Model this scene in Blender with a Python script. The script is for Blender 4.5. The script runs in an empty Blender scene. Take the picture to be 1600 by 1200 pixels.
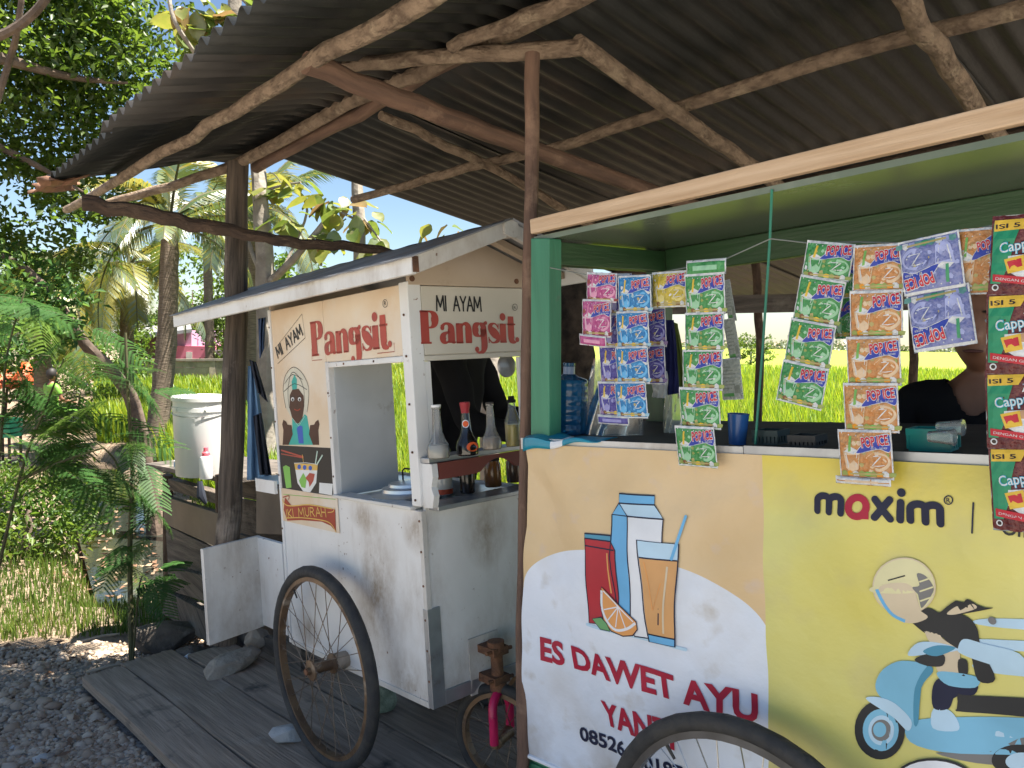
import bpy, bmesh, math, random
import numpy as np
from math import sin, cos, pi, radians, tan, atan2, sqrt, exp
from mathutils import Vector, Matrix

# ------------------------------------------------------------------ camera, sky, sun, exposure
scene = bpy.context.scene
COL = scene.collection
random.seed(7)
rng = np.random.default_rng(11)

EYE = 1.43
FPX = 1250.0
pitch, roll = radians(3.34), radians(1.0)
_X = np.array([1, 0, 0.]); _F = np.array([0, cos(pitch), -sin(pitch)]); _U = np.array([0, sin(pitch), cos(pitch)])
_R = _X*cos(roll) + _U*sin(roll); _UP = _U*cos(roll) - _X*sin(roll)
EYEP = np.array([0, 0, EYE])
cd = bpy.data.cameras.new('camera'); cam = bpy.data.objects.new('camera', cd); COL.objects.link(cam)
cd.sensor_width = 36.0; cd.lens = 36.0*FPX/1600.0; cd.clip_start = 0.05; cd.clip_end = 3000
m = Matrix.Identity(4)
for i in range(3):
    m[i][0] = _R[i]; m[i][1] = _UP[i]; m[i][2] = -_F[i]; m[i][3] = EYEP[i]
cam.matrix_world = m
scene.camera = cam

SUN_AZ, SUN_EL = radians(98), radians(66)
w = bpy.data.worlds.new('World'); scene.world = w; w.use_nodes = True
nt = w.node_tree
sky = nt.nodes.new('ShaderNodeTexSky'); sky.sky_type = 'NISHITA'; sky.sun_disc = False
sky.sun_elevation = SUN_EL; sky.sun_rotation = SUN_AZ
sky.air_density = 1.0; sky.dust_density = 0.3; sky.ozone_density = 2.6
bg = nt.nodes['Background']; bg.inputs['Strength'].default_value = 0.045
nt.links.new(sky.outputs[0], bg.inputs[0])
sl = bpy.data.lights.new('sun', 'SUN'); sl.energy = 5.0; sl.angle = radians(0.53); sl.color = (1, .94, .83)
so = bpy.data.objects.new('sun', sl); COL.objects.link(so)
sd = Vector((sin(SUN_AZ)*cos(SUN_EL), cos(SUN_AZ)*cos(SUN_EL), sin(SUN_EL)))
so.rotation_euler = sd.to_track_quat('Z', 'Y').to_euler()
so.location = (0, 0, 30)
scene.view_settings.view_transform = 'Standard'; scene.view_settings.look = 'None'
scene.view_settings.gamma = 1.0; scene.view_settings.use_curve_mapping = False
scene.view_settings.exposure = 2.02
scene.render.engine = 'CYCLES'
scene.cycles.max_bounces = 8; scene.cycles.diffuse_bounces = 5; scene.cycles.transparent_max_bounces = 16
scene.cycles.use_denoising = True

# ------------------------------------------------------------------ measuring helpers
def ray(u, v): return _F + _R*(u-800)/FPX - _UP*(v-600)/FPX
def at(u, v, d): return EYEP + ray(u, v)*d
class Frame:
    """a tilted set of axes: x along a stall's front, y into its depth, z up its posts"""
    def __init__(s, o, az, ta, tb):
        s.o = np.array(o, float)
        a = np.array([sin(az)*cos(ta), cos(az)*cos(ta), -sin(ta)])
        b = np.array([cos(az)*cos(tb), -sin(az)*cos(tb), sin(tb)])
        ex = -a; ey = b - ex*(b@ex); ey /= np.linalg.norm(ey)
        s.M = np.array([ex, ey, np.cross(ex, ey)])
    def w(s, x, y, z): return s.o + x*s.M[0] + y*s.M[1] + z*s.M[2]
    def loc(s, p): return s.M@(np.asarray(p)-s.o)
    def hit(s, u, v, ax, val):
        r = s.M@ray(u, v); c = s.loc(EYEP); t = (val-c[ax])/r[ax]; return c + r*t
    def hitw(s, u, v, ax, val): return s.w(*s.hit(u, v, ax, val))
    def hit_slope(s, u, v, k, z0):          # plane z = z0 - k*y
        r = s.M@ray(u, v); c = s.loc(EYEP); t = (z0-(c[2]+k*c[1]))/(r[2]+k*r[1]); return s.w(*(c+r*t))
WORLD = Frame((0, 0, 0), radians(-90), 0, 0); WORLD.M = np.eye(3)
CART = Frame(at(503, 1042, 2.64), radians(-42), radians(4.5), radians(1.9))     # origin: hub of the near wheel
STALL = Frame(at(828, 685, 2.0), radians(-44), radians(4.3), radians(1.9))      # origin: front left corner of the counter
ROOF = Frame(at(390, 250, 3.4), radians(-44), radians(4.3), radians(1.9))       # origin: left end of the ridge pole

# ------------------------------------------------------------------ mesh building
class MB:
    def __init__(s): s.v = []; s.f = []; s.m = []; s.uv = []; s.s = []
    def add(s, vs, fs, mi=0, uvs=None, smooth=False):
        o = len(s.v); s.v += [tuple(map(float, p)) for p in vs]
        for k, f in enumerate(fs):
            s.f.append([i+o for i in f]); s.m.append(mi if isinstance(mi, int) else mi[k]); s.s.append(smooth)
            s.uv.append(uvs[k] if uvs else [(0, 0)]*len(f))
        return s
    def box(s, fr, x0, x1, y0, y1, z0, z1, mi=0, jit=0):
        c = [(x, y, z) for x in (x0, x1) for y in (y0, y1) for z in (z0, z1)]
        L = np.array(c); 
        if jit: L = L + rng.uniform(-jit, jit, L.shape)
        fs = [(0,1,3,2),(4,6,7,5),(0,4,5,1),(2,3,7,6),(0,2,6,4),(1,5,7,3)]
        d = np.array([x1-x0, y1-y0, z1-z0]); ax = int(np.argmax(np.abs(d)))
        oth = [i for i in range(3) if i != ax]; off = random.random()*5
        uvs = [[(L[i][ax]+off, L[i][oth[0]]+L[i][oth[1]]+off) for i in f] for f in fs]
        return s.add([fr.w(*p) for p in L], fs, mi, uvs)
    def hexa(s, pts, mi=0):
        """8 corner points: 4 of one face (ring), 4 of the opposite one"""
        fs = [(3,2,1,0),(4,5,6,7)] + [(i, (i+1)%4, 4+(i+1)%4, 4+i) for i in range(4)]
        P = np.array(pts); d = [np.linalg.norm(P[1]-P[0]), np.linalg.norm(P[3]-P[0]), np.linalg.norm(P[4]-P[0])]
        ax = int(np.argmax(d)); e = (P[[1,3,4][ax]]-P[0])/d[ax]; off = random.random()*5
        o2 = [P[[1,3,4][i]]-P[0] for i in range(3) if i != ax]; n2 = [q/(np.linalg.norm(q)+1e-9) for q in o2]
        uvs = [[(float((P[i]-P[0])@e)+off, float((P[i]-P[0])@n2[0]+(P[i]-P[0])@n2[1])+off) for i in f] for f in fs]
        return s.add(pts, fs, mi, uvs)
    def tube(s, pts, rad, n=10, mi=0, cap=True, wob=0.0, smooth=True):
        P = [np.array(p, float) for p in pts]; k = len(P)
        rad = list(rad) if hasattr(rad, '__len__') else [rad]*k
        T = [P[min(i+1, k-1)]-P[max(i-1, 0)] for i in range(k)]; T = [t/(np.linalg.norm(t)+1e-12) for t in T]
        ref = np.array([0, 0, 1.]) if abs(T[0][2]) < .9 else np.array([1., 0, 0])
        nrm = np.cross(T[0], ref); nrm /= np.linalg.norm(nrm)
        vs = []; ln = 0; L = []
        for i in range(k):
            if i: ln += np.linalg.norm(P[i]-P[i-1])
            L.append(ln)
            nrm = nrm - T[i]*(nrm@T[i]); nrm /= np.linalg.norm(nrm); bn = np.cross(T[i], nrm)
            for j in range(n):
                a = 2*pi*j/n; r = rad[i]*(1+(random.uniform(-wob, wob) if wob else 0))
                vs.append(P[i]+nrm*cos(a)*r+bn*sin(a)*r)
        fs = []; uvs = []; off = random.random()*9; c0 = 2*pi*rad[0]
        for i in range(k-1):
            for j in range(n):
                j2 = (j+1) % n; fs.append((i*n+j, i*n+j2, (i+1)*n+j2, (i+1)*n+j))
                uvs.append([(L[i]+off, c0*j/n), (L[i]+off, c0*(j+1)/n), (L[i+1]+off, c0*(j+1)/n), (L[i+1]+off, c0*j/n)])
        s.add(vs, fs, mi, uvs, smooth)
        if cap:
            o = len(s.v)
            s.add([vs[j] for j in range(n)], [tuple(range(n-1, -1, -1))], mi, [[(off+.01*j, 0) for j in range(n)]])
            s.add([vs[(k-1)*n+j] for j in range(n)], [tuple(range(n))], mi, [[(off+.01*j, 0) for j in range(n)]])
        return s
    def lathe(s, fr, c, prof, n=20, mi=0, smooth=True, axis=2):
        """profile of (radius, height) turned round an axis of frame fr at local point c"""
        a1, a2 = [i for i in range(3) if i != axis]
        vs = []
        for r, h in prof:
            for j in range(n):
                a = 2*pi*j/n; q = list(c); q[a1] += r*cos(a); q[a2] += r*sin(a); q[axis] += h; vs.append(fr.w(*q))
        fs = []
        for i in range(len(prof)-1):
            for j in range(n):
                j2 = (j+1) % n; fs.append((i*n+j, i*n+j2, (i+1)*n+j2, (i+1)*n+j))
        s.add(vs, fs, mi, [[(j*.02, i*.02)]*4 for i in range(len(prof)-1) for j in range(n)], smooth)
        for i, rev in ((0, True), (len(prof)-1, False)):
            if prof[i][0] > 1e-5:
                r = list(range(i*n, i*n+n)); r = r[::-1] if rev else r
                s.add([vs[q] for q in r], [tuple(range(n))], mi)
        return s
    def torus(s, fr, c, R, r, ax=1, n=56, k=10, mi=0, sq=1.0, tread=0):
        a1, a2 = [i for i in range(3) if i != ax]; vs = []
        for i in range(n):
            a = 2*pi*i/n
            for j in range(k):
                b = 2*pi*j/k; rr = R + r*cos(b)*(1+(tread if (i % 2 and cos(b) > .2) else 0)); q = list(c)
                q[a1] += rr*cos(a); q[a2] += rr*sin(a); q[ax] += r*sq*sin(b); vs.append(fr.w(*q))
        fs = [(i*k+j, ((i+1) % n)*k+j, ((i+1) % n)*k+(j+1) % k, i*k+(j+1) % k) for i in range(n) for j in range(k)]
        uvs = [[(i*.03, j*.02), ((i+1)*.03, j*.02), ((i+1)*.03, (j+1)*.02), (i*.03, (j+1)*.02)] for i in range(n) for j in range(k)]
        return s.add(vs, fs, mi, uvs, True)
    def grid(s, fn, nu, nv, mi=0, smooth=True, uvfn=None):
        vs = [fn(i/nu, j/nv) for j in range(nv+1) for i in range(nu+1)]
        g = lambda i, j: j*(nu+1)+i
        fs = [(g(i, j), g(i+1, j), g(i+1, j+1), g(i, j+1)) for j in range(nv) for i in range(nu)]
        uf = uvfn or (lambda a, b: (a, b))
        uvs = [[uf(a/nu, b/nv) for a, b in ((i, j), (i+1, j), (i+1, j+1), (i, j+1))] for j in range(nv) for i in range(nu)]
        return s.add(vs, fs, mi, uvs, smooth)
    def prism(s, pts, off, mi=0):
        """flat polygon (3D points) thickened by the vector off"""
        n = len(pts); P = [np.array(p) for p in pts]; Q = [p+np.array(off) for p in P]
        return s.add(P+Q, [tuple(range(n-1, -1, -1)), tuple(range(n, 2*n))]+[(i, (i+1) % n, n+(i+1) % n, n+i) for i in range(n)], mi)
    def build(s, name, mats, parent=None, origin=None, bevel=0, solid=0):
        o = origin if origin is not None else (np.array(parent_base(parent)) if parent is not None else np.zeros(3))
        me = bpy.data.meshes.new(name)
        me.from_pydata([tuple(np.array(p)-o) for p in s.v], [], s.f)
        for mm in (mats if isinstance(mats, (list, tuple)) else [mats]): me.materials.append(mm)
        me.polygons.foreach_set('material_index', s.m); me.polygons.foreach_set('use_smooth', s.s)
        ul = me.uv_layers.new(name='UVMap'); ul.data.foreach_set('uv', [c for f in s.uv for q in f for c in q])
        me.update()
        if any(s.s): me.set_sharp_from_angle(angle=radians(38))
        ob = bpy.data.objects.new(name, me); COL.objects.link(ob)
        if parent is not None: ob.parent = parent
        else: ob.location = o
        if bevel:
            bv = ob.modifiers.new('bevel', 'BEVEL'); bv.width = bevel; bv.segments = 2; bv.limit_method = 'ANGLE'
        if solid:
            sm = ob.modifiers.new('solid', 'SOLIDIFY'); sm.thickness = solid; sm.offset = 0
        return ob
_BASE = {}
def parent_base(p):
    while p.parent is not None: p = p.parent
    return tuple(p.location)
def tag(o, label=None, cat=None, group=None, kind=None):
    if label: o['label'] = label
    if cat: o['category'] = cat
    if group: o['group'] = group
    if kind: o['kind'] = kind
    return o
def thing(name, loc, label, cat, group=None):
    e = bpy.data.objects.new(name, None); COL.objects.link(e); e.location = tuple(map(float, loc)); e.empty_display_size = .1
    return tag(e, label, cat, group)
def mesh_np(name, V, F, mats, parent=None, mi=None, origin=None, smooth=False):
    """fast build of many equal faces from arrays"""
    o = np.array(origin) if origin is not None else (np.array(parent_base(parent)) if parent is not None else np.zeros(3))
    V = np.asarray(V, float)-o; F = np.asarray(F)
    me = bpy.data.meshes.new(name); k = F.shape[1]
    me.vertices.add(len(V)); me.vertices.foreach_set('co', V.ravel())
    me.loops.add(F.size); me.loops.foreach_set('vertex_index', F.ravel().astype(np.int32))
    me.polygons.add(len(F)); me.polygons.foreach_set('loop_start', np.arange(0, F.size, k, dtype=np.int32))
    for mm in (mats if isinstance(mats, (list, tuple)) else [mats]): me.materials.append(mm)
    if mi is not None: me.polygons.foreach_set('material_index', np.asarray(mi, np.int32))
    if smooth: me.polygons.foreach_set('use_smooth', np.ones(len(F), bool))
    me.update(calc_edges=True); me.validate()
    ob = bpy.data.objects.new(name, me); COL.objects.link(ob)
    if parent is not None: ob.parent = parent
    else: ob.location = tuple(o)
    return ob

# ------------------------------------------------------------------ materials
def mat(name, c1, c2=None, scale=6, lo=.35, hi=.65, rough=.7, bump=0, bscale=None, uv=False, stretch=(1, 1, 1), metal=0,
        c3=None, s3=2, lo3=.55, hi3=.7, spec=.5, alpha=None, trans=0, sheen=0, detail=6):
    m = bpy.data.materials.new(name); m.use_nodes = True; n = m.node_tree.nodes; l = m.node_tree.links
    b = n['Principled BSDF']; b.inputs['Roughness'].default_value = rough; b.inputs['Metallic'].default_value = metal
    b.inputs['Specular IOR Level'].default_value = spec
    b.inputs['Base Color'].default_value = (*c1, 1)
    if trans: b.inputs['Transmission Weight'].default_value = trans
    if alpha is not None: b.inputs['Alpha'].default_value = alpha
    tc = n.new('ShaderNodeTexCoord'); mp = n.new('ShaderNodeMapping'); mp.inputs['Scale'].default_value = stretch
    l.new(tc.outputs['UV' if uv else 'Object'], mp.inputs['Vector'])
    col = None
    if c2 is not None:
        nz = n.new('ShaderNodeTexNoise'); nz.inputs['Scale'].default_value = scale; nz.inputs['Detail'].default_value = detail
        l.new(mp.outputs[0], nz.inputs['Vector'])
        mr = n.new('ShaderNodeMapRange'); mr.inputs[1].default_value = lo; mr.inputs[2].default_value = hi; l.new(nz.outputs[0], mr.inputs[0])
        mx = n.new('ShaderNodeMix'); mx.data_type = 'RGBA'; mx.inputs[6].default_value = (*c1, 1); mx.inputs[7].default_value = (*c2, 1)
        l.new(mr.outputs[0], mx.inputs[0]); col = mx.outputs[2]
        if c3 is not None:
            nz3 = n.new('ShaderNodeTexNoise'); nz3.inputs['Scale'].default_value = s3; nz3.inputs['Detail'].default_value = 9; nz3.inputs['Roughness'].default_value = .65
            l.new(tc.outputs['UV' if uv else 'Object'], nz3.inputs['Vector'])
            mr3 = n.new('ShaderNodeMapRange'); mr3.inputs[1].default_value = lo3; mr3.inputs[2].default_value = hi3; l.new(nz3.outputs[0], mr3.inputs[0])
            mx3 = n.new('ShaderNodeMix'); mx3.data_type = 'RGBA'; mx3.inputs[7].default_value = (*c3, 1)
            l.new(mr3.outputs[0], mx3.inputs[0]); l.new(col, mx3.inputs[6]); col = mx3.outputs[2]
        l.new(col, b.inputs['Base Color'])
    if bump:
        nb = n.new('ShaderNodeTexNoise'); nb.inputs['Scale'].default_value = bscale or scale*3; nb.inputs['Detail'].default_value = 5
        l.new(mp.outputs[0], nb.inputs['Vector'])
        bp = n.new('ShaderNodeBump'); bp.inputs['Strength'].default_value = bump; bp.inputs['Distance'].default_value = .02
        l.new(nb.outputs[0], bp.inputs['Height']); l.new(bp.outputs[0], b.inputs['Normal'])
    return m
def leafmat(name, c1, c2, tr=.45, scale=3, gloss=.12, rough=.45):
    m = bpy.data.materials.new(name); m.use_nodes = True; n = m.node_tree.nodes; l = m.node_tree.links
    n.remove(n['Principled BSDF']); out = n['Material Output']
    tc = n.new('ShaderNodeTexCoord'); nz = n.new('ShaderNodeTexNoise'); nz.inputs['Scale'].default_value = scale
    l.new(tc.outputs['Object'], nz.inputs['Vector'])
    mr = n.new('ShaderNodeMapRange'); mr.inputs[1].default_value = .3; mr.inputs[2].default_value = .7; l.new(nz.outputs[0], mr.inputs[0])
    mx = n.new('ShaderNodeMix'); mx.data_type = 'RGBA'; mx.inputs[6].default_value = (*c1, 1); mx.inputs[7].default_value = (*c2, 1); l.new(mr.outputs[0], mx.inputs[0])
    d = n.new('ShaderNodeBsdfDiffuse'); t = n.new('ShaderNodeBsdfTranslucent'); g = n.new('ShaderNodeBsdfGlossy'); g.inputs['Roughness'].default_value = rough
    hs = n.new('ShaderNodeHueSaturation'); hs.inputs['Value'].default_value = 1.5; hs.inputs['Hue'].default_value = .485
    l.new(mx.outputs[2], d.inputs[0]); l.new(mx.outputs[2], hs.inputs['Color']); l.new(hs.outputs[0], t.inputs[0])
    a = n.new('ShaderNodeMixShader'); a.inputs[0].default_value = tr; l.new(d.outputs[0], a.inputs[1]); l.new(t.outputs[0], a.inputs[2])
    b = n.new('ShaderNodeMixShader'); b.inputs[0].default_value = gloss; l.new(a.outputs[0], b.inputs[1]); l.new(g.outputs[0], b.inputs[2])
    g.inputs[0].default_value = (.6, .6, .6, 1)
    l.new(b.outputs[0], out.inputs['Surface'])
    return m
def glassmat(name, col, rough=.05, mixc=.75, body=None):
    """clear, thin: mostly lets light through, a little mirror"""
    m = bpy.data.materials.new(name); m.use_nodes = True; n = m.node_tree.nodes; l = m.node_tree.links
    n.remove(n['Principled BSDF']); out = n['Material Output']
    t = n.new('ShaderNodeBsdfTransparent'); t.inputs[0].default_value = (*col, 1)
    g = n.new('ShaderNodeBsdfGlossy'); g.inputs['Roughness'].default_value = rough
    d = n.new('ShaderNodeBsdfDiffuse'); d.inputs[0].default_value = (*(body or [.5+.5*c for c in col]), 1)
    lw = n.new('ShaderNodeLayerWeight'); lw.inputs[0].default_value = .35
    a = n.new('ShaderNodeMixShader'); a.inputs[0].default_value = mixc; l.new(d.outputs[0], a.inputs[1]); l.new(t.outputs[0], a.inputs[2])
    b = n.new('ShaderNodeMixShader'); l.new(lw.outputs['Fresnel'], b.inputs[0]); l.new(a.outputs[0], b.inputs[1]); l.new(g.outputs[0], b.inputs[2])
    l.new(b.outputs[0], out.inputs['Surface'])
    return m
def flat(name, c, rough=.5, spec=.3): return mat(name, c, tuple(min(1, q*.86) for q in c), scale=9, rough=rough, spec=spec)

def dirty(name, base, base2, stain, chip, amount=.5, rough=.5, spots=()):
    '''painted board with broad water stains, streaks running down and chipped spots'''
    m = mat(name, base, base2, scale=4, rough=rough, bump=.08, bscale=30); n = m.node_tree.nodes; l = m.node_tree.links; b = n['Principled BSDF']
    tc = n.new('ShaderNodeTexCoord'); col = b.inputs['Base Color'].links[0].from_socket
    def nz(s, st=(1, 1, 1), d=8, r=.6):
        mp = n.new('ShaderNodeMapping'); mp.inputs['Scale'].default_value = st; l.new(tc.outputs['Object'], mp.inputs['Vector'])
        q = n.new('ShaderNodeTexNoise'); q.inputs['Scale'].default_value = s; q.inputs['Detail'].default_value = d; q.inputs['Roughness'].default_value = r; l.new(mp.outputs[0], q.inputs['Vector']); return q.outputs[0]
    def rng_(src, lo, hi):
        q = n.new('ShaderNodeMapRange'); q.inputs[1].default_value = lo; q.inputs[2].default_value = hi; l.new(src, q.inputs[0]); return q.outputs[0]
    def mul(a, c):
        q = n.new('ShaderNodeMath'); q.operation = 'MULTIPLY'; l.new(a, q.inputs[0])
        if isinstance(c, float): q.inputs[1].default_value = c
        else: l.new(c, q.inputs[1])
        return q.outputs[0]
    def mix(f, a, c):
        q = n.new('ShaderNodeMix'); q.data_type = 'RGBA'; l.new(f, q.inputs[0]); l.new(a, q.inputs[6]); q.inputs[7].default_value = (*c, 1); return q.outputs[2]
    big = rng_(nz(2.3, (1, 1, .55)), .62-.3*amount, .86-.3*amount); fine = rng_(nz(14, (1, 1, .5), 10, .72), .30, .66)
    col = mix(mul(mul(big, fine), .95), col, stain)
    for c, r, s in spots:
        vd = n.new('ShaderNodeVectorMath'); vd.operation = 'SUBTRACT'; l.new(tc.outputs['Object'], vd.inputs[0]); vd.inputs[1].default_value = tuple(c)
        vs_ = n.new('ShaderNodeVectorMath'); vs_.operation = 'MULTIPLY'; l.new(vd.outputs[0], vs_.inputs[0]); vs_.inputs[1].default_value = (1, 1, s)
        ln = n.new('ShaderNodeVectorMath'); ln.operation = 'LENGTH'; l.new(vs_.outputs[0], ln.inputs[0])
        f = mul(rng_(ln.outputs['Value'], r, r*.15), rng_(nz(11, (1, 1, .6), 10, .75), .34, .62)); col = mix(mul(f, .9), col, stain)
    streak = mul(rng_(nz(16, (1, 1, .10)), .56, .78), rng_(nz(3), .42, .62)); col = mix(mul(streak, .55), col, tuple(q*.9 for q in stain))
    ch = mul(rng_(nz(55, (1, 1, 1), 3), .665, .70), rng_(nz(5), .50, .60)); col = mix(ch, col, chip)
    l.new(col, b.inputs['Base Color']); return m
M = {}
M['bark_pole'] = mat('bark_pole', (.27, .195, .135), (.125, .085, .058), scale=18, lo=.40, hi=.64, uv=True, stretch=(1, 1.6, 1), rough=.85, bump=.9, bscale=34, c3=(.34, .26, .18), s3=9, lo3=.54, hi3=.64)
M['bark_dark'] = mat('bark_dark', (.10, .062, .042), (.05, .032, .023), scale=10, uv=True, stretch=(1, 2.5, 1), rough=.9, bump=.7, bscale=30, c3=(.22, .15, .10), s3=6)
M['pole_brown'] = mat('pole_brown', (.19, .11, .075), (.10, .058, .042), scale=8, uv=True, stretch=(.6, 4, 1), rough=.8, bump=.35, bscale=24, c3=(.30, .19, .13), s3=5)
M['post_grey'] = mat('post_grey', (.15, .115, .088), (.05, .039, .031), scale=7, uv=True, stretch=(.5, 5, 1), rough=.9, bump=.6, bscale=22, c3=(.30, .25, .20), s3=3)
M['rough_bark'] = mat('rough_bark', (.09, .065, .05), (.02, .016, .013), scale=16, uv=False, rough=1, bump=1.0, bscale=22)
M['fascia'] = mat('fascia', (.60, .44, .30), (.46, .31, .19), scale=7, uv=True, stretch=(.5, 9, 1), rough=.75, bump=.15, bscale=30, c3=(.24, .13, .08), s3=9, lo3=.635, hi3=.72)
M['deck'] = mat('deck', (.36, .275, .205), (.21, .16, .12), scale=5, uv=True, stretch=(.55, 9, 1), rough=.85, bump=.35, bscale=16, c3=(.36, .30, .245), s3=4)
M['deck2'] = mat('deck2', (.40, .305, .23), (.235, .18, .135), scale=5, uv=True, stretch=(.55, 9, 1), rough=.85, bump=.35, bscale=16, c3=(.05, .045, .04), s3=5)
M['old_plank'] = mat('old_plank', (.15, .125, .105), (.06, .05, .043), scale=5, uv=True, stretch=(.6, 7, 1), rough=.9, bump=.5, bscale=18, c3=(.22, .19, .16), s3=4)
M['brown_ply'] = mat('brown_ply', (.20, .155, .115), (.14, .105, .078), scale=4, rough=.8, bump=.1)
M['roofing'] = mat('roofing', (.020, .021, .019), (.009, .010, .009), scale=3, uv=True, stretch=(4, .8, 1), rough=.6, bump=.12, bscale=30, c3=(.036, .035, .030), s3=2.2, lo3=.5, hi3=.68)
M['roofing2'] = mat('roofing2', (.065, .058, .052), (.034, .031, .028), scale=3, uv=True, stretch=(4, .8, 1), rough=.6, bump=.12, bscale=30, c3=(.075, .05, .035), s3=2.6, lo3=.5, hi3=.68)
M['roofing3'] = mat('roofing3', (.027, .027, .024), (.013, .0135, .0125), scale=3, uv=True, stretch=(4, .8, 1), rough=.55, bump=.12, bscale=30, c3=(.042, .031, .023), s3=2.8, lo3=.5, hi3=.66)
M['roof_rust'] = mat('roof_rust', (.30, .15, .08), (.14, .07, .045), scale=14, rough=.8, bump=.3)
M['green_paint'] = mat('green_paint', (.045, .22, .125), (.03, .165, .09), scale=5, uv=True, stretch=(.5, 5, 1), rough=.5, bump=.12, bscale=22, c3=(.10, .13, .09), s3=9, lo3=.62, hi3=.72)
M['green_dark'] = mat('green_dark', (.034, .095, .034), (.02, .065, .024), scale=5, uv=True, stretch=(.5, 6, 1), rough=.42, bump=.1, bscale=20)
M['ceiling'] = mat('ceiling', (.16, .19, .14), (.10, .13, .09), scale=2.2, rough=.22, bump=.05, bscale=8, c3=(.22, .25, .2), s3=1.4)
M['white_rust'] = mat('white_rust', (.74, .75, .76), (.66, .67, .69), scale=5, rough=.5, bump=.06, bscale=30, c3=(.33, .25, .175), s3=3.4, lo3=.50, hi3=.74)
M['white_paint'] = mat('white_paint', (.74, .75, .77), (.65, .65, .66), scale=6, rough=.5, bump=.06, bscale=24, c3=(.38, .31, .25), s3=8, lo3=.59, hi3=.74)
M['white_dirty'] = mat('white_dirty', (.70, .69, .66), (.60, .57, .52), scale=5, rough=.55, bump=.08, bscale=24, c3=(.30, .22, .15), s3=3.6, lo3=.52, hi3=.7)
M['white_rust'] = dirty('white_rust', (.76, .76, .75), (.70, .70, .69), (.27, .20, .13), (.16, .085, .045), .52)
M['white_paint'] = dirty('white_paint', (.76, .76, .75), (.69, .69, .68), (.34, .27, .20), (.20, .10, .06), .42)
M['white_dirty'] = dirty('white_dirty', (.70, .69, .66), (.60, .58, .54), (.25, .18, .12), (.15, .08, .05), .52)
M['inner_grey'] = mat('inner_grey', (.50, .52, .53), (.43, .45, .46), scale=6, rough=.5, c3=(.30, .28, .26), s3=10, lo3=.64, hi3=.74)
M['cream'] = mat('cream', (.66, .50, .34), (.74, .62, .47), scale=3.2, rough=.45, c3=(.72, .66, .58), s3=2.5, lo3=.5, hi3=.7)
M['sign_cream'] = mat('sign_cream', (.62, .58, .50), (.55, .51, .43), scale=4, rough=.4, c3=(.5, .42, .32), s3=6, lo3=.62, hi3=.75)
M['gable'] = mat('gable', (.52, .42, .32), (.44, .34, .25), scale=4, rough=.6, c3=(.35, .25, .17), s3=5, lo3=.6, hi3=.75)
M['galv'] = mat('galv', (.42, .44, .46), (.32, .33, .35), scale=14, rough=.38, metal=.6, c3=(.22, .16, .11), s3=7, lo3=.62, hi3=.74)
M['alu'] = mat('alu', (.62, .65, .68), (.5, .53, .56), scale=9, rough=.28, metal=.85)
M['rust'] = mat('rust', (.22, .10, .05), (.09, .045, .028), scale=18, rough=.85, bump=.5, bscale=60)
M['rust_rim'] = mat('rust_rim', (.20, .125, .068), (.11, .068, .042), scale=16, rough=.5, metal=.35, bump=.2, bscale=60, c3=(.38, .33, .27), s3=10)
M['spoke'] = mat('spoke', (.24, .18, .13), (.15, .11, .08), scale=20, rough=.45, metal=.5)
M['steel'] = mat('steel', (.5, .5, .5), (.4, .4, .4), scale=20, rough=.3, metal=.8)
M['tyre'] = mat('tyre', (.028, .029, .031), (.05, .048, .045), scale=20, rough=.75, bump=.25, bscale=70, spec=.4)
M['pink'] = mat('pink', (.62, .015, .11), (.5, .012, .09), scale=12, rough=.35, c3=(.25, .02, .05), s3=14, lo3=.64, hi3=.72)
M['red_wood'] = mat('red_wood', (.20, .045, .035), (.13, .035, .028), scale=7, uv=True, stretch=(.5, 6, 1), rough=.6)
M['black_hole'] = mat('black_hole', (.012, .01, .009), rough=.9)
M['bucket'] = mat('bucket', (.66, .67, .66), (.58, .59, .58), scale=4, rough=.4, c3=(.5, .47, .42), s3=7, lo3=.6, hi3=.75)
M['white_plastic'] = mat('white_plastic', (.78, .79, .8), (.7, .71, .72), scale=8, rough=.3)
M['pink_plastic'] = mat('pink_plastic', (.75, .12, .16), rough=.35)
M['blue_cloth'] = mat('blue_cloth', (.13, .24, .38), (.08, .16, .28), scale=9, rough=.95)
M['navy_cloth'] = mat('navy_cloth', (.012, .016, .028), (.02, .025, .04), scale=9, rough=.95)
M['blackshirt'] = mat('blackshirt', (.009, .009, .010), (.014, .014, .016), scale=9, rough=.95, spec=.15)
M['skin'] = mat('skin', (.26, .125, .075), (.21, .095, .055), scale=12, rough=.55)
M['hair'] = mat('hair', (.012, .009, .008), rough=.6)
M['stone'] = mat('stone', (.40, .33, .26), (.22, .18, .14), scale=9, rough=.9, bump=1.0, bscale=20, c3=(.38, .34, .29), s3=9)
M['stone_dark'] = mat('stone_dark', (.15, .125, .105), (.07, .06, .05), scale=9, rough=.9, bump=.8, bscale=18, c3=(.26, .23, .20), s3=8)
M['stone_pale'] = mat('stone_pale', (.46, .45, .43), (.33, .32, .31), scale=12, rough=.9, bump=.5, bscale=26)
M['gravel_a'] = mat('gravel_a', (.44, .34, .25), (.29, .225, .17), scale=12, rough=.9)
M['gravel_b'] = mat('gravel_b', (.50, .41, .32), (.36, .29, .235), scale=12, rough=.9)
M['gravel_c'] = mat('gravel_c', (.29, .20, .14), (.32, .24, .175), scale=12, rough=.9)
M['net'] = mat('net', (.34, .38, .27), (.17, .20, .13), scale=30, rough=.8, bump=.6, bscale=80)
M['rope_green'] = mat('rope_green', (.02, .20, .13), rough=.5)
M['grey_string'] = mat('grey_string', (.2, .22, .2), rough=.7)
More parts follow.
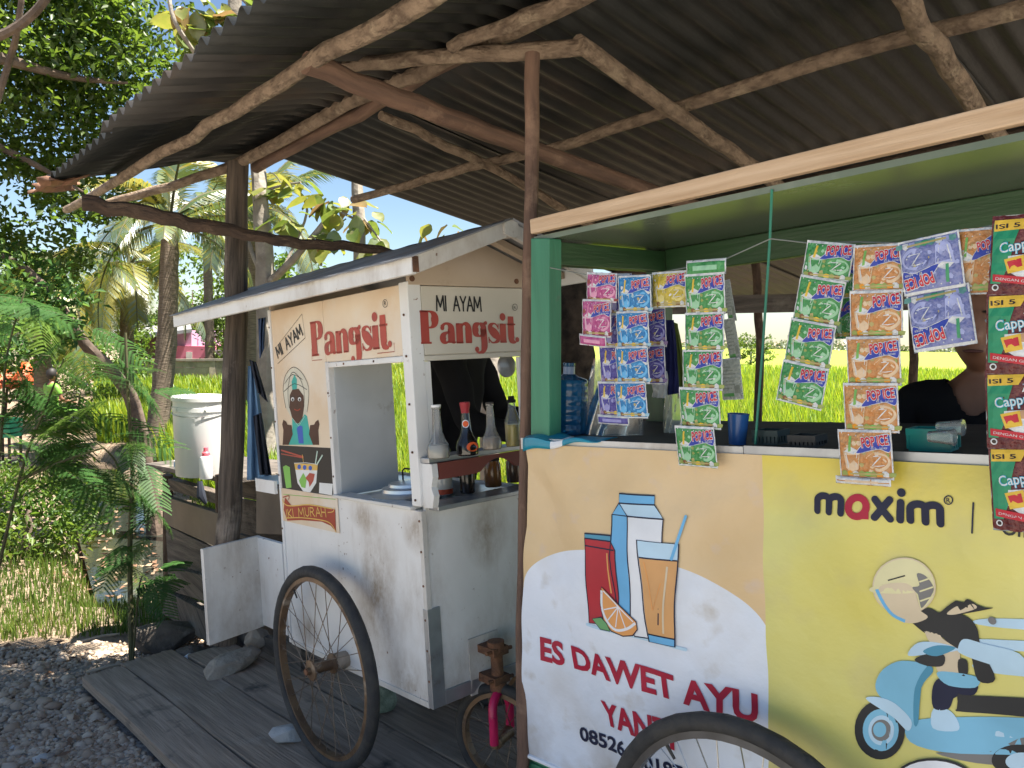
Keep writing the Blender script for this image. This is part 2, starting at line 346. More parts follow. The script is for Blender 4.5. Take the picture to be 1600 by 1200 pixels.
M['twig'] = mat('twig', (.42, .36, .28), (.3, .25, .19), scale=10, rough=.9)
# ------------------------------------------------------------------ setting: ground, field, ditch
_n = CART.M[2]; _d0 = CART.w(0, 0, -.33)
def deck_z(x, y): return _d0[2] - (_n[0]*(x-_d0[0]) + _n[1]*(y-_d0[1]))/_n[2]
DITCH = [(-2.45, 5.5), (-2.95, 6.3), (-3.5, 7.2), (-4.6, 9.0), (-6.2, 11.5)]
def ditch_dist(x, y):
    x = np.asarray(x, float); y = np.asarray(y, float); best = np.full(x.shape, 1e9)
    for (ax, ay), (bx, by) in zip(DITCH[:-1], DITCH[1:]):
        vx, vy = bx-ax, by-ay; t = np.clip(((x-ax)*vx+(y-ay)*vy)/(vx*vx+vy*vy), 0, 1)
        best = np.minimum(best, np.hypot(x-ax-vx*t, y-ay-vy*t))
    return best
def sstep(a, b, t): t = np.clip((t-a)/(b-a), 0, 1); return t*t*(3-2*t)
def ground_z(x, y):
    x = np.asarray(x, float); y = np.asarray(y, float)
    near = np.clip(deck_z(np.clip(x, -3.2, 3), np.clip(y, -2, 4.5)), -.25, .22) - .065
    far = -.36 + .05*np.sin(x*.7)*np.cos(y*.5)*(y < 30)
    s = sstep(4.2, 6.5, y); z = near*(1-s)+far*s
    dd = ditch_dist(x, y); z = z - .42*(1-sstep(.20, .62, dd))
    return z
def axis_pts(lo, hi, step, grow, far_lo, far_hi):
    a = list(np.arange(lo, hi+1e-6, step)); s = step
    while a[-1] < far_hi: s *= grow; a.append(a[-1]+s)
    s = step
    while a[0] > far_lo: s *= grow; a.insert(0, a[0]-s)
    return np.array(a)
xs = axis_pts(-6, 3, .14, 1.35, -1500, 1500); ys = axis_pts(-1, 12, .14, 1.35, -1500, 1500)
XX, YY = np.meshgrid(xs, ys); ZZ = ground_z(XX, YY); ZZ += rng.uniform(-.012, .012, ZZ.shape)*(np.abs(XX) < 8)
nx, ny = len(xs), len(ys)
I = (np.arange(ny-1)[:, None]*nx + np.arange(nx-1)[None, :]).ravel()
gm = bpy.data.materials.new('soil'); gm.use_nodes = True
def ground_material(m):
    n = m.node_tree.nodes; l = m.node_tree.links; b = n['Principled BSDF']; b.inputs['Roughness'].default_value = .95
    tc = n.new('ShaderNodeTexCoord')
    def noise(s, d=6):
        q = n.new('ShaderNodeTexNoise'); q.inputs['Scale'].default_value = s; q.inputs['Detail'].default_value = d; l.new(tc.outputs['Object'], q.inputs['Vector']); return q
    def ramp(src, lo, hi):
        q = n.new('ShaderNodeMapRange'); q.inputs[1].default_value = lo; q.inputs[2].default_value = hi; l.new(src, q.inputs[0]); return q.outputs[0]
    def mix(f, a, c):
        q = n.new('ShaderNodeMix'); q.data_type = 'RGBA'; l.new(f, q.inputs[0])
        for k, v in ((6, a), (7, c)):
            if isinstance(v, tuple): q.inputs[k].default_value = (*v, 1)
            else: l.new(v, q.inputs[k])
        return q.outputs[2]
    dirt = mix(ramp(noise(7).outputs[0], .35, .65), (.30, .22, .15), (.19, .14, .10))
    gr = mix(ramp(noise(30).outputs[0], .4, .6), (.24, .21, .18), (.15, .13, .115))
    sp = n.new('ShaderNodeSeparateXYZ'); l.new(tc.outputs['Object'], sp.inputs[0])
    near = ramp(sp.outputs[1], 4.25, 3.75)
    c = mix(near, dirt, gr)
    road = ramp(sp.outputs[1], .4, -.6)
    c = mix(road, c, mix(ramp(noise(40).outputs[0], .4, .6), (.48, .44, .38), (.38, .35, .30)))
    l.new(c, b.inputs['Base Color'])
    bp = n.new('ShaderNodeBump'); bp.inputs['Strength'].default_value = .8; bp.inputs['Distance'].default_value = .03
    l.new(noise(45).outputs[0], bp.inputs['Height']); l.new(bp.outputs[0], b.inputs['Normal'])
ground_material(gm)
g = mesh_np('ground', np.stack([XX.ravel(), YY.ravel(), ZZ.ravel()], 1), np.stack([I, I+1, I+nx+1, I+nx], 1), gm, smooth=True)
tag(g, kind='structure')
# water lying in the ditch
wm = mat('ditch_water_surface', (.02, .025, .02), rough=.04, spec=.8, bump=.05, bscale=9)
mb = MB(); L = []; Rr = []
for i, (x, y) in enumerate(DITCH):
    j = min(i, len(DITCH)-2); dx, dy = DITCH[j+1][0]-DITCH[j][0], DITCH[j+1][1]-DITCH[j][1]; q = sqrt(dx*dx+dy*dy)
    L.append((x-dy/q*.36, y+dx/q*.36, -.50)); Rr.append((x+dy/q*.36, y-dx/q*.36, -.50))
for i in range(len(L)-1): mb.add([L[i], Rr[i], Rr[i+1], L[i+1]], [(0, 1, 2, 3)])
tag(mb.build('ditch_water', wm), kind='structure')
# the rice field: a sheet with standing blades on its near half
fm = mat('rice_far', (.20, .27, .018), (.28, .31, .025), scale=.25, rough=.9, bump=.5, bscale=2.5, c3=(.13, .18, .025), s3=.9, lo3=.5, hi3=.66)
mb = MB(); mb.grid(lambda a, b: (-2.2 + a*170, 8.9 + (b**2)*240, -.31+.0*a), 8, 24)
tag(mb.build('rice_field', fm), kind='structure')
rm = [leafmat('rice_%s' % k, a, b, tr=.5, scale=1.2, gloss=.06) for k, a, b in (('lime', (.20, .30, .012), (.28, .35, .02)), ('green', (.11, .22, .015), (.17, .28, .02)), ('straw', (.32, .33, .04), (.38, .38, .06)))]
def blades(name, u0, u1, d0, d1, n, h0, h1, wd, mats, probs, zf, keep=None):
    u = rng.uniform(u0, u1, n); d = d0*(d1/d0)**rng.uniform(0, 1, n)
    x = (u-800)/FPX*d; y = d
    if keep is not None: k = keep(x, y); x, y, d = x[k], y[k], d[k]
    n = len(x); z = zf(x, y); h = rng.uniform(h0, h1, n); a = rng.uniform(0, 2*pi, n); ln = rng.uniform(.05, .45, n)*h; wv = wd*(d/d0)**.8
    dx, dy = np.cos(a), np.sin(a)
    b0 = np.stack([x-dy*wv, y+dx*wv, z], 1); b1 = np.stack([x+dy*wv, y-dx*wv, z], 1)
    m0 = np.stack([x-dy*wv*.7+dx*ln*.35, y+dx*wv*.7+dy*ln*.35, z+h*.6], 1); m1 = np.stack([x+dy*wv*.7+dx*ln*.35, y-dx*wv*.7+dy*ln*.35, z+h*.6], 1)
    t0 = np.stack([x+dx*ln-dy*wv*.1, y+dy*ln+dx*wv*.1, z+h], 1); t1 = np.stack([x+dx*ln+dy*wv*.1, y+dy*ln-dx*wv*.1, z+h], 1)
    V = np.stack([b0, b1, m0, m1, t0, t1], 1).reshape(-1, 3); o = np.arange(n)*6
    F = np.concatenate([np.stack([o, o+1, o+3, o+2], 1), np.stack([o+2, o+3, o+5, o+4], 1)])
    mi = rng.choice(len(mats), n, p=probs); ob = mesh_np(name, V, F, mats, mi=np.concatenate([mi, mi]))
    return tag(ob, kind='stuff')
tag(blades('rice_plants', 430, 1640, 8.0, 46, 80000, .38, .60, .0085, rm, [.55, .37, .08], lambda x, y: -.33+0*x, lambda x, y: (x > -5.9) & (np.abs(y-.08*x-13.5) > .35) & (np.abs(y+.05*x-21) > .5) & (np.abs(y-.03*x-31) > .6)),
    'bright yellow green rice standing in the sunlit field behind the stalls', 'rice')
gmats = [leafmat('grass_a', (.055, .11, .015), (.10, .15, .025), tr=.4, scale=1.5, gloss=.03), leafmat('grass_b', (.09, .14, .02), (.14, .17, .03), tr=.4, scale=1.5, gloss=.03), leafmat('grass_dry', (.22, .18, .08), (.17, .14, .065), tr=.3, gloss=.03)]
tag(blades('lush_grass', 150, 620, 7.4, 24, 34000, .35, .6, .013, rm, [.55, .4, .05], lambda x, y: ground_z(x, y), lambda x, y: (x < -1.5) & (ditch_dist(x, y) > .8)),
    'tall lush grass growing between the ditch and the concrete wall', 'grass')
tag(blades('verge_grass', -60, 330, 4.3, 10, 15000, .025, .10, .0035, gmats, [.72, .25, .03], lambda x, y: ground_z(x, y), lambda x, y: (ditch_dist(x, y) > .35) & (np.sin(x*2.1+1)+np.sin(y*1.9+x) > .05)),
    'short patchy grass on the verge around the ditch', 'grass')
# fallen dry leaves lying along the ditch
n = 420; t = rng.uniform(0, 1, n); k = rng.integers(0, 3, n)
A = np.array(DITCH)[k]; B = np.array(DITCH)[k+1]; c = A+(B-A)*t[:, None]+rng.normal(0, .5, (n, 2))
zz = np.maximum(ground_z(c[:, 0], c[:, 1]), -.50)+.012; a = rng.uniform(0, 2*pi, n); s = rng.uniform(.018, .04, n)
V = np.stack([np.stack([c[:, 0]+np.cos(a+q)*s*r, c[:, 1]+np.sin(a+q)*s*r, zz+rng.uniform(-.008, .02, n)], 1) for q, r in ((0, 1), (pi/2, .5), (pi, 1), (3*pi/2, .5))], 1).reshape(-1, 3)
o = np.arange(n)*4
tag(mesh_np('leaf_litter', V, np.stack([o, o+1, o+2, o+3], 1), [mat('litter_a', (.17, .09, .05), (.11, .06, .035), rough=.9), mat('litter_b', (.28, .20, .13), (.2, .14, .09), rough=.9)], mi=rng.integers(0, 2, n)), 'dry brown leaves fallen along the ditch', 'leaves', kind='stuff')
pp = [CART.w(*CART.hit(a, b, 2, -.385)) for a, b in zip(rng.uniform(-60, 300, 130), rng.uniform(960, 1260, 130))]; pp = np.array([p for p in pp if CART.loc(p)[1] < -.40 or CART.loc(p)[0] < -1.75]); n = len(pp)
zz = ground_z(pp[:, 0], pp[:, 1])+.022; a = rng.uniform(0, 2*pi, n); s = rng.uniform(.008, .028, n)
V = np.stack([np.stack([pp[:, 0]+np.cos(a+q)*s*r, pp[:, 1]+np.sin(a+q)*s*r, zz+rng.uniform(-.006, .012, n)], 1) for q, r in ((0, 1), (pi/2, .45), (pi, 1), (3*pi/2, .45))], 1).reshape(-1, 3); o = np.arange(n)*4
tag(mesh_np('dry_leaf_bits', V, np.stack([o, o+1, o+2, o+3], 1), [bpy.data.materials['litter_a'], bpy.data.materials['litter_b']], mi=rng.integers(0, 2, n)), 'small dry leaf bits scattered over the gravel', 'leaves', kind='stuff')
# gravel: one joined mesh of angular stones
def stones(name, pts, size, mats, mi):
    ico = [(0, 0, 1), (.89, 0, .45), (.28, .85, .45), (-.72, .53, .45), (-.72, -.53, .45), (.28, -.85, .45), (.72, .53, -.45), (-.28, .85, -.45), (-.89, 0, -.45), (-.28, -.85, -.45), (.72, -.53, -.45), (0, 0, -1)]
    fc = [(0,1,2),(0,2,3),(0,3,4),(0,4,5),(0,5,1),(1,6,2),(2,7,3),(3,8,4),(4,9,5),(5,10,1),(6,7,2),(7,8,3),(8,9,4),(9,10,5),(10,6,1),(11,7,6),(11,8,7),(11,9,8),(11,10,9),(11,6,10)]
    n = len(pts); B = np.array(ico)[None]*size[:, None, None]*rng.uniform(.62, 1.2, (n, 12, 1))*rng.uniform(.6, 1.15, (n, 1, 3)); B[:, :, 2] *= .7
    a = rng.uniform(0, 2*pi, n); ca, sa = np.cos(a)[:, None], np.sin(a)[:, None]
    B = np.stack([B[:, :, 0]*ca-B[:, :, 1]*sa, B[:, :, 0]*sa+B[:, :, 1]*ca, B[:, :, 2]], 2)
    V = (B+pts[:, None, :]).reshape(-1, 3); F = (np.array(fc)[None]+np.arange(n)[:, None, None]*12).reshape(-1, 3)
    return mesh_np(name, V, F, mats, mi=np.repeat(mi, 20))
n = 15000; u = rng.uniform(-80, 420, n); v = 945+rng.uniform(0, 1, n)**.8*330
keepers = []
for a, b in zip(u, v):
    p = CART.hit(a, b, 2, -.385)
    if p[1] < -.36 or p[0] < -1.66 - .25*max(0, p[1]):
        q = CART.w(*p)
        if q[1] < 4.2: keepers.append((q[0], q[1]))
kp = np.array(keepers); zz = ground_z(kp[:, 0], kp[:, 1])
sz = rng.uniform(.007, .019, len(kp))*np.where(rng.uniform(0, 1, len(kp)) > .96, rng.uniform(1.5, 2.4, len(kp)), 1)
tag(stones('gravel', np.stack([kp[:, 0], kp[:, 1], zz+sz*.2], 1), sz, [M['gravel_a'], M['gravel_b'], M['gravel_c'], M['stone_pale']], rng.choice(4, len(kp), p=[.5, .27, .215, .015])),
    'loose grey gravel at the edge of the wooden deck', 'gravel', kind='stuff')

# ------------------------------------------------------------------ the wooden deck the cart stands on
deck = thing('deck', CART.w(-.2, 0, -.4), None, None); tag(deck, kind='structure')
edges = [-.355, -.172, .074, .30, .545, .76, .97, 1.2]
lefts = [-1.60, -1.66, -1.50, -1.40, -1.35, -1.3, -1.3]
for i in range(7):
    mb = MB(); rot = random.uniform(-.004, .004); xr = 1.16+random.uniform(-.03, .05)
    y0, y1 = edges[i]+.005, edges[i+1]-.006; x0 = lefts[i]
    mb2 = MB(); N = 10
    top = []; 
    def pt(x, s, z): return CART.w(x, (y0 if s == 0 else y1)+.004*sin(x*5+i)+(x*rot), z + .004*sin(x*2.3+i*2))
    for k in range(N):
        xa = x0+(xr-x0)*k/N; xb = x0+(xr-x0)*(k+1)/N; o = i*3.1
        P = [pt(xa, 0, -.33), pt(xb, 0, -.33), pt(xb, 1, -.33), pt(xa, 1, -.33), pt(xa, 0, -.372), pt(xb, 0, -.372), pt(xb, 1, -.372), pt(xa, 1, -.372)]
        fs = [(0, 1, 2, 3), (7, 6, 5, 4), (4, 5, 1, 0), (3, 2, 6, 7)]; U = [[(xa+o, y0), (xb+o, y0), (xb+o, y1), (xa+o, y1)]]*4
        if k == 0: fs.append((4, 0, 3, 7)); U = U+[U[0]]
        if k == N-1: fs.append((1, 5, 6, 2)); U = U+[U[0]]
        mb.add(P, fs, 0, U)
    mb.build('plank', M['deck'] if i % 2 else M['deck2'], deck)
mb = MB()
for x in (-1.3, -.3, .7): mb.box(CART, x, x+.07, -.33, 1.15, -.41, -.374)
mb.build('joist', M['old_plank'], deck)

# ------------------------------------------------------------------ the shelter of round poles and corrugated sheets
SH = thing('roadside_shelter', at(365, 1010, 3.42), 'open shelter of rough round poles under a corrugated metal gable roof', 'shelter')
KF, KB = .23, .178
def zroof(y): return .06+KF*y if y < 0 else .045-KB*y
def sheet(x0, x1, ya, yb, lift, mt, name='roof_sheet', skew=0, ph=0, wave=.066, amp=.0085, sag=.0):
    nxs = int((x1-x0)/wave*8); mb = MB()
    def fn(a, b):
        y = ya+(yb-ya)*b; x = x0+(x1-x0)*a+skew*b
        return ROOF.w(x, y, zroof(y)+lift+amp*sin(2*pi*(x/wave)+ph)+sag*sin(pi*b)+.006*sin(3*x+y*2))
    mb.grid(fn, nxs, 5, uvfn=lambda a, b: (a+7*x0, b*(yb-ya)+3*ya)); return mb.build(name, mt, SH, solid=.0022)
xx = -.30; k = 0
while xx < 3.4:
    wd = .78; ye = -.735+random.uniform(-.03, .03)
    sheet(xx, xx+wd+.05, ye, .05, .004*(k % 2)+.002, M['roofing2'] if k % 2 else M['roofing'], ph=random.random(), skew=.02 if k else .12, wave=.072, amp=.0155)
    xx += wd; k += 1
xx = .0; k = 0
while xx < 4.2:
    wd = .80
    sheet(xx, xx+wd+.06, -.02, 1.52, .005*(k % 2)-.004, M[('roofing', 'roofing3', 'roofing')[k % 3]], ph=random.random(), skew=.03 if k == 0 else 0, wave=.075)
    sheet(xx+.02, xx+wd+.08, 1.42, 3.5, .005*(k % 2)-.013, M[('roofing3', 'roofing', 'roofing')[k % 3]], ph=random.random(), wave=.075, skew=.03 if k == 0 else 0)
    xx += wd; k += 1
# ragged rusty end of the eave
mb = MB(); 
mb.grid(lambda a, b: ROOF.w(-.44+.22*a+.02*sin(9*b), -.74+.16*b+.012*sin(a*20), zroof(-.74+.16*b)-.012+.012*sin(a*16+b*3)-.015*(1-a)), 16, 5)
mb.build('rusty_eave_end', M['roof_rust'], SH, solid=.003)
def wpole(pts, r, mt, name, n=10, wob=.03, seg=5, bend=.006):
    P = [np.array(p) for p in pts]; Q = []; Rd = []
    rr = list(r) if hasattr(r, '__len__') else [r]*len(P)
    for i in range(len(P)-1):
        for k in range(seg):
            t = k/seg; Q.append(P[i]*(1-t)+P[i+1]*t + (rng.normal(0, bend, 3) if (i or k) else 0)); Rd.append((rr[i]*(1-t)+rr[i+1]*t)*random.uniform(.97, 1.035))
    Q.append(P[-1]); Rd.append(rr[-1])
    mb = MB(); mb.tube(Q, Rd, n, wob=wob); return mb.build(name, mt, SH)
R_ = lambda u, v, y: ROOF.hitw(u, v, 1, y)
wpole([R_(104, 328, -.47), R_(300, 215, -.47), R_(480, 100, -.47), R_(665, -2, -.47), ROOF.w(2.6, -.47, -.085)], [.018, .0205, .0235, .026, .030], M['bark_pole'], 'purlin', bend=.004)
wpole([R_(160, 321, -.42), R_(290, 283, -.2), R_(372, 258, -.03), R_(545, 160, 0), ROOF.w(1.3, .0, .012), R_(890, 0, 0), ROOF.w(2.9, 0, .01)], [.017, .019, .023, .025, .026, .028, .028], M['bark_pole'], 'ridge_pole', bend=.004)
wpole([R_(400, 262, .06), R_(560, 176, .06), R_(760, 62, .06)], [.026, .026, .028], M['pole_brown'], 'ridge_pole', bend=.003)
wpole([R_(704, 74, -.13), R_(800, 34, -.11), R_(910, -8, -.09), ROOF.w(2.5, -.09, -.01)], [.017, .02, .022, .022], M['bark_pole'], 'rail', bend=.004)
x4 = ROOF.hit(485, 100, 1, -.47)[0]
X4 = lambda u, v: ROOF.w(*ROOF.hit(u, v, 0, x4-.0))
wpole([X4(478, 98), X4(650, 165), X4(828, 232), X4(990, 290), X4(1150, 345)], [.030, .030, .029, .029, .028], M['pole_brown'], 'tie_beam', wob=.012, bend=.002, n=12)
B_ = lambda u, v, off=-.055: ROOF.hit_slope(u, v, KB, off)
wpole([B_(538, 104, -.05), B_(720, 86, -.05), B_(910, 74, -.065)], [.020, .024, .023], M['bark_pole'], 'brace', bend=.003)
wpole([B_(902, 66, -.06), B_(1020, 152, -.06), B_(1162, 252, -.06), B_(1235, 305, -.06)], [.025, .025, .025, .025], M['bark_pole'], 'rafter', bend=.003)
wpole([B_(1385, -60, -.06), B_(1440, 45, -.06), B_(1530, 178, -.06), B_(1600, 270, -.06)], [.027, .028, .028, .028], M['bark_pole'], 'rafter', bend=.003)
wpole([B_(595, 180), B_(720, 238), B_(800, 280), B_(895, 335), B_(960, 372)], [.016, .018, .017, .018, .018], M['bark_pole'], 'rafter', bend=.004)
wpole([B_(552, 312, -.02), B_(640, 288, -.02), B_(730, 262, -.02), B_(850, 236, -.02), B_(1010, 184, -.02), B_(1200, 124, -.02), B_(1300, 90, -.02), B_(1620, 8, -.02)], [.018, .018, .019, .019, .020, .021, .021, .023], M['bark_pole'], 'purlin', bend=.002, seg=3)
wpole([ROOF.w(-.1, 2.35, zroof(2.35)-.055), ROOF.w(4.0, 2.35, zroof(2.35)-.055)], .03, M['bark_dark'], 'purlin')
wpole([ROOF.w(-.05, 1.5, zroof(1.5)-.055), ROOF.w(4.0, 1.5, zroof(1.5)-.05)], .026, M['bark_dark'], 'purlin')
# dead branch used as a tie, in front of the big post
wpole([at(128, 317, 3.0), at(215, 333, 3.08), at(300, 349, 3.14), at(380, 366, 3.2), at(450, 380, 3.24), at(540, 384, 3.3), at(612, 397, 3.36)], [.031, .03, .03, .024, .022, .02, .018], M['bark_dark'], 'branch_tie', wob=.09, bend=.005, seg=4, n=9)
# posts
wpole([at(350, 1004, 3.42), at(358, 800, 3.4), at(367, 560, 3.4), at(372, 255, 3.41)], [.052, .05, .047, .045], M['post_grey'], 'post', wob=.05, n=14, bend=.003)
wpole([at(813, 1345, 2.07), at(816, 1180, 2.07), at(822, 700, 2.08), at(829, 345, 2.08), at(832, 84, 2.09)], [.0165, .0165, .017, .0185, .0195], M['pole_brown'], 'post', wob=.02, n=12, bend=.0015)
tz = lambda p: (p[0], p[1], float(ground_z(p[0], p[1]))-.05)
p1 = at(893, 560, 3.75); wpole([tz(p1), p1, at(893, 436, 3.75)+np.array([0, 0, .12])], [.11, .092, .09], M['rough_bark'], 'post', wob=.07, n=14)
for u in (1429, 1188):
    p1 = at(u, 560, 4.55); q = ROOF.loc(p1); wpole([tz(p1), p1, ROOF.w(q[0], q[1], zroof(q[1])-.03)], .024, M['bark_dark'], 'post', bend=.003)
q = ROOF.w(3.9, 2.4, 0); wpole([tz(q), ROOF.w(3.9, 2.4, zroof(2.4)-.03)], .03, M['bark_dark'], 'post')
q = ROOF.w(3.9, .1, 0); wpole([tz(q), ROOF.w(3.9, .1, -.03)], .03, M['bark_dark'], 'post')
# beam and low boarding across the open back of the shelter
mb = MB(); a, b = at(995, 478, 4.5), at(1640, 466, 4.3); q = np.array([0, .04, 0]); z = np.array([0, 0, .05])
mb.hexa([a-z, b-z, b+z, a+z, a-z+q, b-z+q, b+z+q, a+z+q]); mb.build('back_beam', M['old_plank'], SH)
for k in range(3):
    mb = MB(); a, b = at(925, 672+k*52, 4.4), at(1700, 722+k*56, 4.0); z = np.array([0, 0, .08])
    mb.hexa([a-z, b-z, b+z, a+z, a-z+q, b-z+q, b+z+q, a+z+q]); mb.build('back_board', M['old_plank'], SH)
for u in (960, 1300, 1640):
    mb = MB(); a = at(u, 660, 4.45); b_ = np.array(tz(a)); mb.tube([b_, a], .025, 8); mb.build('board_post', M['bark_dark'], SH)
class Frame2(Frame):
    def __init__(s, o, ex, ey): s.o = np.array(o); ex = np.array(ex); ey = np.array(ey); s.M = np.array([ex, ey, np.cross(ex, ey)])
# ------------------------------------------------------------------ bicycle wheel used by the cart and the stall
def ring_band(mb, fr, c, R0, R1, h, ax=1, n=56, mi=0):
    """flat rim: rectangular section swept round"""
    a1, a2 = [i for i in range(3) if i != ax]; sec = [(R0, -h), (R1, -h*.7), (R1, h*.7), (R0, h)]; vs = []
    for i in range(n):
        a = 2*pi*i/n
        for r, t in sec: q = list(c); q[a1] += r*cos(a); q[a2] += r*sin(a); q[ax] += t; vs.append(fr.w(*q))
    fs = [(i*4+j, ((i+1) % n)*4+j, ((i+1) % n)*4+(j+1) % 4, i*4+(j+1) % 4) for i in range(n) for j in range(4)]
    mb.add(vs, fs, mi, [[(i*.05, j*.02), (i*.05+.05, j*.02), (i*.05+.05, j*.02+.02), (i*.05, j*.02+.02)] for i in range(n) for j in range(4)], True)
def bike_wheel(parent, fr, c, r, rim, spk, ns=32, tw=.021, hubr=.03, frm=None):
    mb = MB(); mb.lathe(fr, c, [(.012, -.055), (.012, -.045), (hubr, -.042), (hubr, -.036), (.019, -.03), (.017, 0), (.019, .03), (hubr, .036), (hubr, .042), (.012, .045), (.012, .055)], 16, axis=1)
    wh = mb.build('wheel', rim, parent)
    mb = MB(); mb.torus(fr, c, r-tw, tw, 1, 72, 12, sq=1.0, tread=.06); mb.build('tyre', M['tyre'], wh)
    mb = MB(); ring_band(mb, fr, c, r-2.55*tw, r-1.45*tw, .0125); mb.build('rim', rim, wh)
    mb = MB()
    for k in range(ns):
        s = 1 if k % 2 else -1; a = 2*pi*k/ns; d = .62*(1 if (k//2) % 2 else -1)
        p = list(c); p[0] += hubr*.9*cos(a+d); p[2] += hubr*.9*sin(a+d); p[1] += s*.039
        q = list(c); q[0] += (r-2.4*tw)*cos(a); q[2] += (r-2.4*tw)*sin(a)
        mb.tube([fr.w(*p), fr.w(*q)], .0014, 4, cap=False)
    mb.build('spokes', spk, wh)
    mb = MB(); a = 2.2; p = lambda rr, t: fr.w(c[0]+rr*cos(a), c[1]+t, c[2]+rr*sin(a))
    mb.tube([p(r-2.5*tw, 0), p(r-4.2*tw, 0)], [.004, .003], 6); mb.build('valve', M['tyre'], wh)
    return wh

# ------------------------------------------------------------------ drink stall with its banner
ST = thing('drink_stall', STALL.w(.55, .25, -1.165), 'green painted drink stall on bicycle wheels with a bare wood fascia', 'stall')
S1 = lambda u, v, y=0: STALL.hitw(u, v, 1, y)
XR = 1.75
mb = MB(); a, b = S1(827, 345), S1(827, 371); mb.hexa([STALL.w(.042, 0, .503), STALL.w(XR, 0, .510), STALL.w(XR, 0, .549), STALL.w(.042, 0, .539), STALL.w(.042, .022, .503), STALL.w(XR, .022, .510), STALL.w(XR, .022, .549), STALL.w(.042, .022, .539)])
mb.build('fascia_board', M['fascia'], ST, bevel=.003)
def post4(u0, u1, vt, vb, y, dep, mt, down=None):
    mb = MB(); P = [STALL.hit(u0, vb, 1, y), STALL.hit(u1, vb, 1, y), STALL.hit(u1, vt, 1, y), STALL.hit(u0, vt, 1, y)]
    if down is not None:
        for i, j in ((0, 3), (1, 2)):
            d = (P[i]-P[j])/(P[i][2]-P[j][2]); P[i] = P[j]+d*(down-P[j][2])
    mb.hexa([STALL.w(*p) for p in P]+[STALL.w(p[0], p[1]+dep, p[2]) for p in P]); return mb.build('post', mt, ST, bevel=.003)
post4(829, 858, 372, 684, .006, .045, M['green_paint'], -1.165)
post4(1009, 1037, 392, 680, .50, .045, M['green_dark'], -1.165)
for y in (.02, .50):
    mb = MB(); mb.box(STALL, 1.68, 1.725, y, y+.045, -1.165, .49); mb.build('post', M['green_paint'], ST, bevel=.003)
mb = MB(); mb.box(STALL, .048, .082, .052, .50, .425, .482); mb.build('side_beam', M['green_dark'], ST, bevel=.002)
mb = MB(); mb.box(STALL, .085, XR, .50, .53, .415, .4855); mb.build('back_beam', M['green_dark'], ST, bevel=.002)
mb = MB(); mb.box(STALL, .03, XR, .024, .56, .4865, .499); mb.build('ceiling_panel', M['ceiling'], ST)
mb = MB(); mb.box(STALL, -.02, XR, -.008, .55, -.026, -.004); mb.build('counter_top', mat('counter_wood', (.075, .066, .058), (.04, .036, .032), scale=6, rough=.7, bump=.2), ST, bevel=.003)
mb = MB(); mb.box(STALL, -.02, .598, -.0125, -.0085, -.026, .002); mb.build('counter_edging', M['white_dirty'], ST)
mb = MB(); mb.box(STALL, .60, 1.66, -.013, -.009, -.026, .004); mb.build('counter_edging', M['galv'], ST)
mb = MB(); mb.box(STALL, .02, XR-.02, .004, .016, -.84, -.03); mb.build('front_panel', M['brown_ply'], ST)
mb = MB(); mb.box(STALL, .0, .016, .03, .5, -.84, -.03); mb.build('side_panel', M['green_paint'], ST)
mb = MB(); mb.box(STALL, -.085, XR, .0, .05, -.90, -.845); mb.build('bottom_rail', M['green_paint'], ST, bevel=.003)
mb = MB(); mb.box(STALL, -.085, -.035, .052, .5, -.90, -.845); mb.build('bottom_rail', M['green_paint'], ST, bevel=.003)
mb = MB(); mb.tube([STALL.w(.611, -.15, -.834), STALL.w(.611, .62, -.834)], .012, 10); mb.build('axle', M['rust'], ST)
darkrim = mat('dark_rim', (.10, .10, .105), (.06, .06, .062), scale=12, rough=.4, metal=.6)
bike_wheel(ST, STALL, (.611, -.1, -.834), .334, darkrim, M['steel'], 36, .0185)
bike_wheel(ST, STALL, (.611, .60, -.834), .334, darkrim, M['steel'], 36, .0225)

# --- banner print helpers (flat print laid on the cloth)
def cloth(x, z):
    d = .006*sin(x*8+z*3)+.005*sin(z*10-x*5)+.0028*sin(27*x+9*z)+.0016*sin(41*z-23*x)
    r = max(0, 1-np.hypot(x-.03, (z+.06)*.6)/.30); d += .009*r*sin(26*(x*.8+z*.55))
    return max(-.011, 1.35*d*min(1, max(0, -z*9)))
def bpt(x, z, off=0): return STALL.w(x, -.018-cloth(x, z)-off, z)
def bpx(u, v): p = STALL.hit(u, v, 1, -.018); return (p[0], p[2])
c4 = lambda X, Y: bpx(800+X/2.4, 700+Y/2.4)
c5 = lambda X, Y: bpx(1060+X/2.728, 760+Y/2.728)
def decal(mb, pts, mp, off, mi=0):
    mb.add([mp(x, z, off) for x, z in pts], [tuple(range(len(pts)))], mi)
def smooth_pts(pts, k=4, closed=False):
    P = [np.array(p, float) for p in pts]; n = len(P); out = []
    rngi = range(n if closed else n-1)
    for i in rngi:
        p0 = P[(i-1) % n] if (closed or i > 0) else P[i]; p1 = P[i]; p2 = P[(i+1) % n]; p3 = P[(i+2) % n] if (closed or i+2 < n) else p2
        for j in range(k):
            t = j/k; out.append(.5*((2*p1)+(-p0+p2)*t+(2*p0-5*p1+4*p2-p3)*t*t+(-p0+3*p1-3*p2+p3)*t**3))
    if not closed: out.append(P[-1])
    return out
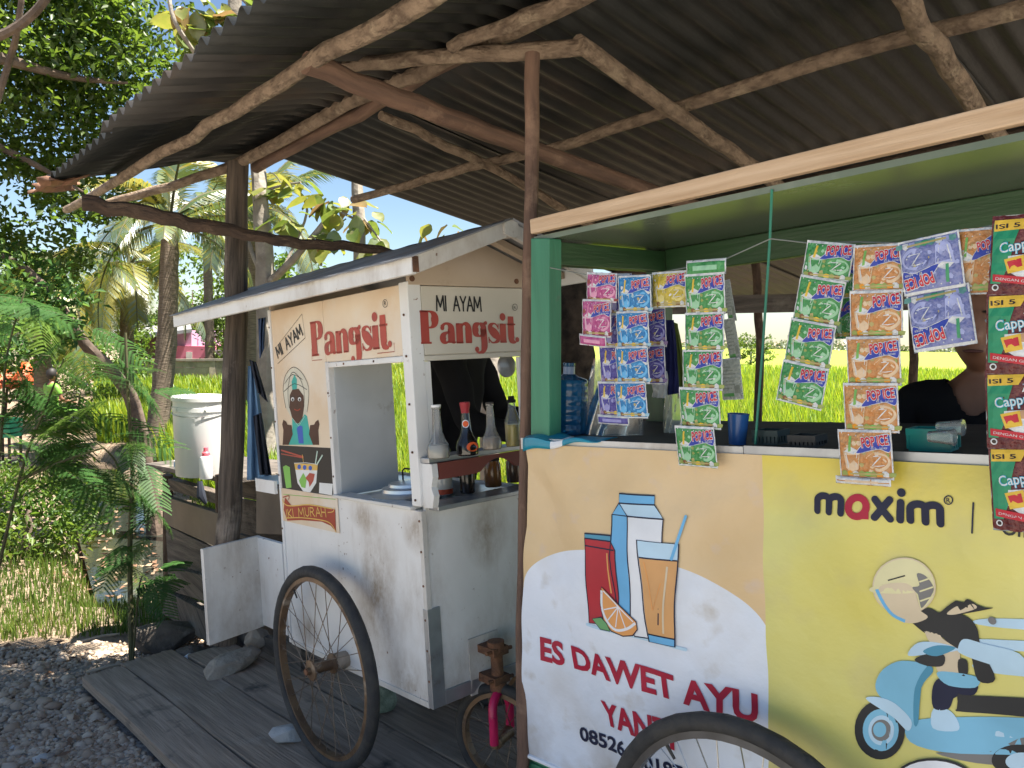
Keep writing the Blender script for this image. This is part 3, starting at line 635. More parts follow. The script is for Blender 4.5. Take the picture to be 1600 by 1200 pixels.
def ribbon(mb, pts, wd, mp, off, mi=0, closed=False, smooth=0, cap=False):
    """a painted stroke; pts (x,z) or (x,z,width)"""
    P = [(p[0], p[1], p[2] if len(p) > 2 else wd) for p in pts]
    if smooth: P = [tuple(q) for q in smooth_pts(P, smooth, closed)]
    n = len(P); Ls = []; Rs = []
    for i in range(n):
        a = P[(i-1) % n] if (closed or i > 0) else P[i]; b = P[(i+1) % n] if (closed or i < n-1) else P[i]
        dx, dz = b[0]-a[0], b[1]-a[1]; q = sqrt(dx*dx+dz*dz)+1e-12; h = P[i][2]/2
        Ls.append((P[i][0]-dz/q*h, P[i][1]+dx/q*h)); Rs.append((P[i][0]+dz/q*h, P[i][1]-dx/q*h))
    vs = [mp(x, z, off) for x, z in Ls]+[mp(x, z, off) for x, z in Rs]
    fs = [(i, (i+1) % n, n+(i+1) % n, n+i) for i in range(n if closed else n-1)]
    mb.add(vs, fs, mi)
    if cap:
        for p in (P[0], P[-1]): disc(mb, p[0], p[1], p[2]/2, p[2]/2, mp, off+.00015, mi, 12)
def disc(mb, x, z, rx, rz, mp, off, mi=0, n=28, a0=0, a1=2*pi, rot=0):
    pts = [];
    for i in range(n):
        a = a0+(a1-a0)*i/(n if abs(a1-a0-2*pi) < 1e-6 else n-1); ex, ez = rx*cos(a), rz*sin(a)
        pts.append((x+ex*cos(rot)-ez*sin(rot), z+ex*sin(rot)+ez*cos(rot)))
    decal(mb, pts, mp, off, mi)
def text2d(s, bold=0.0, spacing=1.0):
    cu = bpy.data.curves.new('lettering', 'FONT'); cu.body = s; cu.offset = bold; cu.resolution_u = 3; cu.space_character = spacing
    ob = bpy.data.objects.new('lettering', cu); COL.objects.link(ob)
    dg = bpy.context.evaluated_depsgraph_get(); me = bpy.data.meshes.new_from_object(ob.evaluated_get(dg))
    V = np.array([v.co[:2] for v in me.vertices]); F = [tuple(p.vertices) for p in me.polygons]
    bpy.data.objects.remove(ob); bpy.data.meshes.remove(me); bpy.data.curves.remove(cu); return V, F
_CAP = text2d('H')[0][:, 1].max()
def text(mb, s, p0, p1, cap, mp, off, mi=0, bold=0, shear=0, spacing=1.0, flip=False):
    """lettering fitted between two baseline points; cap = capital height in metres"""
    V, F = text2d(s, bold, spacing); x0, x1 = V[:, 0].min(), V[:, 0].max(); p0 = np.array(p0); p1 = np.array(p1); e = p1-p0; L = np.linalg.norm(e); e = e/L
    n = np.array([-e[1], e[0]]); k = cap/_CAP
    out = []
    for x, y in V:
        q = p0+e*((x-x0)/(x1-x0)*L+shear*y*k)+n*(y*k); out.append(mp(q[0], q[1], off))
    mb.add(out, F, mi)
navy = flat('print_navy', (.012, .017, .05)); crimson = flat('print_crimson', (.42, .018, .05)); pblue = flat('print_blue', (.16, .46, .78)); ppale = flat('print_pale_blue', (.50, .70, .86))
pteal = flat('print_teal', (.08, .30, .45)); ptan = flat('print_tan', (.66, .36, .15)); porange = flat('print_orange', (.78, .36, .12)); pwhite = flat('print_white', (.80, .83, .88)); pred = flat('print_red', (.46, .03, .045))
pgreen = flat('print_green', (.16, .40, .16)); pdark = flat('print_charcoal', (.03, .032, .035)); pbeige = flat('print_beige', (.66, .56, .40)); pyel = flat('print_lemon', (.72, .68, .40)); pscoot = flat('print_sky_blue', (.22, .52, .72)); pgrey = flat('print_grey', (.2, .2, .2)); ppink = flat('print_magenta', (.62, .04, .16))
PR = [navy, crimson, pblue, ppale, pteal, ptan, porange, pwhite, pred, pgreen, pdark, pbeige, pyel, pscoot, pgrey, ppink]
iN, iC, iB, iP, iT, iTan, iO, iW, iR, iG, iD, iBe, iY, iS, iGr, iPk = range(16)

def banner_material():
    m = bpy.data.materials.new('banner_print'); m.use_nodes = True; n = m.node_tree.nodes; l = m.node_tree.links; b = n['Principled BSDF']; b.inputs['Roughness'].default_value = .42
    uv = n.new('ShaderNodeUVMap'); sp = n.new('ShaderNodeSeparateXYZ'); l.new(uv.outputs[0], sp.inputs[0])
    def math_(op, a, c=None):
        q = n.new('ShaderNodeMath'); q.operation = op
        for i, v in enumerate((a, c)):
            if v is None: continue
            if isinstance(v, (int, float)): q.inputs[i].default_value = v
            else: l.new(v, q.inputs[i])
        return q.outputs[0]
    def mix(f, a, c):
        q = n.new('ShaderNodeMix'); q.data_type = 'RGBA'; l.new(f, q.inputs[0])
        for k, v in ((6, a), (7, c)):
            if isinstance(v, tuple): q.inputs[k].default_value = (*v, 1)
            else: l.new(v, q.inputs[k])
        return q.outputs[2]
    def noise(s, lo, hi, dist=0):
        q = n.new('ShaderNodeTexNoise'); q.inputs['Scale'].default_value = s; q.inputs['Detail'].default_value = 7; l.new(uv.outputs[0], q.inputs['Vector'])
        r = n.new('ShaderNodeMapRange'); r.inputs[1].default_value = lo; r.inputs[2].default_value = hi; l.new(q.outputs[0], r.inputs[0]); return r.outputs[0]
    X, Z = sp.outputs[0], sp.outputs[1]
    # white disc: ellipse through the printed arc
    cx, cz, ra, rb = BAN_E
    e = math_('ADD', math_('POWER', math_('DIVIDE', math_('SUBTRACT', X, cx), ra), 2.0), math_('POWER', math_('DIVIDE', math_('SUBTRACT', Z, cz), rb), 2.0))
    isw = math_('MAXIMUM', math_('LESS_THAN', e, 1.0), math_('LESS_THAN', Z, cz))
    tan_ = mix(noise(3, .35, .65), (.60, .43, .22), (.68, .51, .30)); tan_ = mix(noise(14, .6, .75), tan_, (.60, .47, .36))
    white = mix(noise(4, .35, .65), (.74, .79, .88), (.66, .73, .84)); white = mix(noise(3.2, .50, .78), white, (.56, .56, .56)); white = mix(noise(11, .60, .78), white, (.50, .48, .45))
    left = mix(isw, tan_, white)
    yel = mix(noise(2.2, .35, .65), (.66, .58, .12), (.60, .58, .20)); 
    top = n.new('ShaderNodeMapRange'); top.inputs[1].default_value = -.13; top.inputs[2].default_value = -.02; l.new(Z, top.inputs[0])
    yel = mix(top.outputs[0], yel, (.68, .54, .07)); yel = mix(noise(6, .52, .80), yel, (.50, .45, .22)); yel = mix(noise(1.3, .5, .75), yel, (.64, .60, .20))
    bx = math_('SUBTRACT', X, math_('MULTIPLY', Z, BAN_K[1])); isy = math_('GREATER_THAN', bx, BAN_K[0])
    c = mix(isy, left, yel); low = n.new('ShaderNodeMapRange'); low.inputs[1].default_value = -.55; low.inputs[2].default_value = -.83; l.new(Z, low.inputs[0]); c = mix(math_('MULTIPLY', math_('MULTIPLY', low.outputs[0], noise(7, .42, .66)), .65), c, (.33, .28, .22)); l.new(c, b.inputs['Base Color'])
    q = n.new('ShaderNodeTexNoise'); q.inputs['Scale'].default_value = 22; q.inputs['Detail'].default_value = 4; l.new(uv.outputs[0], q.inputs['Vector'])
    bp = n.new('ShaderNodeBump'); bp.inputs['Strength'].default_value = .35; bp.inputs['Distance'].default_value = .01; l.new(q.outputs[0], bp.inputs['Height']); l.new(bp.outputs[0], b.inputs['Normal'])
    return m
pa, pb, pc, pd = bpx(823, 894), bpx(917, 858), bpx(1062, 885), bpx(1194, 977)
def fit_ellipse(ratio):
    # ellipse of given b/a through three points, solved as a circle in squeezed space
    q = [(p[0], p[1]/ratio) for p in (pa, pb, pd)]
    (x1, y1), (x2, y2), (x3, y3) = q
    A = np.array([[x2-x1, y2-y1], [x3-x1, y3-y1]]); B = np.array([(x2*x2-x1*x1+y2*y2-y1*y1)/2, (x3*x3-x1*x1+y3*y3-y1*y1)/2])
    c = np.linalg.solve(A, B); r = np.hypot(x1-c[0], y1-c[1]); return c[0], c[1]*ratio, r, r*ratio
best = min((abs(((pc[0]-E[0])/E[2])**2+((pc[1]-E[1])/E[3])**2-1), E) for E in (fit_ellipse(k) for k in np.linspace(.4, 1.2, 41)))
BAN_E = best[1]
k0, k1 = bpx(1190, 712), bpx(1197, 1115); kk = (k1[0]-k0[0])/(k1[1]-k0[1]); BAN_K = (k0[0]-kk*k0[1], kk)
ban_mat = banner_material()
BAN = thing('banner', STALL.w(.5, -.02, -.82), 'printed cloth banner with drinks picture and yellow scooter advert on the stall front', 'banner')
mb = MB()
def bfn(a, b):
    z = -.012-.808*b; xl = .003+.112*z; x = xl+(1.62-xl)*a
    return bpt(x, z, 0)
def buv(a, b):
    z = -.012-.808*b; xl = .003+.112*z; return (xl+(1.62-xl)*a, z)
mb.grid(bfn, 90, 46, uvfn=buv); mb.build('cloth', ban_mat, BAN)
mb = MB(); mb.tube([bpt(-.09, -.822, -.004), bpt(.2, -.824, -.002), bpt(.6, -.823, -.004), bpt(1.1, -.822, -.002), bpt(1.62, -.822, -.004)], .006, 8); mb.build('hem', pwhite, BAN)
def bfl(x, z, off=0): return (x, off, z)
def print_build(pb, name):
    '''cut the flat print along a fine grid and lay it on the cloth'''
    bm = bmesh.new(); vv = [bm.verts.new(p) for p in pb.v]
    for f, mi in zip(pb.f, pb.m):
        try: q = bm.faces.new([vv[i] for i in f]); q.material_index = mi
        except ValueError: pass
    bmesh.ops.triangulate(bm, faces=bm.faces[:])
    for ax in (0, 2):
        cs_ = [v.co[ax] for v in bm.verts]; c = min(cs_)+.0233
        while c < max(cs_):
            co = [0, 0, 0]; co[ax] = c; no = [0, 0, 0]; no[ax] = 1; c += .025
            bmesh.ops.bisect_plane(bm, geom=bm.verts[:]+bm.edges[:]+bm.faces[:], plane_co=co, plane_no=no)
    bm.verts.index_update(); out = MB()
    out.add([bpt(v.co.x, v.co.z, .0006+.5*v.co.y) for v in bm.verts], [tuple(v.index for v in f.verts) for f in bm.faces], [f.material_index for f in bm.faces], smooth=True); bm.free()
    return out.build(name, PR, BAN)
PB = MB(); D = lambda pts, off, mi, c=c4: decal(PB, [c(*p) for p in pts], bfl, off, mi)
def OUT(pts, wd=.0032, off=.0052, c=c4, closed=True, mi=iN): ribbon(PB, [c(*p) for p in pts], wd, bfl, off, mi, closed)
# drinks picture
ribbon(PB, [c4(292, 657), c4(660, 752)], .007, bfl, .0022, iP, cap=True)
carL = [(382, 247), (443, 253), (455, 470), (458, 640), (405, 585), (380, 400)]; carF = [(443, 253), (575, 265), (580, 480), (560, 715), (470, 702), (458, 640), (455, 470)]
D(carL, .0028, iB); D(carF, .0028, iW); D([(412, 168), (538, 178), (539, 212), (410, 204)], .0028, iB); D([(410, 204), (539, 212), (575, 265), (443, 253)], .0028, iP); D([(410, 204), (443, 253), (382, 247)], .0028, iB)
can = [(283, 335), (380, 348), (400, 380), (412, 560), (410, 660), (302, 650), (290, 440)]
D(can, .0033, iR); D([(283, 317), (378, 326), (380, 348), (283, 335)], .0033, iT)
for q in (carL, carF, [(412, 168), (538, 178), (539, 212), (410, 204)], [(410, 204), (539, 212), (575, 265), (443, 253)], [(410, 204), (443, 253), (382, 247)], can, [(283, 317), (378, 326), (380, 348), (283, 335)]): OUT(q, off=.0042)
OUT([(283, 362), (395, 380)], closed=False, off=.0042); ribbon(PB, [c4(370, 390), c4(385, 540)], .004, bfl, .0044, iO)
glass = [(487, 339), (634, 358), (622, 741), (524, 722)]
D([(487, 339), (634, 358), (629, 420), (497, 403)], .0046, iP); D([(497, 403), (629, 420), (622, 712), (524, 692)], .0046, iTan); D([(524, 692), (622, 712), (622, 741), (524, 722)], .0046, iB)
OUT(glass, off=.0056); OUT([(497, 403), (629, 420)], closed=False, off=.0056); OUT([(524, 692), (622, 712)], closed=False, off=.0056)
ribbon(PB, [c4(596, 440), c4(582, 690)], .0045, bfl, .0056, iBe); ribbon(PB, [c4(515, 420), c4(548, 600), c4(575, 500)], .0025, bfl, .0056, iO)
ribbon(PB, [c4(610, 412), c4(656, 256)], .0065, bfl, .0060, iB, cap=True)
sl = [(352, 515), (405, 575), (482, 645), (484, 675), (465, 698), (430, 700), (390, 680), (360, 640), (346, 580)]
D(sl, .0064, iO); OUT(sl, off=.0068, mi=iN, wd=.0026)
rind = [(352, 528), (352, 590), (372, 640), (405, 675), (445, 672), (478, 650)]; ribbon(PB, [c4(*p) for p in rind], .006, bfl, .0070, iW, smooth=4)
for p in ((360, 600), (375, 640), (405, 665), (440, 668)): ribbon(PB, [c4(412, 590), c4(*p)], .0026, bfl, .0071, iW)
ribbon(PB, [c4(358, 530), c4(412, 590), c4(470, 645)], .003, bfl, .0071, iW)
lf = [(316, 634), (350, 628), (372, 650), (386, 680), (350, 672)]; D(lf, .0074, iG); OUT(lf, .0022, .0077)
print_build(PB, 'drinks_picture'); PB = MB()
text(PB, 'ES DAWET AYU', c4(110, 790), c4(918, 1036), .053, bfl, .0025, iC, bold=.035)
text(PB, 'YANTI', c4(335, 1036), c4(612, 1128), .053, bfl, .0025, iC, bold=.035)
print_build(PB, 'shop_lettering')['kind'] = 'stuff'; PB = MB()
text(PB, '08526', c4(246, 1098), c4(424, 1160), .031, bfl, .0025, iN, bold=.03)
text(PB, '0187', c4(500, 1200), c4(648, 1252), .031, bfl, .0025, iN, bold=.03)
print_build(PB, 'phone_number')['kind'] = 'stuff'; PB = MB()
# advert lettering with round stroke ends: m a x i m
def mx(X, Y): return c5(X, Y)
SW = .0125
def arcpts(cx, cy, rx, ry, a0, a1, n=12): return [(cx+rx*cos(radians(a0+(a1-a0)*i/n)), cy-ry*sin(radians(a0+(a1-a0)*i/n))) for i in range(n+1)]
def stroke5(pts, mi=iN, wd=SW, off=.0025): ribbon(PB, [c5(*p) for p in pts], wd, bfl, off, mi, cap=True)
def letter_m(x0, x1, yb0, yb1, yt0, yt1):
    xm = (x0+x1)/2; r = (x1-x0)/4; h = 26
    stroke5([(x0, yb0), (x0, yt0+h)]+arcpts(x0+r, yt0+h, r, h-6, 180, 0)[1:]+[(xm, yb0+(yb1-yb0)/2)])
    stroke5([(xm, yb0+(yb1-yb0)/2-20), (xm, (yt0+yt1)/2+h)]+arcpts(xm+r, (yt0+yt1)/2+h, r, h-6, 180, 0)[1:]+[(x1, yb1)])
letter_m(596, 702, 102, 110, 32, 38)
letter_m(995, 1124, 142, 156, 66, 74)
ribbon(PB, [c5(*p) for p in arcpts(772, 84, 38, 40, 0, 360, 28)[:-1]], SW, bfl, .0025, iC, True)
D([(795, 112), (820, 84), (822, 136), (780, 134)], .0027, iC, c5)
stroke5([(846, 52), (910, 136)]); stroke5([(908, 54), (846, 128)]); stroke5([(955, 66), (952, 140)]); disc(PB, *c5(957, 24), .0072, .0072, bfl, .0025, iN)
ribbon(PB, [c5(*p) for p in arcpts(1160, 54, 18, 18, 0, 360, 20)[:-1]], .0018, bfl, .0025, iN, True); text(PB, 'R', c5(1152, 64), c5(1168, 65), .0075, bfl, .0025, iN, .01)
stroke5([(1266, 66), (1262, 192)], wd=.0026)
text(PB, 'On', c5(1388, 196), c5(1490, 212), .02, bfl, .0025, iD, .02)
print_build(PB, 'advert_lettering')['kind'] = 'stuff'; PB = MB()
# scooter picture
def E5(cx, cy, rx, ry, off, mi, rot=0): decal(PB, [c5(cx+rx*cos(a)*cos(rot)-ry*sin(a)*sin(rot), cy+rx*cos(a)*sin(rot)+ry*sin(a)*cos(rot)) for a in np.linspace(0, 2*pi, 30)[:-1]], bfl, off, mi)
D5 = lambda pts, off, mi: D([tuple(q) for q in smooth_pts(pts, 4, True)], off, mi, c5)
for i, (y0, y1, x0) in enumerate([(560, 600, 1250), (650, 690, 1180), (730, 800, 1250), (1010, 1060, 1200)]): D5([(x0, (y0+y1)/2), (x0+140, y0), (1900, y0+15), (1900, y1+15), (x0+140, y1)], .0020, iP)
D5([(960, 1040), (1010, 1000), (1200, 985), (1800, 990), (1800, 1110), (1300, 1136), (1020, 1105)], .0026, iS)
D5([(1100, 1130), (1320, 1128), (1480, 1060), (1500, 1140), (1340, 1180)], .0024, iGr)
E5(1470, 1160, 130, 70, .0030, iD); E5(1480, 1165, 80, 42, .0034, iP)
E5(852, 1045, 110, 126, .0030, iD); E5(855, 1046, 78, 90, .0034, iS); E5(857, 1047, 56, 64, .0038, iP); E5(857, 1047, 42, 46, .0042, iGr); E5(850, 1044, 28, 32, .0045, iS)
D5([(790, 910), (850, 905), (920, 930), (990, 1000), (975, 1045), (915, 995), (860, 960)], .0046, iP)
D5([(832, 850), (866, 785), (950, 745), (1060, 768), (1016, 850), (1004, 1000), (965, 985), (905, 930), (850, 900)], .0036, iS)
D5([(1060, 768), (1085, 790), (1035, 860), (1020, 1010), (1000, 1004), (1008, 860)], .0040, iT)
D5([(1085, 850), (1130, 815), (1265, 830), (1260, 890), (1180, 895), (1150, 950), (1085, 945)], .0034, iN); D5([(1100, 800), (1140, 790), (1275, 815), (1262, 860), (1150, 850)], .0038, iS)
D5([(1190, 885), (1260, 895), (1800, 905), (1800, 975), (1230, 965), (1195, 940)], .0036, iD)
D5([(1085, 950), (1150, 955), (1190, 1000), (1190, 1040), (1085, 1030)], .0034, iP)
# rider: dark jacket, cape, arms, plain yellow helmet with a blank beige visor opening
D5([(1090, 555), (1210, 550), (1270, 600), (1290, 680), (1352, 820), (1275, 828), (1240, 700), (1180, 695), (1110, 630)], .0040, iD)
D5([(1040, 590), (1090, 600), (1120, 650), (1180, 690), (1150, 690), (1070, 670)], .0043, iBe); D5([(1100, 690), (1190, 690), (1190, 800), (1105, 790)], .0036, iBe); D5([(1192, 740), (1230, 745), (1230, 805), (1195, 800)], .0038, iD)
D5([(1098, 553), (1180, 488), (1205, 510), (1232, 480), (1290, 512), (1342, 517), (1180, 552), (1112, 562)], .0046, iD); D5([(1140, 545), (1185, 512), (1200, 530), (1250, 500), (1270, 520), (1180, 548)], .0049, iBe)
D5([(1190, 690), (1215, 652), (1300, 668), (1460, 705), (1490, 790), (1290, 745), (1200, 712)], .0048, iP)
D5([(975, 720), (1020, 668), (1120, 672), (1190, 700), (1040, 720)], .0048, iP); D5([(1005, 740), (1060, 715), (1130, 720), (1125, 765), (1060, 765)], .0050, iD); D5([(1040, 705), (1100, 680), (1180, 690), (1100, 725)], .0052, iT)
D5([(1030, 590), (1100, 540), (1112, 560), (1060, 605)], .0044, iD)
D5([(985, 560), (1060, 520), (1120, 560), (1150, 640), (1070, 640), (1010, 600)], .0042, iD); E5(965, 425, 134, 124, .0050, iBe); E5(965, 425, 128, 118, .0052, iY); D5([(818, 440), (850, 420), (1000, 400), (1010, 450), (860, 452)], .0056, iY)
D5([(862, 425), (960, 408), (1010, 440), (1022, 520), (1060, 560), (1000, 585), (940, 570), (880, 495)], .0058, iBe)
D5([(1000, 430), (1030, 470), (1035, 520), (1075, 470), (1090, 430), (1058, 380), (1020, 370), (1030, 420)], .0060, iGr)
for k in range(3): ribbon(PB, [c5(1030, 405+k*42), c5(1088, 385+k*42)], .0025, bfl, .0063, iY)
ribbon(PB, [c5(850, 436), c5(880, 500), c5(915, 548), c5(965, 576)], .006, bfl, .0062, iB, smooth=3)
ribbon(PB, [c5(898, 398), c5(970, 378)], .0022, bfl, .0058, iD); disc(PB, *c5(1340, 570), .006, .006, bfl, .0055, iGr)
E5(1098, 1290, 200, 140, .0066, iD); E5(1098, 1292, 190, 132, .0070, iW)
print_build(PB, 'scooter_picture')
# plastic sheet folded over the left end of the counter
PSH = MB(); tq = mat('turquoise_plastic', (.02, .30, .42), (.015, .22, .33), scale=9, rough=.3); 
def psf(a, b): 
    x = .0+.24*a; s = b*(1-.75*a); return STALL.w(x, .05-.074*min(1, b*1.3)-.002, .004+.006*sin(a*7+b*3)*(1-b)-max(0, b-.72)*.12*(1-a)+.004*sin(11*a))
PSH.grid(psf, 18, 8, mi=0); 
for i in range(len(PSH.m)): PSH.m[i] = 1 if (i % 18) in (7, 8, 9) else 0
tag(PSH.build('plastic_sheet', [tq, pwhite], origin=STALL.w(.1, 0, 0), solid=.002), 'turquoise plastic sheet folded over the left end of the stall counter', 'plastic sheet')
# ------------------------------------------------------------------ noodle cart
_l = CART.w(.05, .3, -.33); _sp = lambda u, v, ax: (CART.hitw(u, v, *ax)-_l)
M['white_rust'] = dirty('white_rust_cart', (.76, .76, .75), (.70, .70, .69), (.27, .20, .13), (.16, .085, .045), .42, spots=[(_sp(590, 930, (1, .09)), .17, .55), (_sp(640, 1075, (1, .09)), .13, 1), (_sp(570, 808, (1, .09)), .10, 1.6), (_sp(650, 830, (1, .09)), .08, 1), (_sp(760, 830, (0, .496)), .10, .8), (_sp(775, 1030, (0, .496)), .10, 1), (_sp(700, 1085, (0, .496)), .09, 1.5), (_sp(480, 985, (1, .09)), .12, 1.5)])
CT = thing('noodle_cart', CART.w(.05, .3, -.33), 'white painted wooden noodle food cart with red lettering, little gable roof and bicycle wheels', 'food cart')
SY = .09; FX = .496; WY = .555; XB = -.405
def cs(x, z, off=0): return CART.w(x, SY-off, z)
def cf(y, z, off=0): return CART.w(FX+off, y, z)
def spx(u, v): p = CART.hit(u, v, 1, SY); return (p[0], p[2])
def fpx(u, v): p = CART.hit(u, v, 0, FX); return (p[1], p[2])
c3 = lambda X, Y: spx(410+X/3.157, 460+Y/3.157)
cF = lambda X, Y: fpx(620+X/4.706, 340+Y/4.706)
t = .012
def cbox(name, x0, x1, y0, y1, z0, z1, mt, bevel=.0025, parent=None):
    mb = MB(); mb.box(CART, x0, x1, y0, y1, z0, z1); return mb.build(name, mt, parent or CT, bevel=bevel)
# near side: lower panel, painted panel left of the hatch, band above the hatch
cbox('side_panel', XB, FX-.002, SY, SY+t, -.03, .548, M['white_rust'])
cbox('painted_panel', XB+.012, -.004, SY-.001, SY+t-.001, .552, 1.21, M['cream'])
cbox('painted_panel', -.002, .455, SY-.001, SY+t-.001, 1.002, 1.21, M['cream'])
mb = MB(); p0 = spx(444, 776); p1 = spx(532, 830)
mb.box(CART, XB+.01, .018, SY-.0045, SY-.0015, .43, .552); mb.build('painted_strip', M['cream'], CT)
cbox('hatch_frame', -.003, .017, SY-.006, SY+t+.01, .55, 1.004, M['white_paint']); cbox('hatch_frame', .0175, .455, SY-.006, SY+t+.01, .984, 1.0015, M['white_paint'])
cbox('hatch_sill', .0, .455, SY-.012, SY+.05, .5485, .560, M['white_dirty'])
cbox('corner_post', .455, FX+.004, SY-.004, SY+.042, .562, 1.215, M['white_paint']); cbox('corner_post', XB-.004, XB+.012, SY-.006, SY+.03, -.03, 1.215, M['white_paint'])
cbox('corner_post', FX-.035, FX+.003, WY-.012, WY+.02, -.03, 1.215, M['white_paint']); cbox('corner_post', XB, XB+.03, WY-.02, WY+.012, -.03, 1.215, M['white_paint'])
cbox('corner_trim', FX-.012, FX+.0055, SY-.0055, SY+.012, .10, .549, M['white_dirty'], .0015)
cbox('corner_trim', FX-.016, FX+.0065, SY-.0065, SY+.040, -.03, .262, M['galv'], .0015)
cbox('bottom_trim', FX-.004, FX+.0062, SY+.0405, WY-.01, -.03, .012, M['galv'], .0015)
cbox('bottom_trim', XB+.013, FX-.017, SY-.0045, SY+.004, -.034, -.016, M['white_dirty'], .0015)
# front, far side, rear, floor, worktop
cbox('front_panel', FX-t, FX, SY+.013, WY-.013, -.03, .556, M['white_rust'])
cbox('sign_board', FX-t, FX+.003, SY+.044, WY-.012, 1.0, 1.203, M['sign_cream'])
cbox('front_frame', FX-t, FX+.005, SY+.040, WY-.012, .983, .9985, M['sign_cream']); cbox('front_frame', FX-.014, FX+.002, SY+.0425, SY+.064, .5625, .982, M['white_paint'])
cbox('front_frame', FX-.014, FX+.002, WY-.05, WY-.013, .5625, .982, M['white_paint'])
cbox('far_panel', XB+.03, FX-.036, WY-t, WY, -.03, .556, M['white_dirty']); cbox('far_panel', XB+.03, FX-.036, WY-t, WY, 1.0, 1.21, M['white_dirty'])
cbox('rear_panel', XB, XB+t, SY+.03, WY-.02, -.03, .556, M['white_dirty'])
cbox('partition', .006, .018, SY+.014, SY+.245, .552, 1.0, M['inner_grey'])
cbox('cart_floor', XB+.013, FX-.013, SY+.013, WY-.013, -.03, -.016, M['old_plank']); cbox('worktop', XB+.013, FX-.013, SY+.013, WY-.013, .535, .5485, M['alu'])
mb = MB(); mb.box(CART, .03, .45, SY+.012, SY+.03, 1.0, 1.004); mb.build('hatch_lintel', M['red_wood'], CT)
# gable boards, roof, eave and barge boards
ZE, ZR, YR, XF, XK = 1.248, 1.37, .322, .69, -1.065
M['cart_roof'] = mat('cart_roof', (.30, .30, .31), (.20, .20, .205), scale=6, rough=.6, c3=(.22, .16, .12), s3=4, lo3=.55, hi3=.7)
def gable(x, name):
    pts = [(SY, 1.205), (WY, 1.205), (WY, 1.30), (YR, 1.362), (SY, 1.30)]
    pts = [(y, min(z, ZE-.012+(ZR-ZE)*(1-abs(y-YR)/(YR+.03)))) for y, z in pts]
    mb = MB(); mb.prism([CART.w(x, y, z) for y, z in pts], CART.M[0]*t); return mb.build(name, M['gable'], CT)
gable(FX-.006, 'gable_board'); gable(XB, 'gable_board')
for y in (SY+.012, WY-.045):
    mb = MB(); mb.lathe(CART, (FX+.0065, y, 1.222 if y < .3 else 1.225), [(.0085, 0), (.0085, .003)], 14, axis=0); mb.build('bolt', M['rust'], CT)
for s in (0, 1):
    ye = -.03 if s == 0 else .674
    mb = MB(); N = 20
    def rf(a, b):
        x = XK+(XF+.02-XK)*a; y = YR+(ye-YR)*b*1.04; return CART.w(x, y, ZR+.006+(ZE-ZR)*b*1.04 + .0012*sin(x*40))
    mb.grid(rf, 60, 6); mb.build('roof_panel', M['cart_roof'], CT, solid=.004)
    mb = MB(); y0, y1 = (ye, ye+.016) if s == 0 else (ye-.016, ye)
    mb.hexa([CART.w(XK, y0, ZE-.045), CART.w(XF, y0, ZE-.040), CART.w(XF, y0, ZE+.010), CART.w(XK, y0, ZE+.008), CART.w(XK, y1, ZE-.045), CART.w(XF, y1, ZE-.040), CART.w(XF, y1, ZE+.010), CART.w(XK, y1, ZE+.008)])
    mb.build('eave_board', M['white_paint'], CT, bevel=.002)
    mb = MB(); yy = ye+.018 if s == 0 else ye-.018; o = .004 if s else 0
    mb.hexa([CART.w(XF-.016, yy, ZE-.038), CART.w(XF-.016, YR, ZR-.042+o), CART.w(XF-.016, YR, ZR+.004), CART.w(XF-.016, yy, ZE+.011)]+[CART.w(XF+.002, yy, ZE-.038), CART.w(XF+.002, YR, ZR-.042+o), CART.w(XF+.002, YR, ZR+.004), CART.w(XF+.002, yy, ZE+.011)])
    mb.build('barge_board', M['white_dirty'], CT, bevel=.002)
mb = MB(); mb.tube([CART.w(XF-.03, YR, ZR-.02), CART.w(XF+.012, YR, ZR-.02)], [.026, .03], 10, wob=.12); mb.build('ridge_cap', M['white_dirty'], CT)
mb = MB(); mb.box(CART, XF-.004, XF+.004, -.026, -.008, ZE-.035, ZE+.006); mb.build('eave_joint', M['rust'], CT)
for x in (-.95, -.45, .1, .55):
    for s in (0, 1):
        ye = -.01 if s == 0 else .654
        mb = MB(); mb.hexa([CART.w(x, ye, ZE-.020), CART.w(x, YR, ZR-.026), CART.w(x, YR, ZR-.004), CART.w(x, ye, ZE+.0), CART.w(x+.03, ye, ZE-.020), CART.w(x+.03, YR, ZR-.026), CART.w(x+.03, YR, ZR-.004), CART.w(x+.03, ye, ZE+.0)]); mb.build('roof_batten', M['gable'], CT)
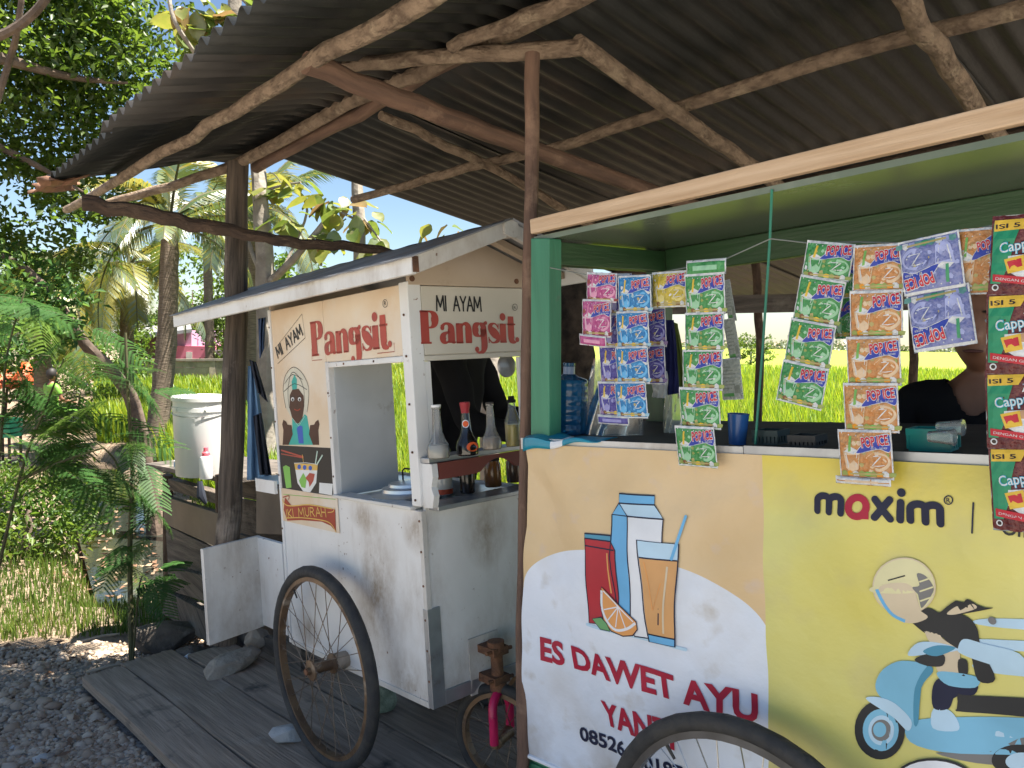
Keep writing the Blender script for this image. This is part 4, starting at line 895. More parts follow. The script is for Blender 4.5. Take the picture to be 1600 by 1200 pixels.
# cupboard doors at the rear: one shut in line with the side, one swung open
DR = M['white_dirty']
def door(P0, P1, zl, zh, knob, mt):
    """hinged panel between two local (x, y) points with a thin raised frame"""
    (x0, y0), (x1, y1) = P0, P1; L = sqrt((x1-x0)**2+(y1-y0)**2); ex = ((x1-x0)/L, (y1-y0)/L); nx_ = (ex[1], -ex[0])
    q = lambda a, z, d: CART.w(x0+ex[0]*a+nx_[0]*d, y0+ex[1]*a+nx_[1]*d, z)
    mb = MB(); mb.hexa([q(0, zl, 0), q(L, zl, 0), q(L, zh, 0), q(0, zh, 0), q(0, zl, -.014), q(L, zl, -.014), q(L, zh, -.014), q(0, zh, -.014)]); d = mb.build('door', mt, CT)
    mb = MB(); f = .006
    for a0, a1, b0, b1 in ((0, L, zl, zl+f), (0, L, zh-f, zh), (0, f, zl+f, zh-f), (L-f, L, zl+f, zh-f)):
        mb.hexa([q(a0, b0, .003), q(a1, b0, .003), q(a1, b1, .003), q(a0, b1, .003), q(a0, b0, -.002), q(a1, b0, -.002), q(a1, b1, -.002), q(a0, b1, -.002)])
    mb.build('door_frame', M['white_paint'], d)
    if knob:
        ob = mat('knob_orange', (.7, .33, .05), (.6, .26, .04), rough=.5)
        mb = MB(); mb.lathe(Frame2(q(L-.03, zl+.19, .001), (q(L, 0, 0)-q(0, 0, 0))/L, CART.M[2]), (0, 0, 0), [(.018, 0), (.018, .002)], 20); mb.build('sticker', ob, d)
        mb = MB(); mb.lathe(Frame2(q(L-.036, zl+.145, .001), (q(L, 0, 0)-q(0, 0, 0))/L, CART.M[2]), (0, 0, 0), [(.004, 0), (.004, .01), (.008, .012), (.008, .02), (.003, .023)], 14); mb.build('knob', M['galv'], d)
h0 = CART.hit(403, 838, 1, SY); h1 = CART.hit(400, 968, 1, SY)
door((XB-.006, SY+.004), (h0[0]+.004, SY+.004), h1[2]+.0, h0[2], False, M['white_paint'])
fr_ = CART.loc(at(310, 846, 2.98)); fr2 = CART.loc(at(321, 982, 2.98))
door((h0[0], SY+.0), (fr_[0]+.02, fr_[1]), h1[2]-.008, h0[2]+.004, True, M['white_dirty'])
# condiment shelf on the front with a scalloped red apron, and a lower ledge
p = CART.hit(657, 717, 0, FX); zs = p[2]
mb = MB(); mb.box(CART, FX-.03, FX+.045, SY+.004, WY-.002, zs-.012, zs+.004); mb.build('shelf', M['galv'], CT, bevel=.002)
ap = [(SY+.03, zs-.0125), (SY+.03, zs-.056)]
ys_ = np.linspace(SY+.03, WY-.004, 26)
for y in ys_:
    f = (y-SY-.03)/(WY-.034-SY); d = 0
    for c in (.52, .92): d = max(d, .036*max(0, 1-((f-c)/.17)**2))
    ap.append((y, zs-.060+d))
ap.append((WY-.004, zs-.0125))
mb = MB(); mb.prism([CART.w(FX+.047, y, z) for y, z in ap], CART.M[0]*.009); mb.build('shelf_apron', M['red_wood'], CT)
mb = MB(); br = [(0, zs-.013), (.054, zs-.013), (.056, zs-.05), (.046, zs-.08), (.056, zs-.105), (.046, zs-.14), (0, zs-.142)]
mb.prism([CART.w(FX+.001+x, SY+.006, z) for x, z in br], CART.M[1]*.02); mb.build('shelf_bracket', M['white_paint'], CT)
mb = MB(); mb.prism([CART.w(FX+.001+x, WY-.002, z) for x, z in br], CART.M[1]*.018); mb.build('shelf_bracket', M['white_paint'], CT)
mb = MB(); mb.box(CART, FX-.05, FX+.046, SY+.027, WY-.004, zs-.152, zs-.138); mb.build('shelf', M['galv'], CT, bevel=.002)
# small serving tray sticking out at the rear
mb = MB(); a = CART.hit(402, 752, 1, SY-.01); mb.box(CART, a[0]-.02, XB-.006, SY-.01, SY+.22, a[2]+.0, a[2]+.012); tr_ = mb.build('tray', mat('tray_blue', (.42, .56, .62), (.34, .48, .55), rough=.4), CT)
mb = MB(); mb.box(CART, a[0]+.01, XB-.006, SY-.022, SY-.011, a[2]-.035, a[2]+.014); mb.build('tray_lip', M['white_paint'], tr_)
# steering head, pink fork and small front wheel
hy = CART.hit(775, 1010, 0, FX+.06)[1]; hx = FX+.06
hz = CART.hit(768, 1015, 0, hx)[2]; hb = CART.hit(772, 1078, 0, hx)[2]
mb = MB(); mb.tube([CART.w(hx, hy, hb), CART.w(hx, hy, hz+.015)], .019, 14); mb.tube([CART.w(hx, hy, hz-.008), CART.w(hx, hy, hz+.022)], .026, 14); mb.tube([CART.w(hx, hy, hb-.004), CART.w(hx, hy, hb+.022)], .026, 14)
st_ = mb.build('steering_head', M['rust'], CT)
for z in (hz-.006, hb+.03):
    mb = MB(); mb.box(CART, FX+.001, hx+.022, hy-.03, hy+.03, z-.012, z+.012, jit=.002); mb.tube([CART.w(hx+.012, hy-.05, z+.004), CART.w(hx+.012, hy+.05, z-.002)], .006, 8); mb.build('bracket', M['rust'], st_)
mb = MB(); mb.box(CART, FX-.001+.003, FX+.006, hy-.062, hy+.055, hb-.02, hz+.03, jit=.001); mb.build('head_plate', M['white_dirty'], st_)
ft = CART.hit(776, 1082, 0, hx)[2]; rw = .165; wc_ = (hx+.004, hy+.0, -.33+rw)
ca, sa = cos(radians(20)), sin(radians(20))
FW = Frame2(CART.w(*wc_), CART.M[0]*ca+CART.M[1]*sa, -CART.M[0]*sa+CART.M[1]*ca)
FW.M = np.array([FW.M[0], FW.M[1], CART.M[2]])
mb = MB()
for s in (-1, 1):
    zt0 = ft+.33-rw
    pts = [(0, 0, zt0), (0, s*.018, zt0-.002), (0, s*.042, zt0-.022), (.002, s*.052, zt0-.06), (.003, s*.052, .08), (0, s*.050, 0)]
    pts = [FW.w(*p) for p in smooth_pts(pts, 6)]; mb.tube(pts, .0135, 12)
mb.build('fork', M['pink'], CT)
bike_wheel(CT, FW, (0, 0, 0), rw, M['rust_rim'], M['spoke'], 20, .016, .02)
bike_wheel(CT, CART, (0, 0, 0), .333, M['rust_rim'], M['spoke'], 32, .0195, .034)
bike_wheel(CT, CART, (0, .645, 0), .333, M['rust_rim'], M['spoke'], 32, .0195, .034)
mb = MB(); mb.tube([CART.w(0, -.06, 0), CART.w(0, .70, 0)], .011, 10); mb.build('axle', M['rust'], CT)
for y in (SY-.03, WY+.02):
    mb = MB(); mb.tube([CART.w(0, y-.02, 0), CART.w(0, y+.03, 0)], .03, 12, wob=.1); mb.build('axle_block', M['stone'], CT)

for x, z in [(FX-.02, z) for z in (.58, .72, .86, 1.0, 1.12)]+[(XB+.004, z) for z in (.03, .2, .4, .6, .8, 1.0, 1.15)]+[(.007, z) for z in (.62, .75, .9)]+[(.12, .993), (.3, .993)]+[(FX-.006, z) for z in (.05, .14, .23, .33, .43, .52)]:
    mb = MB(); mb.lathe(Frame2(CART.w(x, SY-.0066, z), CART.M[0], CART.M[2]), (0, 0, 0), [(.0036, -.002), (.0036, .001), (.002, .0018)], 10); mb.build('screw', M['rust'], CT)
# --- painted signs: hand cut letters
def glyph(s):
    """heavy poster letters with thick stems and thin hairlines; returns (ribbons, discs, advance)"""
    if s == 'P': return ([[(.17, 0, .24), (.17, 1, .24)], [(0, .03, .06), (.40, .03, .06)], [(0, .97, .06), (.3, .97, .06)],
        [(.28, .975, .05), (.42, .96, .08), (.53, .87, .18), (.56, .74, .22), (.53, .60, .18), (.42, .50, .08), (.28, .485, .05)]], [], .70)
    if s == 'a': return ([[(.12, .50, .12), (.22, .60, .08), (.36, .60, .10), (.46, .50, .18), (.47, .34, .21), (.47, .02, .21)], [(.44, .36, .05), (.26, .32, .10), (.15, .22, .18), (.16, .10, .18), (.25, .03, .09), (.38, .08, .05)], [(.50, .05, .1), (.58, .02, .05), (.64, .06, .03)]], [(.13, .48, .075)], .66)
    if s == 'n': return ([[(.14, 0, .21), (.14, .62, .21)], [(0, .03, .05), (.28, .03, .05)], [(.02, .60, .05), (.14, .60, .05)], [(.22, .50, .05), (.32, .60, .08), (.44, .58, .14), (.50, .44, .20), (.50, .02, .20)], [(.38, .03, .05), (.62, .03, .05)]], [], .66)
    if s == 'g': return ([[(.30, .63, .06), (.15, .55, .17), (.13, .42, .20), (.15, .30, .17), (.30, .22, .06), (.43, .30, .17), (.46, .42, .20), (.44, .54, .17), (.30, .63, .06)], [(.46, .60, .05), (.55, .66, .07)], [(.46, .45, .2), (.48, .1, .2), (.47, -.12, .2), (.38, -.27, .12), (.24, -.30, .08), (.14, -.24, .08)]], [(.16, -.19, .085), (.57, .64, .06)], .64)
    if s == 's': return ([[(.44, .50, .05), (.36, .60, .05), (.24, .62, .07), (.12, .54, .14), (.16, .42, .20), (.28, .32, .24), (.40, .21, .20), (.42, .09, .13), (.30, .02, .07), (.16, .02, .05), (.05, .13, .05)], [(.46, .62, .04), (.45, .44, .04)], [(.04, .20, .04), (.04, .0, .04)]], [], .52)
    if s == 'i': return ([[(.14, 0, .21), (.14, .62, .21)], [(0, .03, .05), (.29, .03, .05)], [(.02, .60, .05), (.14, .60, .05)]], [(.15, .84, .125)], .34)
    if s == 't': return ([[(.16, .86, .19), (.16, .62, .21), (.16, .16, .21), (.22, .05, .14), (.34, .02, .07), (.42, .10, .04)], [(0, .60, .055), (.36, .60, .055)]], [(.42, .10, .085)], .48)
def poster(mb, word, p0, p1, H, mp, off, mi, xk=1.0):
    tot = sum(glyph(c)[2] for c in word); p0 = np.array(p0); e = np.array(p1)-p0; L = np.linalg.norm(e); e /= L; n = np.array([-e[1], e[0]]); k = L/tot; x = 0; sgn = 1
    for ci, c in enumerate(word):
        rb, dc, adv = glyph(c); kw = (k+H)/2
        for r in rb:
            st = len(r) == 2; 
            pts = [(*(p0+e*((x+q[0])*k)+n*(q[1]*H)), q[2]*((1.3 if q[2] > .1 else 1)*k if (st and r[0][0] == r[1][0]) or not st else H)) for q in r]
            ribbon(mb, pts, .01, mp, off+.00012*(ci % 2), mi, smooth=0 if st else 5)
        for q in dc: p = p0+e*((x+q[0])*k)+n*(q[1]*H); disc(mb, p[0], p[1], q[2]*k, q[2]*H, mp, off+.0003, mi, 20)
        x += adv
STK = {'M': ([[(0, 0), (.05, 1), (.3, .25), (.55, 1), (.6, 0)]], .75), 'I': ([[(0, 0), (0, 1)]], .18), 'A': ([[(0, 0), (.25, 1), (.5, 0)], [(.1, .38), (.42, .38)]], .6), 'Y': ([[(0, 1), (.22, .5), (.22, 0)], [(.22, .5), (.46, 1)]], .55),
       'K': ([[(0, 0), (0, 1)], [(.4, 1), (.03, .5), (.42, 0)]], .55), 'U': ([[(0, 1), (.02, .2), (.2, 0), (.38, .2), (.4, 1)]], .55), 'R': ([[(0, 0), (0, 1), (.3, .95), (.36, .72), (.26, .52), (0, .5)], [(.15, .5), (.4, 0)]], .55), 'H': ([[(0, 0), (0, 1)], [(.4, 0), (.4, 1)], [(0, .5), (.4, .5)]], .55), ' ': ([], .45)}
def brush(mb, word, p0, p1, H, wd, mp, off, mi, shear=0, curve=0):
    tot = sum(STK[c][1] for c in word)-.15; p0 = np.array(p0); e = np.array(p1)-p0; L = np.linalg.norm(e); e /= L; n = np.array([-e[1], e[0]]); k = L/tot; x = 0
    for c in word:
        for r in STK[c][0]:
            pts = []
            for a, b in r:
                s = (x+a)*k; q = p0+e*(s+shear*b*H)+n*(b*H+curve*sin(pi*s/L)); pts.append(tuple(q))
            for i_ in range(len(pts)-1):
                (ax_, ay_), (bx_, by_) = pts[i_], pts[i_+1]; q_ = sqrt((bx_-ax_)**2+(by_-ay_)**2)+1e-9; ux, uy = (bx_-ax_)/q_*wd*.3, (by_-ay_)/q_*wd*.3
                ribbon(mb, [(ax_-ux, ay_-uy), (bx_+ux, by_+uy)], wd, mp, off+.00006*i_, mi)
        x += STK[c][1]
paint_red = mat('paint_red', (.42, .045, .025), (.34, .04, .03), scale=9, rough=.45, c3=(.20, .06, .05), s3=9, lo3=.6, hi3=.72)
paint_black = flat('paint_black', (.02, .02, .022)); paint_teal = flat('paint_teal', (.04, .42, .36)); paint_skin = flat('paint_brown', (.075, .03, .02)); paint_yel = flat('paint_yellow', (.75, .48, .12)); paint_white = flat('paint_white', (.78, .79, .78)); paint_blue = flat('paint_blue', (.04, .12, .5)); paint_mint = flat('paint_mint', (.52, .68, .58)); paint_green = flat('paint_green', (.22, .52, .10)); paint_dred = flat('paint_dark_red', (.36, .05, .025))
CP = [paint_red, paint_black, paint_teal, paint_skin, paint_yel, paint_white, paint_blue, paint_mint, paint_green, paint_dred, flat('paint_ivory', (.66, .62, .50))]
SP = MB()
def sd_(pts, off, mi): decal(SP, [c3(*p) for p in pts], cs, off, mi)
def sr(pts, wd, off, mi, **k): ribbon(SP, [c3(*p) for p in pts], wd, cs, off, mi, **k)
O1 = .0024
poster(SP, 'Pangsit', c3(248, 306), c3(640, 263), .118, cs, O1, 0)
sr([(246, 268), (248, 326), (298, 322)], .0022, O1, 9); sr([(652, 238), (655, 282), (570, 291)], .0022, O1, 9)
ribbon(SP, [c3(608+12*cos(a), 45+19*sin(a)) for a in np.linspace(0, 2*pi, 19)[:-1]], .0016, cs, O1, 1, True); text(SP, 'R', c3(603, 54), c3(614, 53), .012, cs, O1, 1)
brush(SP, 'MI AYAM', c3(80, 314), c3(202, 200), .042, .0068, cs, O1, 1, shear=-.1)
sr([(78, 342), (214, 214)], .0018, O1, 1); sr([(70, 262), (198, 96)], .0014, O1, 1); sr([(198, 96), (214, 214)], .0014, O1, 1)
# turbaned cook figure painted beside the hatch, kept plain
sd_([(118, 560), (105, 480), (112, 410), (138, 368), (165, 360), (200, 390), (228, 450), (230, 520), (220, 590), (190, 600), (140, 600)], .0012, 10)
for pts in ([(118, 560), (105, 480), (112, 410), (138, 368), (165, 360), (200, 390), (228, 450), (230, 520), (222, 580)], [(135, 560), (128, 480), (140, 400), (160, 385), (190, 420), (208, 480), (206, 560)], [(112, 440), (150, 395), (200, 420)], [(108, 480), (160, 440), (222, 470)]): sr(pts, .0022, .0020, 1, smooth=3)
sd_([(150, 470), (146, 430), (160, 395), (172, 420), (172, 470)], .0018, 2)
sd_([(136, 560), (138, 495), (150, 470), (180, 465), (205, 500), (208, 550), (200, 610), (182, 636), (164, 634), (148, 605)], .0020, 3)
for x in (152, 186): decal(SP, [c3(x+8*cos(a), 517+10*sin(a)) for a in np.linspace(0, 2*pi, 14)[:-1]], cs, .0024, 5); decal(SP, [c3(x+1+4.5*cos(a), 519+6.5*sin(a)) for a in np.linspace(0, 2*pi, 10)[:-1]], cs, .0028, 1); sr([(x-12, 506), (x, 500), (x+12, 506)], .0018, .0026, 1)
sr([(160, 566), (176, 572), (190, 564)], .004, .0024, 9, smooth=3); sr([(172, 530), (176, 550), (168, 552)], .0015, .0024, 1)
sd_([(132, 742), (150, 660), (148, 605), (182, 640), (210, 590), (222, 600), (236, 680), (270, 742)], .0016, 2); sd_([(172, 660), (184, 645), (200, 650), (206, 735), (182, 735)], .0020, 6)
sr([(150, 610), (182, 650), (212, 600)], .0022, .0022, 7)
for sx, cx in ((1, 122), (-1, 262)):
    q = [(cx-20, 742), (cx-16, 670), (cx-22, 640), (cx-16, 618), (cx-2, 628), (cx+4, 642), (cx+24, 645), (cx+30, 690), (cx+10, 742)]
    q = q if sx == 1 else [(2*cx-x, y) for x, y in q]; sd_(q, .0020, 3)
    for k in range(3): sr([(cx-10+k*9, 742), (cx-8+k*9, 700)], .0013, .0024, 1)
# black painted panel with a bowl
p_a, p_b = c3(84, 744), c3(352, 758)
sd_([(82, 744), (352, 758), (356, 990), (102, 966)], .0016, 1)
sd_([(160, 832), (276, 838), (268, 930), (236, 980), (206, 974), (176, 930)], .0022, 5); sd_([(160, 832), (276, 838), (274, 868), (166, 864)], .0026, 4); sr([(160, 832), (218, 830), (276, 838)], .002, .003, 5)
sd_([(184, 918), (205, 880), (222, 910), (215, 955), (196, 950)], .0028, 8); sd_([(216, 905), (236, 880), (262, 885), (255, 920), (236, 950), (232, 925)], .0030, 0)
for p in ((185, 850), (212, 853), (240, 856)): decal(SP, [c3(p[0]+9*cos(a), p[1]+12*sin(a)) for a in np.linspace(0, 2*pi, 12)[:-1]], cs, .0030, 6)
sd_([(104, 850), (118, 842), (138, 852), (146, 952), (120, 956)], .0022, 8); sd_([(284, 928), (350, 934), (346, 990), (282, 980)], .0022, 5)
sr([(95, 768), (205, 802)], .006, .0022, 0); sr([(95, 786), (205, 806)], .004, .0022, 0); sr([(200, 790), (206, 830)], .003, .0024, 4); sr([(262, 850), (274, 772)], .007, .0024, 7); sr([(268, 845), (300, 792)], .006, .0026, 7)
# red ribbon with yellow lettering
sd_([(118, 1000), (150, 1040), (230, 1035), (330, 1052), (366, 1060), (370, 1168), (345, 1140), (300, 1120), (200, 1112), (130, 1115), (112, 1060)], .0058, 9)
sr([(106, 1010), (122, 1036), (160, 1042), (240, 1036), (350, 1056)], .0040, .0062, 4, smooth=3); sr([(120, 1102), (200, 1100), (300, 1112), (345, 1130), (372, 1172)], .0036, .0062, 4, smooth=3); sr([(108, 1000), (138, 992), (136, 1012)], .004, .006, 9, smooth=3); sr([(330, 1074), (356, 1070), (362, 1050)], .003, .0062, 4, smooth=3)
brush(SP, 'IKI MURAH', c3(130, 1102), c3(322, 1096), .031, .0042, cs, .0064, 4, curve=.004)
sr([(110, 985), (368, 1010)], .002, .0056, 8)
SP.build('painted_signs', CP, CT)
FP = MB()
poster(FP, 'Pangsit', cF(172, 930), cF(890, 920), .098, cf, .0045, 0)
brush(FP, 'MI AYAM', cF(288, 685), cF(614, 690), .044, .0055, cf, .0045, 1)
ribbon(FP, [cF(862+18*cos(a), 660+24*sin(a)) for a in np.linspace(0, 2*pi, 19)[:-1]], .0015, cf, .0045, 1, True); text(FP, 'R', cF(854, 672), cF(870, 672), .008, cf, .0045, 1)
FP.build('painted_sign', CP, CT)

# ------------------------------------------------------------------ things standing on and around the cart
def bottle(u, v, h, r, label, kind):
    """sauce bottle on the condiment shelf, foot at a pixel of the shelf top"""
    c = CART.hit(u, v, 2, zs+.0045); b = CART.w(*c); T = thing('sauce_bottle', b, label, 'bottle', 'sauce bottles on the shelf of the cart')
    F2 = Frame2(b, CART.M[0], CART.M[1]); F2.M = np.array([CART.M[0], CART.M[1], CART.M[2]])
    prof = [(r*.86, 0), (r, h*.03), (r*1.02, h*.16), (r*.9, h*.26), (r*.62, h*.36), (r*.46, h*.48), (r*.40, h*.7), (r*.34, h*.92), (r*.42, h*.93), (r*.42, h*.97)] if kind != 'chili' else [(r*.9, 0), (r, .03*h), (r, h*.5), (r*.92, h*.56), (r*.5, h*.76), (r*.42, h*.93)]
    clear = BG[kind]
    mb = MB(); mb.lathe(F2, (0, 0, 0), prof, 22); mb.build('glass', clear, T)
    if kind == 'clear': mb = MB(); mb.lathe(F2, (0, 0, h*.955), [(r*.44, 0), (r*.46, h*.04), (r*.44, h*.045)], 18); mb.build('cap', M['white_plastic'], T)
    if kind == 'cloudy': mb = MB(); mb.lathe(F2, (0, 0, h*.955), [(r*.42, 0), (r*.42, h*.04), (r*.36, h*.05)], 18); mb.build('cap', M['old_plank'], T)
    if kind == 'soy':
        mb = MB(); mb.lathe(F2, (0, 0, 0), [(r*.385, h*.80), (r*.40, h*.86), (r*.45, h*.93), (r*.47, h*.94), (r*.47, h*1.0), (r*.4, h*1.01)], 18); mb.build('cap', flat('cap_red', (.35, .03, .04)), T)
        def bl(a, z, off=0):
            q = np.interp(z, [p[1] for p in prof], [p[0] for p in prof])+.0012+off; return F2.w(q*cos(a), q*sin(a), z)
        a0 = -.75
        for zc, da, dz, rr in ((h*.60, .75, h*.075, 0), (h*.17, .8, h*.12, .6)):
            mb = MB()
            for k, (mi, sc) in enumerate(((0, 1), (1, .74))): mb.add([bl(a0+rr+da*sc*cos(t_), zc+dz*sc*sin(t_), .0008*k) for t_ in np.linspace(0, 2*pi, 25)[:-1]], [tuple(range(24))], mi)
            mb.build('label', [pwhite if zc > h*.3 else paint_black, flat('label_orange', (.75, .12, .03))], T)
    if kind == 'chili':
        mb = MB(); mb.lathe(F2, (0, 0, .002), [(r*.94, 0), (r*.96, h*.03), (r*.96, h*.44), (0, h*.44)], 20); mb.build('sauce', flat('chili_vinegar', (.50, .38, .03)), T)
        mb = MB(); mb.lathe(F2, (0, 0, h*.9), [(r*.44, 0), (r*.52, .01*h), (r*.56, h*.06), (r*.40, h*.07), (r*.40, h*.13), (r*.3, h*.14)], 18); mb.build('cap', M['black_hole'], T)
    if kind in ('clear', 'cloudy'):
        mb = MB(); mb.lathe(F2, (0, 0, .002), [(r*.84, 0), (r*.95, h*.04), (r*.92, h*.15), (r*.80, h*.24), (0, h*.24)], 20); mb.build('sauce', flat('sauce_'+kind, (.45, .42, .36) if kind == 'clear' else (.42, .34, .24)), T)
    return T
BG = {'clear': glassmat('bottle_clear', (.93, .94, .93), .06, .86), 'cloudy': glassmat('bottle_cloudy', (.93, .88, .80), .1, .80), 'chili': glassmat('bottle_green', (.94, .97, .95), .05, .9), 'soy': mat('bottle_soy', (.010, .008, .008), rough=.08, spec=.8)}
bottle(686, 716, .152, .032, 'clear glass sauce bottle with white cap, leftmost on the cart shelf', 'clear')
bottle(731, 711, .152, .032, 'dark soy sauce bottle with red cap and orange label on the cart shelf', 'soy')
bottle(769, 702, .143, .030, 'cloudy glass bottle with brown stopper between soy sauce and yellow bottle', 'cloudy')
bottle(803, 697, .150, .025, 'glass bottle half full of yellow chili vinegar with black cap', 'chili')
def jar(u, v, h, r, col, label, red=False):
    c = CART.hit(u, v, 2, zs-.137); b = CART.w(*c); T = thing('jar', b, label, 'jar', 'jars on the lower ledge of the cart'); F2 = Frame2(b, CART.M[0], CART.M[1]); F2.M = CART.M
    mb = MB(); mb.lathe(F2, (0, 0, 0), [(r*.9, 0), (r, .004), (r, h*.85), (r*.85, h*.95), (r*.85, h)], 20); mb.build('body', col, T)
    mb = MB(); mb.lathe(F2, (0, 0, h), [(r*.9, 0), (r*.9, h*.12), (r*.2, h*.13)], 18); mb.build('lid', M['white_dirty'] if red else M['black_hole'], T)
    if red: mb = MB(); mb.lathe(F2, (0, 0, .002), [(r*1.03, 0), (r*1.06, .012), (r*1.03, .016)], 18); mb.build('saucer', flat('saucer_red', (.45, .07, .03)), T)
jar(694, 772, .078, .028, mat('jar_pale', (.5, .5, .48), (.42, .42, .4), rough=.2), 'pale jar in a red saucer on the lower ledge of the cart', True)
jar(731, 770, .085, .024, mat('jar_dark', (.02, .015, .012), rough=.15), 'dark brown jar on the lower ledge below the soy bottle')
jar(771, 760, .085, .028, mat('jar_amber', (.20, .09, .03), (.14, .06, .02), rough=.15), 'amber jar showing under the scalloped red apron')
jar(803, 753, .080, .024, mat('jar_brown', (.10, .06, .04), rough=.2), 'brown jar at the right end of the lower ledge')
# pot with lid inside the hatch
b = CART.hitw(645, 776, 2, .5485); T = thing('cooking_pot', b, 'aluminium cooking pot with stepped lid and wire handle inside the cart hatch', 'pot'); F2 = Frame2(b, CART.M[0], CART.M[1]); F2.M = CART.M
mb = MB(); mb.lathe(F2, (0, 0, 0), [(.105, 0), (.11, .004), (.11, .010)], 36); mb.build('pot', M['alu'], T)
mb = MB(); mb.lathe(F2, (0, 0, .010), [(.135, 0), (.137, .004), (.12, .009), (.10, .014), (.098, .024), (.078, .029), (.076, .038), (.04, .043), (.0001, .045)], 40); ld = mb.build('lid', M['alu'], T)
mb = MB(); mb.tube([F2.w(*q) for q in ((-.05, 0, .048), (-.05, 0, .082), (-.038, 0, .090), (.038, 0, .090), (.05, 0, .082), (.05, 0, .048))], .003, 8); mb.build('handle', M['black_hole'], ld)
# round ladle hung inside the front window
b = CART.w(.44, .50, .955); T = thing('ladle', b, 'round metal strainer ladle hanging at the top of the cart front window', 'ladle')
mb = MB(); mb.lathe(Frame2(b, CART.M[1], CART.M[2]), (0, 0, 0), [(.038, 0), (.036, .008), (.024, .016), (.0001, .02)], 24); mb.build('bowl', M['galv'], T)
mb = MB(); mb.tube([b+CART.M[2]*.03, b+CART.M[2]*.16], .004, 8); mb.build('handle', M['galv'], T)
# net bag under the cart
b = CART.hitw(598, 1108, 2, -.33); mb = MB()
mb.lathe(Frame2(b, CART.M[0], CART.M[1]), (0, 0, 0), [(.03, 0), (.05, .006), (.058, .03), (.053, .055), (.038, .075), (.02, .088), (.0001, .092)], 26)
F2 = Frame2(b, CART.M[0], CART.M[1]); 
tag(mb.build('net_bag', M['net'], origin=b), 'green woven net bag lying under the cart behind the wheel', 'bag')
# stones wedging things
def rock(b, sx, sy, sz, rot, mt, name, label, cat='stone', group=None, seed=0, tilt=0, flatk=0):
    r2 = np.random.default_rng(seed); bm = bmesh.new(); bmesh.ops.create_icosphere(bm, subdivisions=4, radius=1)
    dirs = r2.normal(0, 1, (16, 3)); dirs /= np.linalg.norm(dirs, axis=1)[:, None]; dd = r2.uniform(.62, .93, 16)
    for v in bm.verts:
        q = np.array(v.co); q = q*(1+.035*sin(q[0]*4+seed)*sin(q[1]*5)+.012*sin(q[2]*19+q[0]*17)+.012*sin(q[1]*23+q[0]*9))
        for d, k in zip(dirs, dd):
            e = q@d
            if e > k: q = q-d*(e-k)*.97
        q = q*np.array([sx, sy, sz]); c, s = cos(rot), sin(rot); ct, st = cos(tilt), sin(tilt); q = np.array([q[0]*ct-q[2]*st, q[1], q[0]*st+q[2]*ct]); v.co = (q[0]*c-q[1]*s, q[0]*s+q[1]*c, q[2])
    zmin = min(v.co.z for v in bm.verts)
    for v in bm.verts: v.co.z -= zmin
    me = bpy.data.meshes.new(name); bm.to_mesh(me); bm.free(); me.materials.append(mt); ob = bpy.data.objects.new(name, me); COL.objects.link(ob); ob.location = tuple(b)
    return tag(ob, label, cat, group)
rock(CART.hitw(448, 1163, 2, -.335), .075, .04, .038, .35, M['stone_pale'], 'stone', 'pale grey stone wedged under the big cart wheel', seed=3)
rock(CART.hitw(358, 1052, 2, -.345), .165, .085, .045, .95, M['stone'], 'stone', 'flat brown stone slab lying on the deck below the open cart door', seed=6, tilt=.16)
rock(CART.hitw(402, 1018, 2, -.335), .07, .06, .06, .2, M['stone'], 'stone', 'small brown stone behind the flat slab beside the wheel', seed=8)
gz = lambda u, v: (lambda p: np.array([p[0], p[1], float(ground_z(p[0], p[1]))-.01]))(CART.hitw(u, v, 2, -.36))
rock(gz(262, 1006), .21, .09, .085, .5, M['stone_dark'], 'stone', 'dark rugged rock under the front corner of the plank bench', seed=11)
rock(gz(300, 1022), .09, .06, .045, .1, M['stone_dark'], 'stone', 'small dark rock between the rugged rock and the deck', seed=13)
rock(gz(296, 1024)+np.array([.02, -.06, .03]), .035, .03, .03, .4, M['white_plastic'], 'plaster_lump', 'white lump of plaster lying beside the dark rocks', 'lump', seed=17)
rock(gz(314, 1030)+np.array([.02, -.06, .01]), .025, .02, .018, .4, M['twig'], 'stone', 'tan pebble right of the white plaster lump', seed=19)
rock(gz(165, 1012), .035, .022, .014, .4, M['stone_pale'], 'stone', 'grey flat pebble lying on the gravel left of the deck planks', seed=23)
# dry sticks on the gravel
for k, (a, b_, lab) in enumerate((((135, 1050), (198, 1036), 'dry white stick lying along the left end of the first plank'), ((120, 996), (190, 982), 'dry pale stick on the ground in front of the bench'), ((0, 1042), (24, 1038), 'short pale stick on the gravel at the left picture edge'), ((80, 874), (135, 900), 'thin dry branch lying on the grass by the ditch'), ((27, 1168), (38, 1167), 'tiny white stick lying on the near gravel'))):
    A, B = gz(*a), gz(*b_); mid = (A+B)/2+np.array([.01, .01, 0]); mb = MB()
    if k == 0: A, B, mid = [q+np.array([0, 0, .025]) for q in (A, B, mid)]
    mb.tube([A+[0, 0, .018], mid+[0, 0, .024], B+[0, 0, .018]], [.007, .008, .005], 7, wob=.1); tag(mb.build('stick', M['twig'], origin=A), lab, 'stick')
